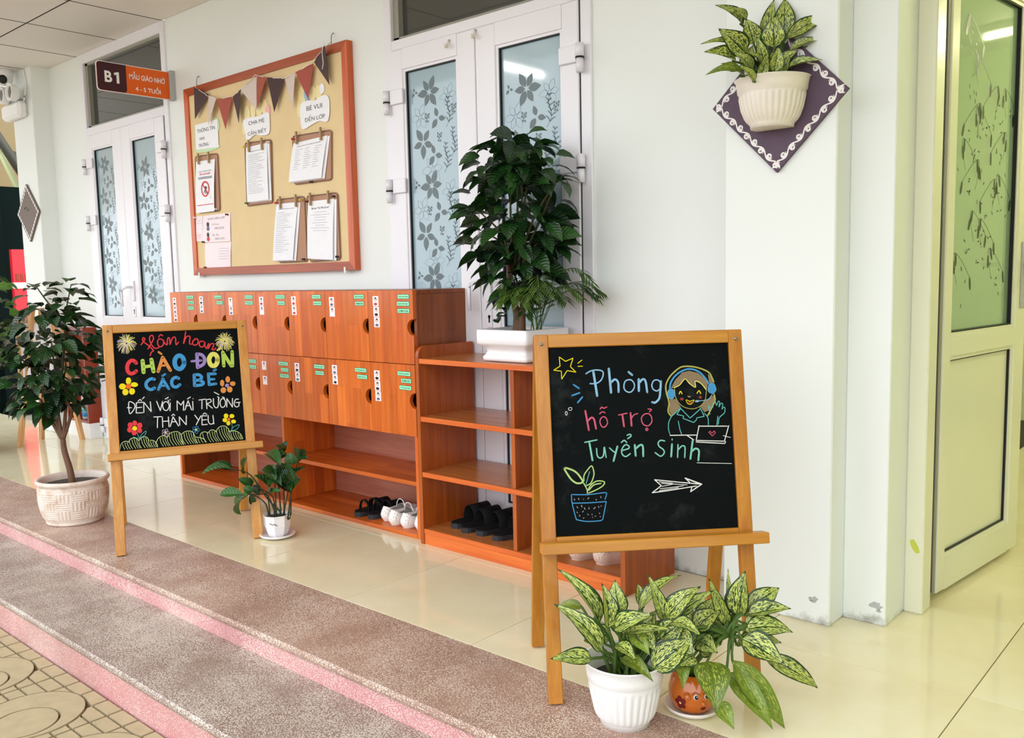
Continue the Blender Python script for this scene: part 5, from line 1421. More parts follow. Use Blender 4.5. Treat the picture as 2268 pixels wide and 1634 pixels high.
def bunting():
    t = thing('bunting', 'string of brown, cream and rust paper pennants across the pin board', 'bunting', (-4.1, 2.68, 2.19))
    pts = [(-4.73, 2.70, 2.20)]
    for i, (c, a, b, d) in enumerate(TRI):
        Y = 2.672
        A, B_, D_ = [(p[0] / 1000, p[1] / 1000) for p in (a, b, d)]
        bend = 0.012 * (1 if i % 2 else -1)
        m = MB()
        v = [(A[0], Y + bend, A[1]), (B_[0], Y - bend, B_[1]), (D_[0], Y + 0.006, D_[1])]
        v2 = [(p[0], p[1] + 0.0012, p[2]) for p in v]
        m.add(v + v2, [(0, 1, 2), (5, 4, 3), (0, 3, 4, 1), (1, 4, 5, 2), (2, 5, 3, 0)])
        m.build('pennant', M[c], t, True)
        pts += [(A[0], Y - 0.003, A[1] - 0.002), (B_[0], Y - 0.003, B_[1] - 0.002)]
    pts.append((-3.49, 2.70, 2.20))
    MB().tube(pts, 0.0016, 5).build('string', M['whitepl'], t, True)
    MB().tube(smooth_path([(-3.49, 2.66, 2.195), (-3.50, 2.655, 2.15), (-3.495, 2.655, 2.10), (-3.505, 2.655, 2.07)]), 0.0018, 5).build('string_end', M['whitepl'], t, True)
bunting()
frP = lambda a, b, h: (a, P - h, b)
def sheet(b, pts, n, y0, y1, mi=0, curl=0.0):
    """paper quad (tl, tr, br, bl) as a slightly curved grid from height y0 (top) to y1 (bottom)"""
    tl, tr, br, bl = pts; v = []; f = []
    for j in range(n + 1):
        s = j / n
        L = (tl[0] + (bl[0] - tl[0]) * s, tl[1] + (bl[1] - tl[1]) * s); R = (tr[0] + (br[0] - tr[0]) * s, tr[1] + (br[1] - tr[1]) * s)
        h = y0 + (y1 - y0) * s
        for k in range(4):
            q = k / 3
            v.append(frP(L[0] + (R[0] - L[0]) * q, L[1] + (R[1] - L[1]) * q, h + curl * math.sin(math.pi * s) * (1 if k in (0, 3) else 0.4)))
    for j in range(n):
        for k in range(3): f.append([j * 4 + k, j * 4 + k + 1, j * 4 + k + 5, j * 4 + k + 4])
    b.add(v, f, mi, True)
def uvq(pts, a, b):
    tl, tr, br, bl = pts
    return (((tl[0] * (1 - a) + tr[0] * a) * (1 - b) + (bl[0] * (1 - a) + br[0] * a) * b), ((tl[1] * (1 - a) + tr[1] * a) * (1 - b) + (bl[1] * (1 - a) + br[1] * a) * b))
def lines(b, pts, rows, h0, h1, mi, seed, wmin=0.3, left=True, thick=0.0016):
    r = random.Random(seed)
    for s in rows:
        w = r.uniform(wmin, 0.8); a0 = 0.1 if left else 0.5 - w / 2
        p, q = uvq(pts, a0, s), uvq(pts, min(0.92, a0 + w), s)
        h = h0 + (h1 - h0) * s + 0.0012
        # a line of print: short dashes
        x = 0.0
        while x < 1:
            d = r.uniform(0.04, 0.13)
            e = min(1, x + d)
            P0 = (p[0] + (q[0] - p[0]) * x, p[1] + (q[1] - p[1]) * x); P1 = (p[0] + (q[0] - p[0]) * e, p[1] + (q[1] - p[1]) * e)
            b.add([frP(P0[0], P0[1], h), frP(P1[0], P1[1], h), frP(P1[0], P1[1] + thick, h), frP(P0[0], P0[1] + thick, h)], [(0, 1, 2, 3)], mi)
            x = e + 0.025
def mm(l): return [(a / 1000, b / 1000) for a, b in l]
def clothespin(parent, x, z, h):
    for s in (-1, 1):
        b = MB()
        b.prism([(x - 0.005, z - 0.028), (x + 0.005, z - 0.028), (x + 0.005, z + 0.034), (x - 0.005, z + 0.034)], h + 0.002 + (0.005 if s > 0 else 0), h + 0.006 + (0.005 if s > 0 else 0), fr=frP)
        b.build('clothespin_jaw', M['pinwood'], parent, True)
def pushpin(parent, x, z, h, col):
    b = MB(lambda p: frP(x + p[0], z + p[1], h + p[2]))
    b.lathe([(0.001, -0.004), (0.001, 0.002), (0.006, 0.002), (0.006, 0.004), (0.0035, 0.006), (0.004, 0.012), (0.0055, 0.014), (0.0055, 0.016)], 10)
    b.build('pushpin', M[col], parent, True)
def clipboard(label, back, paper, pins, kind, tacks):
    back, paper = mm(back), mm(paper)
    cx = sum(p[0] for p in back) / 4; cz = min(p[1] for p in back)
    t = thing('clipboard', label, 'clipboard', (cx, P, cz))
    c = [uvq(back, a, b) for a, b in ((0.04, 0), (0.96, 0), (1, 0.03), (1, 0.97), (0.96, 1), (0.04, 1), (0, 0.97), (0, 0.03))]
    bk = MB().prism(c, 0.001, 0.007, fr=frP).build('backing_board', M['craft'], t, True)
    rim = MB(); rim.ribbon(c + [c[0]], 0.007, 0.0075, frP); rim.build('board_rim', M['craftdark'], bk, True)
    b = MB(); inks = MB()
    h0, h1 = 0.009, 0.018
    if kind in ('text', 'grid', 'poem'): sheet(b, [(p[0] + 0.018, p[1] - 0.004) for p in paper], 6, 0.0082, 0.011, 0)
    sheet(b, paper, 6, h0, h1, 0, 0.003)
    pp = b.build('paper', M['paper'], t, True, recalc=False)
    if kind == 'poster':
        b = MB()
        put_text(b, 'THÔNG TIN PHÒNG CHỐNG', *uvq(paper, 0.5, 0.2), 0.14, 0.010, frP, 0.014, 0)
        put_text(b, 'Sốt xuất huyết', *uvq(paper, 0.5, 0.255), 0.115, 0.017, frP, 0.0145, 1, 0.012)
        for s in (0.32, 0.345):
            p, q = uvq(paper, 0.14, s), uvq(paper, 0.88, s); b.ribbon([p, q], 0.003, 0.0155, frP, 0)
        c0 = uvq(paper, 0.52, 0.55); R = 0.04
        ring = [(c0[0] + R * math.cos(2 * math.pi * i / 24), c0[1] + R * math.sin(2 * math.pi * i / 24)) for i in range(25)]
        b.ribbon(ring, 0.009, 0.0172, frP, 1); b.ribbon([(c0[0] - 0.027, c0[1] + 0.027), (c0[0] + 0.027, c0[1] - 0.027)], 0.007, 0.0174, frP, 1)
        b.disc(c0[0] + 0.006, c0[1] + 0.006, 0.012, 0.009, 0.0170, 10, frP, 0)
        for k in range(5): b.ribbon([(c0[0], c0[1]), (c0[0] - 0.022 + 0.01 * k, c0[1] - 0.022 - 0.002 * k)], 0.0025, 0.0170, frP, 0)
        lines(b, [uvq(paper, 0.0, 0), uvq(paper, 0.32, 0), uvq(paper, 0.32, 1), uvq(paper, 0.0, 1)], [0.42 + 0.025 * k for k in range(12)], 0.0095, 0.0185, 2, 3)
        lines(b, [uvq(paper, 0.72, 0), uvq(paper, 1.0, 0), uvq(paper, 1.0, 1), uvq(paper, 0.72, 1)], [0.42 + 0.025 * k for k in range(14)], 0.0095, 0.0185, 2, 4)
        p, q = uvq(paper, 0.06, 0.855), uvq(paper, 0.96, 0.855); b.ribbon([p, q], 0.004, 0.0185, frP, 1)
        b.build('poster_print', [M['ink'], M['inkred'], M['inkgrey']], pp, True, recalc=False)
    else:
        b = MB()
        if kind == 'poem':
            put_text(b, 'Bài thơ: “Yêu Mẹ của em”', *uvq(paper, 0.5, 0.13), 0.145, 0.014, frP, 0.0125, 0)
            lines(b, paper, [0.2 + 0.045 * k for k in range(8)], h0 + 0.002, h1 + 0.002, 1, 7, 0.35, False)
        elif kind == 'grid':
            lines(b, paper, [0.12], h0 + 0.002, h1 + 0.003, 0, 8, 0.7, False)
            for c_ in range(3):
                sub = [uvq(paper, 0.1 + 0.28 * c_, 0), uvq(paper, 0.36 + 0.28 * c_, 0), uvq(paper, 0.36 + 0.28 * c_, 1), uvq(paper, 0.1 + 0.28 * c_, 1)]
                lines(b, sub, [0.2 + 0.055 * k for k in range(10)], h0 + 0.003, h1 + 0.004, 1, 20 + c_, 0.4)
        else:
            lines(b, paper, [0.1], h0 + 0.002, h1 + 0.003, 0, 5, 0.6, False)
            lines(b, paper, [0.16 + 0.033 * k for k in range(22)], h0 + 0.003, h1 + 0.004, 1, len(label), 0.35)
        b.build('printed_lines', [M['ink'], M['inkgrey']], pp, True, recalc=False)
    for a in pins:
        p = uvq(back, a, 0.06); cl = bk; clothespin(bk, p[0], p[1], 0.012)
    for (a, s, col) in tacks:
        p = uvq(back, a, s); pushpin(bk, p[0], p[1], 0.008, col)
    return t
clipboard('clipboard holding a mosquito warning poster with a red ring', [(-4776, 1799), (-4537, 1792), (-4544, 1478), (-4788, 1484)], [(-4766, 1770), (-4562, 1765), (-4583, 1478), (-4780, 1478)], (0.22, 0.68), 'poster', [(0.9, 0.97, 'whitepl')])
clipboard('clipboard with a long printed text sheet under the middle heading card', [(-4258, 1815), (-4012, 1807), (-4025, 1487), (-4267, 1486)], [(-4244, 1793), (-4045, 1795), (-4043, 1503), (-4245, 1503)], (0.22, 0.72), 'text', [(0.03, 0.06, 'yellowpin'), (0.95, 0.04, 'whitepl'), (0.04, 0.96, 'greenpin')])
clipboard('wide clipboard with a weekly table under the right heading card', [(-3823, 1800), (-3505, 1793), (-3520, 1561), (-3823, 1563)], [(-3815, 1765), (-3534, 1772), (-3585, 1575), (-3858, 1576)], (0.15, 0.78), 'grid', [(0.05, 0.06, 'inkred'), (0.5, 1.0, 'ink')])
clipboard('left of the two clipboards at the bottom of the pin board', [(-3990, 1497), (-3746, 1496), (-3745, 1175), (-3991, 1175)], [(-3988, 1476), (-3797, 1473), (-3852, 1184), (-4032, 1185)], (0.2, 0.76), 'text', [(0.04, 0.05, 'inkred'), (0.93, 0.05, 'yellowpin'), (0.92, 0.97, 'ink')])
clipboard('clipboard with a short poem in the lower right corner', [(-3725, 1495), (-3479, 1494), (-3477, 1176), (-3721, 1172)], [(-3713, 1469), (-3503, 1468), (-3520, 1175), (-3727, 1187)], (0.17, 0.76), 'poem', [(0.04, 0.08, 'darkred'), (0.92, 0.05, 'ink'), (0.95, 0.96, 'ink')])
def loose(label, q, build, tacks):
    q = mm(q)
    t = thing('paper_sheet', label, 'paper', (sum(p[0] for p in q) / 4, P, min(p[1] for p in q)))
    b = MB(); sheet(b, q, 5, 0.0012, 0.004, 0, 0.002); s = b.build('paper', M['cardpink'], t, True, recalc=False)
    b = MB(); build(b, q); b.build('print', [M['ink'], M['inkgrey'], M['inkred'], M['shirtblue']], s, True, recalc=False)
    for (a, c, col) in tacks:
        p = uvq(q, a, c); pushpin(s, p[0], p[1], 0.002, col)
def _f(b, q):
    lines(b, q, [0.16, 0.22, 0.3], 0.004, 0.006, 1, 1, 0.4, False); lines(b, q, [0.75, 0.82, 0.9], 0.004, 0.007, 2, 2, 0.4, False)
def _g(b, q):
    for k, s in enumerate((0.42, 0.8)):
        c = uvq(q, 0.2, s); b.disc(c[0], c[1] + 0.012, 0.012, 0.014, 0.0065, 10, frP, 0); b.disc(c[0], c[1] - 0.012, 0.014, 0.012, 0.0066, 10, frP, 2 if k else 3)
        put_text(b, 'Ms. Hương' if k == 0 else 'Ms. Vân', *uvq(q, 0.48, s - 0.06), 0.07, 0.011, frP, 0.0065, 1)
        put_text(b, '☏ 0985 215 555' if False else '0985 215 555', *uvq(q, 0.62, s + 0.08), 0.1, 0.011, frP, 0.007, 1)
    put_text(b, 'GIÁO VIÊN LỚP', *uvq(q, 0.5, 0.13), 0.18, 0.014, frP, 0.005, 1)
def _h(b, q): lines(b, [uvq(q, 0.5, 0), uvq(q, 1, 0), uvq(q, 1, 1), uvq(q, 0.5, 1)], [0.24, 0.34, 0.44, 0.54, 0.64], 0.004, 0.007, 1, 6, 0.6, False)
loose('small narrow paper at the left edge of the pin board', [(-4816, 1463), (-4742, 1462), (-4746, 1319), (-4818, 1318)], _f, [(0.03, 0.05, 'whitepl')])
loose('teacher contact sheet with two small portraits on the pin board', [(-4738, 1461), (-4445, 1462), (-4452, 1304), (-4747, 1309)], _g, [(0.92, 0.06, 'darkred'), (0.04, 0.98, 'ink')])
loose('lowest left sheet on the pin board with a short text block', [(-4733, 1306), (-4452, 1301), (-4467, 1158), (-4736, 1155)], _h, [(0.03, 0.93, 'darkred')])
def card(label, outline, texts, toons, mat='paper'):
    t = thing('heading_card', label, 'sign', (sum(p[0] for p in outline) / len(outline) / 1000, P, min(p[1] for p in outline) / 1000))
    for k, (x, z, rx, rz_, col) in enumerate(toons):
        n = 14
        MB().prism([(x / 1000 + rx / 1000 * math.cos(2 * math.pi * i / n), z / 1000 + rz_ / 1000 * math.sin(2 * math.pi * i / n)) for i in range(n)], 0.001 + 0.0004 * (k % 3), 0.0035 + 0.0004 * (k % 3), fr=frP).build('picture_cutout', M[col], t, True)
    o = [(a / 1000, b / 1000) for a, b in outline]
    sm = smooth_path(o + [o[0]], 4)[:-1] if len(o) > 4 else o
    c = MB().prism(sm, 0.004, 0.006, fr=frP).build('card', M[mat], t, True)
    for (s, x, z, w, h) in texts:
        b = MB(); put_text(b, s, x / 1000, z / 1000, w / 1000, h / 1000, frP, 0.0066, 0, 0.0)
        b.build('card_lettering', M['ink'], c, True, recalc=False)
card('square heading card at the left reading school information', [(-4761, 1975), (-4520, 1978), (-4522, 1826), (-4762, 1838)], [('THÔNG TIN', -4645, 1940, 190, 26), ('NHÀ', -4690, 1895, 55, 20), ('TRƯỜNG', -4680, 1859, 110, 24)],
     [(-4545, 1945, 40, 45, 'palegreencard'), (-4640, 1832, 130, 18, 'palegreencard')])
card('wavy heading card in the middle with animal cutouts above', [(-4262, 1935), (-4200, 1945), (-4120, 1940), (-4030, 1948), (-4018, 1900), (-4030, 1842), (-4100, 1838), (-4160, 1850), (-4235, 1828), (-4252, 1880)], [('CHA MẸ', -4138, 1912, 150, 26), ('CẦN BIẾT', -4138, 1866, 175, 28)],
     [(-4225, 1968, 26, 42, 'cartoonyel'), (-4170, 1972, 24, 38, 'cartoonyel'), (-4110, 1978, 30, 40, 'cartoonyel'), (-4060, 1975, 26, 44, 'cartoonyel'), (-4035, 1955, 22, 34, 'cartoonpink'), (-4262, 1900, 16, 40, 'cartoonyel')])
card('wavy heading card at the right with bear cutouts above', [(-3745, 1945), (-3690, 1958), (-3630, 1950), (-3560, 1965), (-3520, 1950), (-3515, 1890), (-3535, 1838), (-3600, 1848), (-3660, 1838), (-3738, 1826), (-3752, 1890)], [('BÉ VUI', -3633, 1922, 125, 27), ('ĐẾN LỚP', -3633, 1872, 165, 30)],
     [(-3735, 1985, 34, 48, 'cartoonyel'), (-3690, 1998, 28, 40, 'cartoonblue'), (-3645, 1985, 26, 40, 'cartoonyel'), (-3600, 1985, 30, 34, 'cartoonyel'), (-3570, 1998, 20, 24, 'paper'), (-3760, 1930, 20, 46, 'cartoonyel')])

# ---------------------------------------------------------------- class sign and ceiling equipment
def class_sign():
    X = -5.03; y0, y1, z0, z1 = 2.275, 2.695, 2.158, 2.312
    t = thing('class_sign', 'orange and maroon class sign projecting from the wall beside the first door', 'sign', (X, WY, 2.16))
    fr = lambda a, b, h: (X + h, a, b)
    def rr(a0, a1, b0, b1, r, corners):
        pts = []
        for (cx, cy, s, k) in ((a0 + r, b0 + r, math.pi, 0), (a1 - r, b0 + r, 1.5 * math.pi, 1), (a1 - r, b1 - r, 0, 2), (a0 + r, b1 - r, 0.5 * math.pi, 3)):
            if k in corners: pts += [(cx + r * math.cos(s + math.pi / 2 * i / 5), cy + r * math.sin(s + math.pi / 2 * i / 5)) for i in range(6)]
            else: pts.append(((a0, a1, a1, a0)[k], (b0, b0, b1, b1)[k]))
        return pts
    MB().prism(rr(y0 - 0.004, y1, z0 - 0.004, z1 + 0.004, 0.02, (0, 3)), -0.004, 0.0, fr=fr).build('sign_backing', M['whitepl'], t, True)
    p = MB().prism(rr(y0, y1, z0, z1, 0.018, (0, 3)), 0.0, 0.002, fr=fr).build('sign_face', M['signorange'], t, True)
    MB().prism(rr(y0, y0 + 0.165, z0, z1, 0.018, (0, 1, 3)), 0.002, 0.003, fr=fr).build('number_field', M['maroon'], t, True)
    b = MB(); zc = (z0 + z1) / 2
    put_text(b, 'B', y0 + 0.062, zc, 0.042, 0.062, fr, 0.0034, 0, 0.03)
    b.add([fr(y0 + p, zc + q, 0.0034) for p, q in ((0.108, -0.031), (0.123, -0.031), (0.123, 0.031), (0.112, 0.031), (0.094, 0.024), (0.096, 0.012), (0.108, 0.016))], [tuple(range(7))])
    put_text(b, 'MẪU GIÁO NHỠ', y0 + 0.290, zc + 0.028, 0.215, 0.044, fr, 0.0026, 0, 0.015)
    put_text(b, '4 - 5 TUỔI', y0 + 0.290, zc - 0.038, 0.15, 0.038, fr, 0.0026, 0, 0.015)
    b.build('sign_lettering', M['whitepl'], p, True, recalc=False)
    MB().box(X - 0.02, X + 0.02, y1, WY, z0 - 0.005, z1 + 0.012, 0.003).build('wall_bracket', M['greypl'], t, True)
class_sign()

def emergency_light():
    t = thing('emergency_light', 'white twin head emergency light on the end pillar', 'lamp', (-7.03, 2.60, 2.30))
    b = MB()
    b.box(-7.20, -6.87, 2.53, 2.60, 2.29, 2.40, 0.02); b.build('battery_box', M['whitepl'], t, True)
    MB().box(-7.10, -6.93, 2.545, 2.595, 2.40, 2.425, 0.006).build('head_mount', M['greypl'], t, True)
    for cx in (-7.06, -6.90):
        hd = MB(lambda p: (cx + p[0] + 0.35 * p[2], 2.53 - p[2] * 1.0, 2.452 + p[1]))
        hd.lathe([(0.02, -0.03), (0.045, -0.02), (0.058, 0.0), (0.062, 0.04), (0.062, 0.05), (0.05, 0.05), (0.04, 0.03)], 18, (0, 0, 0))
        h = hd.build('lamp_head', M['whitepl'], t, True)
        lf = MB(lambda p: (cx + p[0] + 0.35 * p[2], 2.53 - p[2], 2.452 + p[1])); lf.lathe([(0.001, 0.034), (0.046, 0.036)], 18); lf.build('reflector', M['metal'], h, True)
    MB().tube(smooth_path([(-6.93, 2.585, 2.38), (-6.86, 2.575, 2.42), (-6.86, 2.59, 2.52), (-6.9, 2.595, CZ)]), 0.005, 6).build('power_cable', M['whitepl'], t, True)
emergency_light()
def cctv():
    t = thing('security_camera', 'white dome security camera under the ceiling at the corridor end', 'camera', (-7.10, 2.42, CZ))
    x, y = -7.05, 2.52
    MB().lathe([(0.06, 0.0), (0.062, -0.03), (0.055, -0.05), (0.05, -0.06)], 20, (x, y, CZ)).build('mount', M['whitepl'], t, True)
    MB(lambda p: (x + p[0], y + p[1], CZ - 0.062 + p[2])).lathe([(0.001, -0.048), (0.03, -0.042), (0.05, -0.022), (0.056, 0.0), (0.05, 0.02)], 20).build('dome', M['whitepl'], t, True)
    MB(lambda p: (x + 0.03 + 0.75 * p[2] + 0.6 * p[0], y - 0.02 - 0.5 * p[2] + 0.8 * p[0], CZ - 0.072 + p[1])).lathe([(0.03, 0.0), (0.03, 0.022), (0.022, 0.03), (0.001, 0.032)], 16).build('lens', M['rubber'], t, True)
cctv()

def scroll_edge(b, p, q, inward, fr, h, n, s):
    """running scroll of alternating spirals along an edge"""
    px, pz = p; dx, dz = q[0] - px, q[1] - pz; L = math.hypot(dx, dz); ux, uz = dx / L, dz / L
    base = []
    for i in range(n * 6 + 1):
        t_ = i / (n * 6); w = s * 0.55 * math.sin(math.pi * n * t_)
        base.append((px + ux * L * t_ + inward[0] * (s * 1.25 + w), pz + uz * L * t_ + inward[1] * (s * 1.25 + w)))
    b.ribbon(base, 0.0042, h, fr)
    for k in range(n):
        h += 0.00003
        c = (k + 0.5) / n; sg = 1 if k % 2 == 0 else -1
        cx = px + ux * L * c + inward[0] * (s * 1.25 - sg * s * 0.25); cz = pz + uz * L * c + inward[1] * (s * 1.25 - sg * s * 0.25)
        pts = []
        for i in range(16):
            a = i / 15 * 3.4 * math.pi; rr_ = s * (0.78 - 0.6 * i / 15)
            lx, lz = rr_ * math.cos(a), sg * rr_ * math.sin(a)
            pts.append((cx + ux * lx + inward[0] * lz, cz + uz * lx + inward[1] * lz))
        b.ribbon(pts, 0.0042, h, fr)
def diamond(t, cx, cz, rx, rz_, y, mat, th=0.012):
    fr = lambda a, b, h: (a, y - h, b)
    pts = [(cx - rx, cz), (cx, cz - rz_), (cx + rx, cz), (cx, cz + rz_)]
    bd = MB().prism(pts, 0, th, fr=fr).build('diamond_board', mat, t, True)
    b = MB()
    for k in range(4):
        p, q = pts[k], pts[(k + 1) % 4]
        mx_, mz = (p[0] + q[0]) / 2 - cx, (p[1] + q[1]) / 2 - cz; L = math.hypot(mx_, mz)
        scroll_edge(b, p, q, (-mx_ / L, -mz / L), fr, th + 0.0006, 9, 0.0125)
    b.build('white_scroll_border', M['scrollwhite'], bd, True, recalc=False)
    return bd
t = thing('diamond_plaque', 'empty brown diamond board with white scroll border on the end pillar', 'wall board', (-6.985, 2.60, 1.40))
diamond(t, -6.985, 1.615, 0.205, 0.208, 2.598, M['brownboard'])
MB().tube([(-7.02, 2.585, 1.66), (-7.02, 2.575, 1.64), (-6.96, 2.575, 1.64)], 0.003, 6).build('wire_hook', M['metal'], t, True)

# tube lamps
def tube_lamp(label, p, q, mat, name_loc):
    t = thing('tube_lamp', label, 'lamp', name_loc)
    d = (Vector(q) - Vector(p)).normalized(); up_ = Vector((0, 0, 0.045))
    MB().tube([p, q], 0.02, 12).build('tube', mat, t, True)
    bx = MB(); a, c = Vector(p) + up_, Vector(q) + up_
    x0, x1 = sorted((a.x, c.x)); y0, y1 = sorted((a.y, c.y))
    bx.box(x0 - 0.025, x1 + 0.025, y0 - 0.025, y1 + 0.025, a.z - 0.022, a.z + 0.022, 0.003); bx.build('lamp_housing', M['whitepl'], t, True)
    for e in (a, c):
        MB().tube([e, (e.x, e.y, CZ)], 0.006, 6).build('hanging_rod', M['metal'], t, True)
tube_lamp('fluorescent tube lamp hanging under the corridor ceiling', (-4.1, 0.42, 2.50), (-4.1, 0.98, 2.50), M['tube'], (-4.1, 0.7, 2.50))
tube_lamp('fluorescent tube lamp on the ceiling of the green room', (-0.55, 6.27, 2.56), (0.65, 6.27, 2.56), M['tube_green'], (0.05, 6.27, 2.56))
tube_lamp('fluorescent tube lamp near the open door inside the green room', (0.35, 3.6, 2.56), (0.35, 4.8, 2.56), M['tube_green'], (0.35, 4.2, 2.56))
# ---------------------------------------------------------------- leaves
def leaf_mesh(name, prof, mat, arch=0.12, fold=0.18, wave=0.0, nu=9, nv=2):
    me = bpy.data.meshes.new(name)
    v = []; uv = []; f = []
    for i in range(nu + 1):
        x = i / nu
        w = prof(x) / 2
        for j in range(-nv, nv + 1):
            s = j / nv
            z = arch * 4 * x * (1 - x) + fold * abs(s) * w + wave * math.sin(x * 17 + (2 if j > 0 else 0)) * abs(s)
            v.append((x, s * w, z)); uv.append((x, 0.5 + 0.5 * s))
    m = 2 * nv + 1
    for i in range(nu):
        for j in range(2 * nv): f.append([i * m + j, (i + 1) * m + j, (i + 1) * m + j + 1, i * m + j + 1])
    me.from_pydata(v, [], f)
    ul = me.uv_layers.new(name='UVMap')
    for lp in me.loops: ul.data[lp.index].uv = uv[lp.vertex_index]
    me.polygons.foreach_set('use_smooth', [True] * len(f))
    me.materials.append(mat); me.update()
    return me
lance = lambda x: max(0.0, math.sin(math.pi * min(1, x ** 0.74)) ** 0.9 * (1 - 0.38 * x)) * 1.2
ovate = lambda x: max(0.0, (math.sin(math.pi * x ** 0.62) ** 0.8) * (1.0 if x < 0.8 else 1 - (x - 0.8) * 2.6)) if x < 0.999 else 0.0
oval = lambda x: max(0.0, math.sin(math.pi * x) ** 0.7)
LM_AGL = [leaf_mesh('speckled_leaf', lance, M['agl'], a, fd, wv, 11, 3) for a, fd, wv in ((0.10, 0.25, 0.006), (0.16, 0.15, 0.008), (0.05, 0.35, 0.005))]
LM_AGP = [leaf_mesh('drooping_leaf', lance, M['agl_plain'], a, 0.2, 0.01, 11, 3) for a in (0.12, 0.18)]
LM_DARK = [leaf_mesh('dark_leaf', ovate, M['leaf_dark'], a, fd, 0.01, 9, 2) for a, fd in ((0.10, 0.2), (0.16, 0.1), (0.05, 0.3))]
LM_MID = [leaf_mesh('mid_leaf', ovate, M['leaf_mid'], a, 0.2, 0.01, 8, 2) for a in (0.1, 0.16)]
LM_ZZ = [leaf_mesh('waxy_leaf', oval, M['leaf_zz'], a, 0.3, 0, 8, 2) for a in (0.08, 0.14)]

def put_leaf(name, me, parent, B, T, W, n):
    B, T, n = Vector(B), Vector(T), Vector(n)
    X = T - B; L = X.length; xd = X / L
    z = n - xd * n.dot(xd)
    if z.length < 1e-4: z = Vector((0, 0, 1)) - xd * xd.z
    z.normalize(); y = z.cross(xd)
    m = Matrix.Identity(4)
    for i in range(3):
        m[i][0], m[i][1], m[i][2], m[i][3] = X[i], y[i] * W, z[i] * L, B[i]
    o = link(name, me, parent)
    return place(o, parent, WM[parent.name].inverted() @ m)
EYE = Vector((0, 0, H))
def traced(parent, data, meshes, root, seed, stem_mat, plain=(), r0=0.0032, spread=0.03, skip_stem=()):
    r = random.Random(seed); root = Vector(root)
    for k, d in enumerate(data):
        B, T, W = Vector(d[0:3]) / 1000, Vector(d[3:6]) / 1000, d[6] / 1000
        tc = (EYE - B).normalized()
        n = (tc * 1.0 + Vector((r.uniform(-.5, .5), r.uniform(-.5, .5), 0.55 + r.uniform(-.2, .4)))).normalized()
        me = LM_AGP[k % 2] if k in plain else meshes[k % len(meshes)]
        put_leaf('leaf', me, parent, B, T, W * 1.25, n)
        if k in skip_stem: continue
        R0 = root + Vector((r.uniform(-spread, spread), r.uniform(-spread, spread), 0))
        mid = (R0 + B) / 2 + Vector((0, 0, 0.02))
        MB().tube(smooth_path([R0, mid, B, B + (T - B) * 0.12], 3), [r0 * 1.5] * 4 + [r0] * 6, 6).build('leaf_stem', stem_mat, parent, True)

def ribbed(a, r, z): return 1.0 + 0.05 * abs(math.cos(15 * a)) - 0.02 if 0.02 < z < 0.1 else 1.0

# front pot with speckled leaves
PW = (-1.156, 1.695, 0)
t = thing('potted_plant', 'speckled green plant in the ribbed white pot in front of the nearest easel', 'potted plant', PW)
MB().lathe([(0.05, 0.0), (0.060, 0.0), (0.062, 0.012), (0.066, 0.016), (0.069, 0.022), (0.073, 0.032), (0.079, 0.06), (0.085, 0.09), (0.087, 0.1), (0.089, 0.108), (0.089, 0.113), (0.0915, 0.116), (0.0925, 0.13), (0.0955, 0.152), (0.099, 0.156), (0.099, 0.159), (0.094, 0.158), (0.088, 0.12), (0.082, 0.10)], 180, (0, 0, 0), mod=ribbed, closed=True).build('pot', M['whitepot'], t)
MB().lathe([(0.05, 0.004), (0.001, 0.004)], 24).build('pot_base', M['whitepot'], t)
MB().lathe([(0.001, 0.108), (0.05, 0.112), (0.086, 0.106)], 24).build('soil', M['soil'], t)
traced(t, AGL_WHITE, LM_AGL, (PW[0], PW[1], 0.108), 2, M['stemgreen'], plain=(5, 14, 16, 17))
# orange face pot
PO = (-1.055, 1.84, 0)
t = thing('potted_plant', 'drooping speckled plant in the orange face pot on a saucer', 'potted plant', PO)
MB().lathe([(0.001, 0.002), (0.05, 0.002), (0.066, 0.012), (0.070, 0.020), (0.067, 0.021), (0.05, 0.008), (0.001, 0.006)], 28).build('saucer', M['oldpot'], t)
pot = MB().lathe([(0.001, 0.007), (0.036, 0.007), (0.050, 0.020), (0.059, 0.045), (0.0585, 0.065), (0.052, 0.088), (0.044, 0.102), (0.040, 0.104), (0.037, 0.100), (0.040, 0.085), (0.001, 0.082)], 36).build('pot', M['orangeglaze'], t)
MB().lathe([(0.001, 0.086), (0.041, 0.086)], 20).build('soil', M['soil'], t)
def pot_r(z):
    pr = [(0.007, 0.036), (0.020, 0.050), (0.045, 0.059), (0.065, 0.0585), (0.088, 0.052), (0.102, 0.044)]
    for (z0, r0), (z1, r1) in zip(pr, pr[1:]):
        if z0 <= z <= z1: return r0 + (r1 - r0) * (z - z0) / (z1 - z0)
    return 0.05
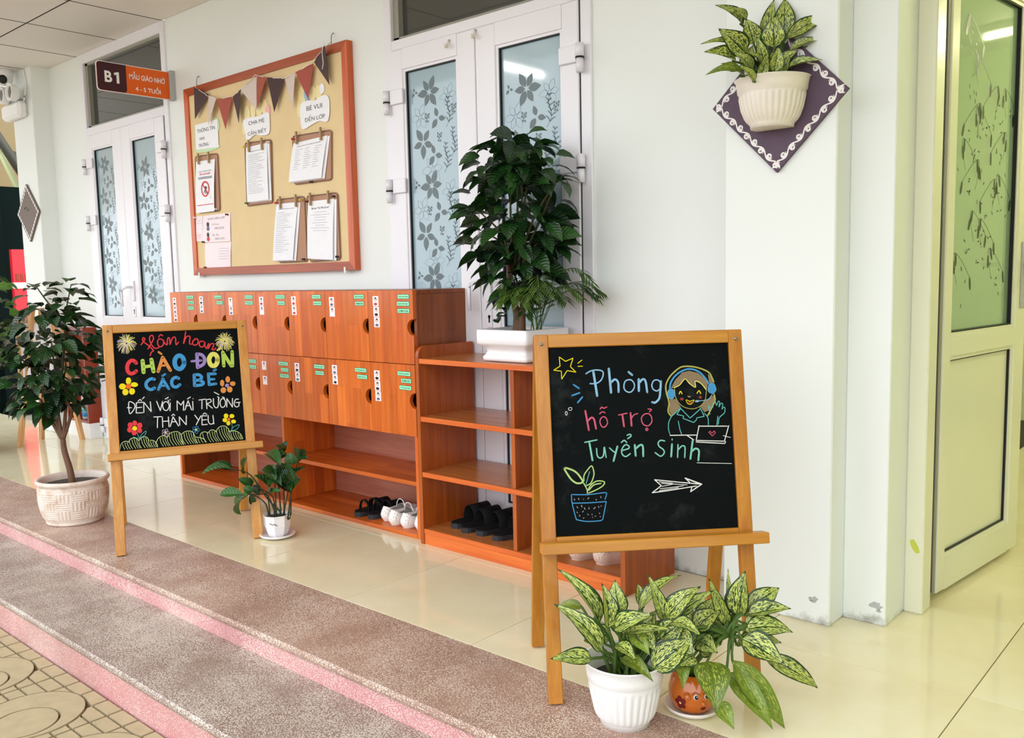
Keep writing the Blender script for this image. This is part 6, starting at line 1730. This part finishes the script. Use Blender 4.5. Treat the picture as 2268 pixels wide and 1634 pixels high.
# pot surface frame: a = arc length round the pot from the face direction, b = height
FA = math.atan2(-PO[1], -PO[0]) + 0.38
def frO(a, b, h):
    R = pot_r(b) + h; an = FA + a / 0.058
    return (R * math.cos(an), R * math.sin(an), b)
def patch(name, cx, cz, rx, rz_, mat, h=0.0006, n=12):
    b = MB(); b.add([frO(cx, cz, h)] + [frO(cx + rx * math.cos(2 * math.pi * i / n), cz + rz_ * math.sin(2 * math.pi * i / n), h) for i in range(n)], [[0, 1 + i, 1 + (i + 1) % n] for i in range(n)], 0, True)
    return b.build(name, M[mat], pot, recalc=False)
for ex in (-0.014, 0.012):
    patch('painted_eye', ex, 0.062, 0.0056, 0.0066, 'whitepl', 0.0006); patch('painted_pupil', ex + 0.001, 0.0615, 0.0042, 0.0054, 'hairblack', 0.0011); patch('eye_glint', ex + 0.002, 0.063, 0.0012, 0.0014, 'whitepl', 0.0015)
    b = MB(); b.ribbon([(ex - 0.008 + 0.0016 * i, 0.068 + 0.0055 * math.sin(math.pi * i / 9)) for i in range(10)], 0.0012, 0.0012, frO); b.build('painted_brow', M['hairblack'], pot, recalc=False)
patch('painted_lips', 0.006, 0.030, 0.0075, 0.0045, 'darkred')
nb = MB(lambda p: tuple(Vector(frO(0.003, 0.045, 0.001)) + Vector(p))); nb.lathe([(0.001, -0.006), (0.0055, -0.003), (0.0055, 0.003), (0.001, 0.006)], 10); nb.build('nose', M['orangeglaze'], pot)
eb = MB(lambda p: tuple(Vector(frO(-0.034, 0.062, 0.001)) + Vector(p))); eb.lathe([(0.001, -0.01), (0.008, -0.006), (0.009, 0.004), (0.001, 0.010)], 10); eb.build('ear', M['orangeglaze'], pot)
for k in range(5):
    a = 2 * math.pi * k / 5 + 0.5; patch('painted_petal', -0.052 + 0.009 * math.cos(a), 0.042 + 0.011 * math.sin(a), 0.0065, 0.0075, 'darkred')
patch('painted_flower_centre', -0.052, 0.042, 0.003, 0.003, 'cartoonyel', 0.0012)
root = Vector((PO[0], PO[1], 0.086))
cane = smooth_path([(PO[0] - 0.005, PO[1], 0.084), (-1.04, 1.825, 0.13), (-1.0, 1.86, 0.185), (-0.945, 1.905, 0.225)], 5)
MB().tube(cane, 0.007, 8).build('cane', M['stemgreen'], t, True)
traced(t, AGL_ORANGE, LM_AGL, (-0.975, 1.88, 0.20), 7, M['stemgreen'], plain=(11, 12, 13, 14, 15, 20), spread=0.012, skip_stem=(14,))

# wall pot on the diamond board
t = thing('hanging_plant', 'speckled plant in a ribbed ivory pot hung on a purple diamond board', 'wall plant', (-1.171, 2.548, 1.36))
diamond(t, -1.171, 1.578, 0.211, 0.213, 2.546, M['brownpurple'])
YB = 2.533; pc = (-1.172, 2.505, 1.490)
wp = MB(lambda p: (p[0], min(p[1], YB), p[2]))
def ribbed2(a, r, z): return 1.0 + 0.05 * abs(math.cos(16 * a)) - 0.02 if 0.02 < z < 0.09 else 1.0
wp.lathe([(0.05, 0.0), (0.062, 0.0), (0.063, 0.01), (0.072, 0.021), (0.078, 0.030), (0.088, 0.055), (0.094, 0.086), (0.096, 0.093), (0.096, 0.098), (0.100, 0.102), (0.102, 0.118), (0.106, 0.136), (0.110, 0.139), (0.106, 0.140), (0.098, 0.12)], 192, pc, mod=ribbed2)
wp.build('pot', M['oldpot'], t, True)
MB(lambda p: (p[0], min(p[1], YB), p[2])).lathe([(0.001, 0.122), (0.099, 0.122)], 24, pc).build('soil', M['soil'], t, True)
traced(t, AGL_WALL, LM_AGL, (pc[0], 2.485, 1.61), 5, M['stemgreen'], plain=(6, 7), spread=0.04)
for o in list(t.children): pass

# little waxy plant in the octagonal pot
PZ_ = (-3.167, 2.066, 0)
t = thing('potted_plant', 'small waxy leaved plant in an octagonal white pot by the left easel', 'potted plant', PZ_)
MB().lathe([(0.001, 0.002), (0.05, 0.002), (0.072, 0.010), (0.076, 0.018), (0.072, 0.019), (0.052, 0.009), (0.001, 0.007)], 32).build('saucer', M['ceramic'], t)
MB().lathe([(0.001, 0.009), (0.038, 0.009), (0.046, 0.024), (0.055, 0.055), (0.056, 0.09), (0.058, 0.094), (0.058, 0.099), (0.052, 0.099), (0.048, 0.082), (0.001, 0.082)], 8, smooth=False).build('pot', M['ceramic'], t)
MB().lathe([(0.001, 0.090), (0.049, 0.088)], 16).build('soil', M['soil'], t)
b = MB(); frz = lambda a, q, h: (0.0565 * math.cos(-0.75) + 0.35 * a, 0.0565 * math.sin(-0.75) + 0.9 * a - 0.001, q)
b.ribbon([(-0.02, 0.075), (-0.008, 0.068), (0.0, 0.07), (0.01, 0.062)], 0.003, 0, frz); b.build('ink_painting', M['ink'], t)
for s in ZZ_STALK:
    pts = [Vector(p) / 1000 for p in s]
    base = Vector((PZ_[0] + (pts[0].x - PZ_[0]) * 0.5, PZ_[1] + (pts[0].y - PZ_[1]) * 0.5, 0.085))
    pth = smooth_path([base] + pts, 4)
    MB().tube(pth, [0.0042 - 0.0026 * i / len(pth) for i in range(len(pth))], 6).build('stalk', M['stemdark'], t, True)
r = random.Random(9)
for k, d in enumerate(ZZ_LEAF):
    B, T, W = Vector(d[0:3]) / 1000, Vector(d[3:6]) / 1000, d[6] / 1000
    n = ((EYE - B).normalized() + Vector((r.uniform(-.6, .6), r.uniform(-.6, .6), 0.5))).normalized()
    X_ = (T - B) * 0.12; put_leaf('leaf', LM_ZZ[k % 2], t, B - X_, T + X_, W * 1.35, n)

# ---------------------------------------------------------------- bushy plants
def crown(parent, name_leaf, meshes, prof, axis, N, seed, Lr, ysq=(1.0, 1.0), ymax=None, lean=(0, 0), trunk_top=None, nbranch=14, twig='twig'):
    r = random.Random(seed)
    zs = [p[0] for p in prof]
    def Rz(z):
        for (a, ra), (b, rb) in zip(prof, prof[1:]):
            if a <= z <= b: return ra + (rb - ra) * (z - a) / (b - a)
        return 0.03
    def cen(z):
        k = (z - zs[0]) / (zs[-1] - zs[0]); return (axis[0] + lean[0] * k, axis[1] + lean[1] * k)
    tips = []
    k = 0
    wmax = max(p[1] for p in prof)
    while k < N:
        z = r.uniform(zs[0], zs[-1]); R = Rz(z)
        if r.random() > (R / wmax) ** 1.3 + 0.06: continue
        a = r.uniform(0, 2 * math.pi); q = math.sqrt(r.uniform(0.03, 1.0)) * R
        c = cen(z)
        dx, dy = math.cos(a) * ysq[0], math.sin(a) * ysq[1]
        L = r.uniform(*Lr)
        B = Vector((c[0] + dx * max(0, q - L * 0.55), c[1] + dy * max(0, q - L * 0.55), z))
        d = Vector((math.cos(a + r.uniform(-.6, .6)), math.sin(a + r.uniform(-.6, .6)), r.uniform(-1.15, 0.12))).normalized()
        T = B + d * L
        if ymax is not None:
            if B.y > ymax - 0.01: B.y = ymax - 0.01 - r.uniform(0, .05)
            if T.y > ymax: T.y = ymax - r.uniform(0, .02)
        n = Vector((math.cos(a) * 0.9 + r.uniform(-.7, .7), math.sin(a) * 0.9 + r.uniform(-.7, .7), 0.75))
        if (T - B).length < 0.03: continue
        put_leaf(name_leaf, meshes[k % len(meshes)], parent, B, T, L * r.uniform(0.56, 0.74), n)
        tips.append(B); k += 1
    if trunk_top is not None:
        tt = Vector(trunk_top)
        for i in range(nbranch):
            e = tips[r.randrange(len(tips))]
            m_ = tt + (e - tt) * 0.5 + Vector((r.uniform(-.02, .02), r.uniform(-.02, .02), 0.03))
            MB().tube(smooth_path([tt, m_, e], 4), [0.006 - 0.0004 * j for j in range(9)], 6).build('branch', M[twig], parent, True)
    return tips

# tall plant in the square planter on the rack
t = thing('potted_plant', 'tall bushy dark green plant in the square white planter on the shoe rack', 'potted plant', (-2.19, 2.545, 0.757))
pl = MB(); N_ = 64
prof = [(0.09, 0.0), (0.108, 0.001), (0.113, 0.006), (0.113, 0.018), (0.105, 0.027), (0.101, 0.036), (0.105, 0.050), (0.121, 0.060), (0.129, 0.068), (0.130, 0.074), (0.130, 0.117), (0.127, 0.121), (0.117, 0.121), (0.114, 0.10)]
v = []; f = []
for hf, z in prof:
    for i in range(N_):
        a = 2 * math.pi * i / N_; c, s = math.cos(a), math.sin(a); e = 0.13
        v.append((-2.19 + hf * math.copysign(abs(c) ** e, c), 2.545 + hf * math.copysign(abs(s) ** e, s), 0.757 + z))
for j in range(len(prof) - 1):
    for i in range(N_): f.append([j * N_ + i, j * N_ + (i + 1) % N_, (j + 1) * N_ + (i + 1) % N_, (j + 1) * N_ + i])
f.append(list(range(N_)))
pl.add(v, f, 0, True); pl.build('planter', M['ceramic'], t, True)
MB().box(-2.19 - 0.112, -2.19 + 0.112, 2.545 - 0.112, 2.545 + 0.112, 0.852, 0.864).build('soil', M['soil'], t, True)
for k, (bx_, tx, ty) in enumerate(((-2.20, -2.215, 2.50), (-2.18, -2.16, 2.53), (-2.21, -2.25, 2.53))):
    MB().tube(smooth_path([(bx_, 2.53, 0.855), (bx_ + 0.008, 2.525, 0.93), ((bx_ + tx) / 2, ty, 1.02), (tx, ty, 1.16)], 4), [0.016 - 0.0007 * i for i in range(13)], 8).build('trunk', M['trunk'], t, True)
crown(t, 'leaf', LM_DARK, [(0.97, 0.08), (1.03, 0.15), (1.1, 0.21), (1.2, 0.245), (1.33, 0.24), (1.44, 0.235), (1.51, 0.215), (1.56, 0.17), (1.60, 0.07)], (-2.185, 2.515), 290, 21, (0.075, 0.12), (1.0, 0.8), 2.685, (0.01, 0), (-2.2, 2.52, 1.08), 16)
# a little palm in the same planter
def frond(parent, pts, L0, seed):
    r = random.Random(seed); P_ = [Vector(p) for p in smooth_path(pts, 6)]
    b = MB(); b.tube(P_, 0.0016, 5)
    n = len(P_)
    for i in range(4, n):
        tdir = (P_[i] - P_[i - 1]).normalized(); side = tdir.cross(Vector((0, 0, 1))).normalized()
        for s in (-1, 1):
            d = (tdir * 0.75 + side * s * 0.8 + Vector((0, 0, -0.25))).normalized(); l = L0 * (0.6 + 0.5 * math.sin(math.pi * i / n)) * r.uniform(0.85, 1.1)
            w = d.cross(Vector((0, 0, 1))).normalized() * 0.0045
            p = P_[i]; q = p + d * l + Vector((0, 0, -0.15 * l)); m_ = p + d * l * 0.5
            b.add([p, m_ + w, q, m_ - w], [(0, 1, 2, 3)])
    b.build('palm_frond', M['leaf_palm'], parent, True, recalc=False)
r = random.Random(31)
for k in range(15):
    a = -1.9 + 2.6 * k / 14 + r.uniform(-.1, .1); R = r.uniform(0.13, 0.25); zt = r.uniform(0.10, 0.24)
    bx_, by_ = -2.12 + r.uniform(-.02, .02), 2.54 + r.uniform(-.02, .02)
    ex, ey = bx_ + R * math.cos(a), min(by_ + R * math.sin(a), 2.67)
    frond(t, [(bx_, by_, 0.86), (bx_ + (ex - bx_) * 0.3, by_ + (ey - by_) * 0.3, 0.86 + zt * 0.8), (bx_ + (ex - bx_) * 0.7, by_ + (ey - by_) * 0.7, 0.86 + zt), (ex, ey, 0.86 + zt * 0.8)], 0.07, k)
for k in range(10):
    B = Vector((-2.24 + 0.01 * k, 2.46 + 0.008 * r.uniform(0, 4), 0.90 + 0.012 * k)); a = r.uniform(2.2, 5.2)
    put_leaf('leaf', LM_DARK[k % 3], t, B, B + Vector((math.cos(a), math.sin(a), r.uniform(-.4, .3))) * 0.05, 0.03, (0, -.4, 1))

# front left plant in the whitewashed clay pot
AX = (-4.16, 1.645)
t = thing('potted_plant', 'bushy dark green plant in the basket weave clay pot on the step', 'potted plant', (AX[0], AX[1], 0))
def weave(a, r_, z):
    if not (0.03 < z < 0.16): return 1.0
    cell = int(a / (2 * math.pi) * 14); row = int((z - 0.035) / 0.039)
    if (cell + row) % 2: k = 0.5 + 0.5 * math.cos(2 * math.pi * (z - 0.035) / 0.0098)
    else: k = 0.5 + 0.5 * math.cos(14 * a * 4)
    return 1.0 + 0.028 * k
prof = [(0.10, 0.0), (0.120, 0.002), (0.123, 0.012)]
for i in range(73):
    z = 0.016 + 0.154 * i / 72; k = (z - 0.016) / 0.154
    prof.append((0.121 + 0.025 * math.sin(math.pi * 0.60 * k ** 0.75), z))
prof += [(0.141, 0.174), (0.144, 0.180), (0.152, 0.186), (0.156, 0.194), (0.153, 0.202), (0.146, 0.205), (0.139, 0.200), (0.134, 0.186), (0.131, 0.16)]
MB().lathe(prof, 280, mod=weave, closed=True).build('pot', M['claypot'], t)
MB().lathe([(0.001, 0.002), (0.11, 0.002)], 24).build('pot_base', M['claypot'], t)
MB().lathe([(0.001, 0.176), (0.08, 0.180), (0.133, 0.172)], 28).build('soil', M['soil'], t)
MB().tube(smooth_path([(-4.165, 1.645, 0.16), (-4.172, 1.64, 0.24), (-4.19, 1.63, 0.32), (-4.195, 1.628, 0.38)], 4), [0.016, 0.0155, 0.015, 0.0145, 0.014, 0.014, 0.0135, 0.013, 0.013, 0.0125, 0.012, 0.012, 0.012], 10).build('trunk', M['trunk'], t, True)
for k, (tx, ty, tz) in enumerate(((-4.26, 1.57, 0.56), (-4.22, 1.62, 0.6), (-4.17, 1.65, 0.6), (-4.2, 1.66, 0.58), (-4.15, 1.68, 0.56), (-4.24, 1.60, 0.58))):
    MB().tube(smooth_path([(-4.195, 1.628, 0.37), ((tx - 4.195) / 2, (ty + 1.628) / 2, 0.46), (tx, ty, tz)], 4), [0.009, 0.0085, 0.008, 0.008, 0.0075, 0.007, 0.007, 0.0065, 0.006], 7).build('branch', M['trunk'], t, True)
tips = crown(t, 'leaf', LM_DARK, [(0.48, 0.07), (0.54, 0.20), (0.62, 0.27), (0.72, 0.295), (0.80, 0.29), (0.87, 0.27), (0.93, 0.2), (0.98, 0.1)], (-4.25, 1.60), 284, 5, (0.065, 0.105), lean=(0.01, 0.01), trunk_top=(-4.2, 1.63, 0.57), nbranch=10)
# the two shoots that rise above the crown
MB().tube(smooth_path([(-4.2, 1.63, 0.56), (-4.185, 1.66, 0.8), (-4.19, 1.68, 0.95), (-4.16, 1.70, 1.08)], 4), [0.007 - 0.0004 * i for i in range(13)], 6).build('branch', M['twig'], t, True)
MB().tube(smooth_path([(-4.19, 1.67, 0.9), (-4.25, 1.63, 1.0), (-4.3, 1.6, 1.08)], 4), [0.005 - 0.0003 * i for i in range(9)], 6).build('branch', M['twig'], t, True)
r = random.Random(77)
for k in range(34):
    s = r.random()
    c = Vector((-4.185, 1.68, 0.93)).lerp(Vector((-4.16, 1.70, 1.10)), s) if k % 3 else Vector((-4.24, 1.63, 0.97)).lerp(Vector((-4.31, 1.60, 1.09)), s)
    a = r.uniform(0, 6.28)
    d = Vector((math.cos(a), math.sin(a), r.uniform(-.45, .1))).normalized(); B = c + d * r.uniform(0.0, 0.06)
    put_leaf('leaf', LM_DARK[k % 3], t, B, B + d * r.uniform(0.07, 0.105), 0.058, (0.7 * d.x, 0.7 * d.y, 1))

# lighter bush behind it
t = thing('potted_plant', 'lighter green bush at the left edge behind the clay pot plant', 'potted plant', (-6.42, 1.93, 0))
MB().lathe([(0.10, 0.0), (0.12, 0.01), (0.145, 0.18), (0.155, 0.22), (0.145, 0.22), (0.13, 0.19)], 28).build('pot', M['terracotta'], t)
MB().lathe([(0.001, 0.19), (0.13, 0.19)], 20).build('soil', M['soil'], t)
MB().tube(smooth_path([(0, 0, 0.18), (0.01, 0, 0.4), (-0.02, 0, 0.7)], 4), 0.013, 8).build('trunk', M['trunk'], t)
crown(t, 'leaf', LM_MID, [(0.50, 0.12), (0.7, 0.28), (0.9, 0.33), (1.05, 0.31), (1.18, 0.26), (1.28, 0.12)], (-6.38, 1.95), 200, 15, (0.07, 0.11), trunk_top=(-6.42, 1.93, 0.68), nbranch=8)
# ---------------------------------------------------------------- shoes (heels towards the viewer, toes towards the wall)
def sole_w(s, W): return W * (0.36 + 0.10 * math.sin(math.pi * min(1, s * 1.15)) + 0.07 * s) * (math.sin(math.pi * min(1, (s + 0.02) ** 0.55)) ** 0.42 if s < 0.25 else 1) * (max(0.0, 1 - ((s - 0.72) / 0.28) ** 2.4) ** 0.5 if s > 0.72 else 1)
def outline(L, W, n=18):
    ss = [i / n for i in range(n + 1)]
    def hw(s):
        if s < 0.16: k = math.sqrt(max(0, 1 - ((0.16 - s) / 0.16) ** 2))
        elif s > 0.74: k = math.sqrt(max(0, 1 - ((s - 0.74) / 0.26) ** 2))
        else: k = 1
        return W / 2 * k * (0.78 + 0.22 * max(0, min(1, (s - 0.25) / 0.4)))
    return ss, hw
def shoe_outline(L, W):
    ss, hw = outline(L, W)
    return [(hw(s), s * L) for s in ss] + [(-hw(s), s * L) for s in ss[::-1][1:-1]]
def band(b, y0, y1, W, h, z0, n=10, th=0.003):
    v = []; f = []
    for i in range(n + 1):
        a = math.pi * i / n
        for (yy, rr) in ((y0, 0), (y1, 0), (y1, th), (y0, th)):
            v.append(((W / 2 - rr) * math.cos(a), yy, z0 + (h - rr) * math.sin(a) ** 0.8))
    for i in range(n):
        for k in range(4): f.append([i * 4 + k, i * 4 + (k + 1) % 4, (i + 1) * 4 + (k + 1) % 4, (i + 1) * 4 + k])
    b.add(v, f, 0, True)
def slipper(name, label, loc, rz, z, straps, sole='blacksole', L=0.245, W=0.072, group=None):
    t = thing(name, label, 'shoe', (loc[0], loc[1], z), rz, group)
    o = shoe_outline(L, W)
    MB().prism(o, 0.0, 0.020).build('sole', M[sole], t)
    MB().prism([(p * 0.94, q * 0.97 + 0.003) for p, q in o], 0.020, 0.024).build('insole', M['black'], t)
    for (y0, y1, h) in straps:
        b = MB(); band(b, y0, y1, W * 0.98, h, 0.014); b.build('strap', M['black'], t)
    return t
def clog(label, loc, rz, z, mat, group=None, L=0.235, W=0.086, hh=0.05):
    t = thing('slip_on_shoe', label, 'shoe', (loc[0], loc[1], z), rz, group)
    MB().prism([(p * 0.84, q * 0.94 + 0.008) for p, q in shoe_outline(L, W)], 0.0, 0.010).build('sole', M['pinkshoe'], t)
    ss, hw = outline(L, W, 26)
    # counter and sides
    b = MB(); v = []; f = []
    path = [(hw(s), s * L, s) for s in ss[::-1] if s <= 0.75] + [(-hw(s), s * L, s) for s in ss[1:] if s <= 0.75]
    for (px, py, s) in path:
        top = 0.012 + hh * (1 - 0.35 * min(1, s / 0.3)) * (1.0 + 0.1 * math.cos(s * 9))
        for (k, zz) in ((0.84, 0.003), (1.02, 0.016), (1.05, 0.03), (0.96, 0.046), (0.80, top)): v.append((px * k, py + max(0, 0.2 - s) / 0.2 * {0.003: 0.010, 0.016: 0.0, 0.03: -0.004, 0.046: 0.003}.get(zz, 0.014), zz))
    for i in range(len(path) - 1):
        for k in range(4): f.append([i * 5 + k, (i + 1) * 5 + k, (i + 1) * 5 + k + 1, i * 5 + k + 1])
    b.add(v, f, 0, True); up_ = b.build('upper', mat, t, recalc=False)
    # vamp
    b = MB(); v = []; f = []; n = 10; rows = [0.46 + 0.54 * i / 8 for i in range(9)]
    for s in rows:
        w = max(hw(s), 0.002) * 1.03; h = 0.012 + 0.048 * (1 - 0.75 * ((s - 0.46) / 0.54) ** 1.6)
        for i in range(n + 1):
            a = math.pi * i / n; v.append((w * math.cos(a), s * L, 0.010 + (h - 0.010) * math.sin(a) ** 0.7))
    for j in range(len(rows) - 1):
        for i in range(n): f.append([j * (n + 1) + i, j * (n + 1) + i + 1, (j + 1) * (n + 1) + i + 1, (j + 1) * (n + 1) + i])
    b.add(v, f, 0, True); b.build('vamp', mat, t, recalc=False)
    MB().prism([(p * 0.88, q * 0.94 + 0.007) for p, q in shoe_outline(L, W)], 0.012, 0.016).build('insole', M['clogin'], t)
    MB().tube(smooth_path([(-W * 0.44, L * 0.47, 0.045), (-W * 0.25, L * 0.46, 0.072), (0, L * 0.46, 0.08), (W * 0.25, L * 0.46, 0.072), (W * 0.44, L * 0.47, 0.045)], 4), 0.0022, 6).build('topline_piping', M['whitepl'], t)
    return t
def perforated(name, rgb):
    tt = NT(name); v = tt.coord((1, 1, 1))
    sp = tt.node('ShaderNodeSeparateXYZ'); tt.l(v, sp.inputs[0])
    vo = tt.node('ShaderNodeTexVoronoi'); vo.inputs['Scale'].default_value = 130; vo.inputs['Randomness'].default_value = 0.0
    tt.l(v, vo.inputs['Vector'])
    dot = tt.math('LESS_THAN', vo.outputs['Distance'], 0.26)
    dot = tt.math('MULTIPLY', dot, tt.math('GREATER_THAN', sp.outputs[0], 0.008))
    dot = tt.math('MULTIPLY', dot, tt.math('GREATER_THAN', sp.outputs[2], 0.022))
    tt.set(tt.mix(dot, lin(rgb), lin((120, 112, 104))), 0.45, 0, 0.4)
    return tt.m
MP = perforated('perforated_white_leather', (238, 234, 230)); MPK = perforated('beige_leather', (214, 186, 170))
SZ = 0.0185
slipper('sandal', 'black strap sandal on the cabinet floor, furthest from the white shoes', (-3.10, 2.425), -0.04, SZ, ((0.10, 0.125, 0.052), (0.135, 0.185, 0.045), (0.05, 0.062, 0.055)))
slipper('sandal', 'black strap sandal on the cabinet floor touching the white shoes', (-3.018, 2.435), -0.04, SZ, ((0.10, 0.125, 0.052), (0.135, 0.185, 0.045), (0.05, 0.062, 0.055)))
for k, (lab, x, y) in enumerate((('white perforated slip on shoe next to the black sandals', -2.938, 2.448), ('second white slip on shoe from the black sandals', -2.860, 2.424), ('third white slip on shoe from the black sandals', -2.782, 2.424), ('white slip on shoe beside the right post of the cabinet', -2.706, 2.436))):
    clog(lab, (x, y), 0.0, SZ, MP, 'white shoes in the cabinet', W=0.070)
for k, (lab, x, y) in enumerate((('black slide on the rack, first from its left side', -2.505, 2.448), ('black slide on the rack, second from its left side', -2.428, 2.428), ('black slide on the rack, third from its left side', -2.352, 2.434), ('black slide on the rack next to the divider', -2.262, 2.426))):
    slipper('slide_slipper', lab, (x, y), -0.12 if k < 3 else -0.32, 0.064, ((0.09, 0.19, 0.066),), group='black slides on the rack', W=0.074, L=0.225)
clog('beige shoe on the rack half hidden by the easel leg', (-1.88, 2.42), -0.3, 0.064, MPK, 'beige shoes on the rack')
clog('beige shoe on the rack nearest its right end', (-1.785, 2.435), -0.45, 0.064, MPK, 'beige shoes on the rack')

# ---------------------------------------------------------------- behind the left plants
t = thing('display_easel', 'small pale wooden easel with a white sheet behind the clay pot plant', 'easel', (-6.42, 2.3, 0))
def leg(p, q, w=0.018):
    p, q = Vector(p), Vector(q); d = (q - p).normalized(); s = d.cross(Vector((0.8, 0.5, 0.1))).normalized() * w; u = d.cross(s).normalized() * w * 0.6
    v = [p + s + u, p - s + u, p - s - u, p + s - u, q + s + u, q - s + u, q - s - u, q + s - u]
    MB().add(v, [(0, 1, 2, 3), (7, 6, 5, 4), (0, 4, 5, 1), (1, 5, 6, 2), (2, 6, 7, 3), (3, 7, 4, 0)]).build('leg', M['pale_pine'], t, True)
leg((-6.40, 2.205, 0), (-6.42, 2.36, 0.95)); leg((-6.33, 2.59, 0), (-6.40, 2.46, 0.95)); leg((-6.60, 2.42, 0), (-6.43, 2.42, 0.93))
fe = lambda a, b, h: (-6.405 - 0.10 * b + h, 2.40 + a, 0.42 + b)
MB().prism([(-0.17, 0.0), (0.17, 0.0), (0.15, 0.44), (-0.15, 0.44)], 0.0, 0.012, fr=fe).build('board', M['pale_pine'], t, True)
MB().prism([(-0.14, 0.03), (0.14, 0.03), (0.13, 0.41), (-0.13, 0.41)], 0.012, 0.014, fr=fe).build('white_sheet', M['paper'], t, True)
MB().prism([(-0.18, -0.03), (0.18, -0.03), (0.18, 0.0), (-0.18, 0.0)], 0.0, 0.05, fr=fe).build('ledge', M['pale_pine'], t, True)
t = thing('toy_cabinet', 'red brown wooden cabinet against the wall left of the first door', 'cabinet', (-6.5, 2.6, 0))
MB().box(-6.66, -6.30, 2.63, 2.72, 0.0, 0.11, 0.002).build('plinth', M['whitepl'], t, True)
for a in ((-6.66, -6.64, 2.63, 2.72, 0.11, 0.785), (-6.32, -6.30, 2.63, 2.72, 0.11, 0.785), (-6.64, -6.32, 2.63, 2.72, 0.765, 0.785), (-6.64, -6.32, 2.63, 2.72, 0.11, 0.13), (-6.64, -6.32, 2.708, 2.72, 0.13, 0.765), (-6.64, -6.32, 2.635, 2.708, 0.42, 0.435)):
    MB().box(*a, 0.001).build('panel', M['terracotta'], t, True)
t = thing('glass_jar', 'clear jar of coloured pieces on the red brown cabinet shelf', 'jar', (-6.42, 2.672, 0.13))
MB().lathe([(0.028, 0.0), (0.033, 0.01), (0.033, 0.16), (0.025, 0.19), (0.025, 0.205), (0.001, 0.206)], 18).build('jar_body', M['jar'], t)
MB().lathe([(0.0335, 0.02), (0.0338, 0.05)], 18).build('blue_band', M['ch_blue'], t); MB().lathe([(0.0335, 0.055), (0.0338, 0.075)], 18).build('green_band', M['ch_teal'], t)
t = thing('red_stand', 'red notice stand with a white ledge beyond the end pillar', 'stand', (-8.75, 3.2, 0))
MB().box(-8.80, -8.74, 3.07, 3.34, 1.12, 1.42, 0.003).build('red_panel', M['red'], t, True)
MB().box(-8.82, -8.70, 3.05, 3.36, 1.065, 1.12, 0.003).build('ledge', M['whitepl'], t, True)
MB().box(-8.80, -8.74, 3.07, 3.34, 0.20, 1.065, 0.003).build('lower_panel', M['red'], t, True)
MB().box(-8.85, -8.68, 3.05, 3.36, 0.0, 0.20, 0.003).build('foot', M['darkgreen'], t, True)
for k in range(6): MB().box(-8.738, -8.735, 3.09 + 0.04 * k, 3.115 + 0.04 * k, 1.135, 1.20).build('painted_strip', M['terracotta'], t, True)
t = thing('metal_gate', 'dark green metal gate beyond the end pillar', 'gate', (-9.4, 3.2, -0.1))
for k in range(6): MB().box(-9.45, -9.40, 2.2 + 0.32 * k, 2.505 + 0.32 * k, -0.19, 2.28 if k < 3 else 2.05, 0.005).build('gate_panel', M['darkgreen'], t, True)
for y in (2.18, 3.16): MB().box(-9.38, -9.30, y - 0.04, y + 0.04, -0.19, 2.36, 0.004).build('gate_post', M['darkgreen'], t, True)
t = thing('yard_canopy', 'tan canopy roof on steel beams beyond the corridor end', 'canopy', (-12, 3, 0))
MB().prism([(-16.0, 1.7), (-16.0, 1.74), (-10.2, 3.6), (-10.2, 3.56)], -1.0, 9.0, fr=lambda a, b, h: (a, h, b)).build('canopy_sheet', M['tan'], t, True)
for (p, q, w, mt) in (((-10.0, 3.1, 3.25), (-10.0, 3.85, 1.95), 0.05, 'steel'), ((-10.3, 2.9, 2.75), (-10.3, 4.1, 2.35), 0.045, 'steel'), ((-10.1, 3.35, 2.9), (-10.1, 3.85, 1.6), 0.03, 'wall_green'), ((-10.05, 2.6, -0.19), (-10.05, 2.6, 3.3), 0.06, 'steel'), ((-10.05, 4.6, -0.19), (-10.05, 4.6, 3.3), 0.06, 'steel'), ((-10.05, -1, 3.35), (-10.05, 9, 3.35), 0.06, 'steel')):
    MB().tube([p, q], w, 6).build('beam', M[mt], t, True)
bpy.data.objects.remove(_to)
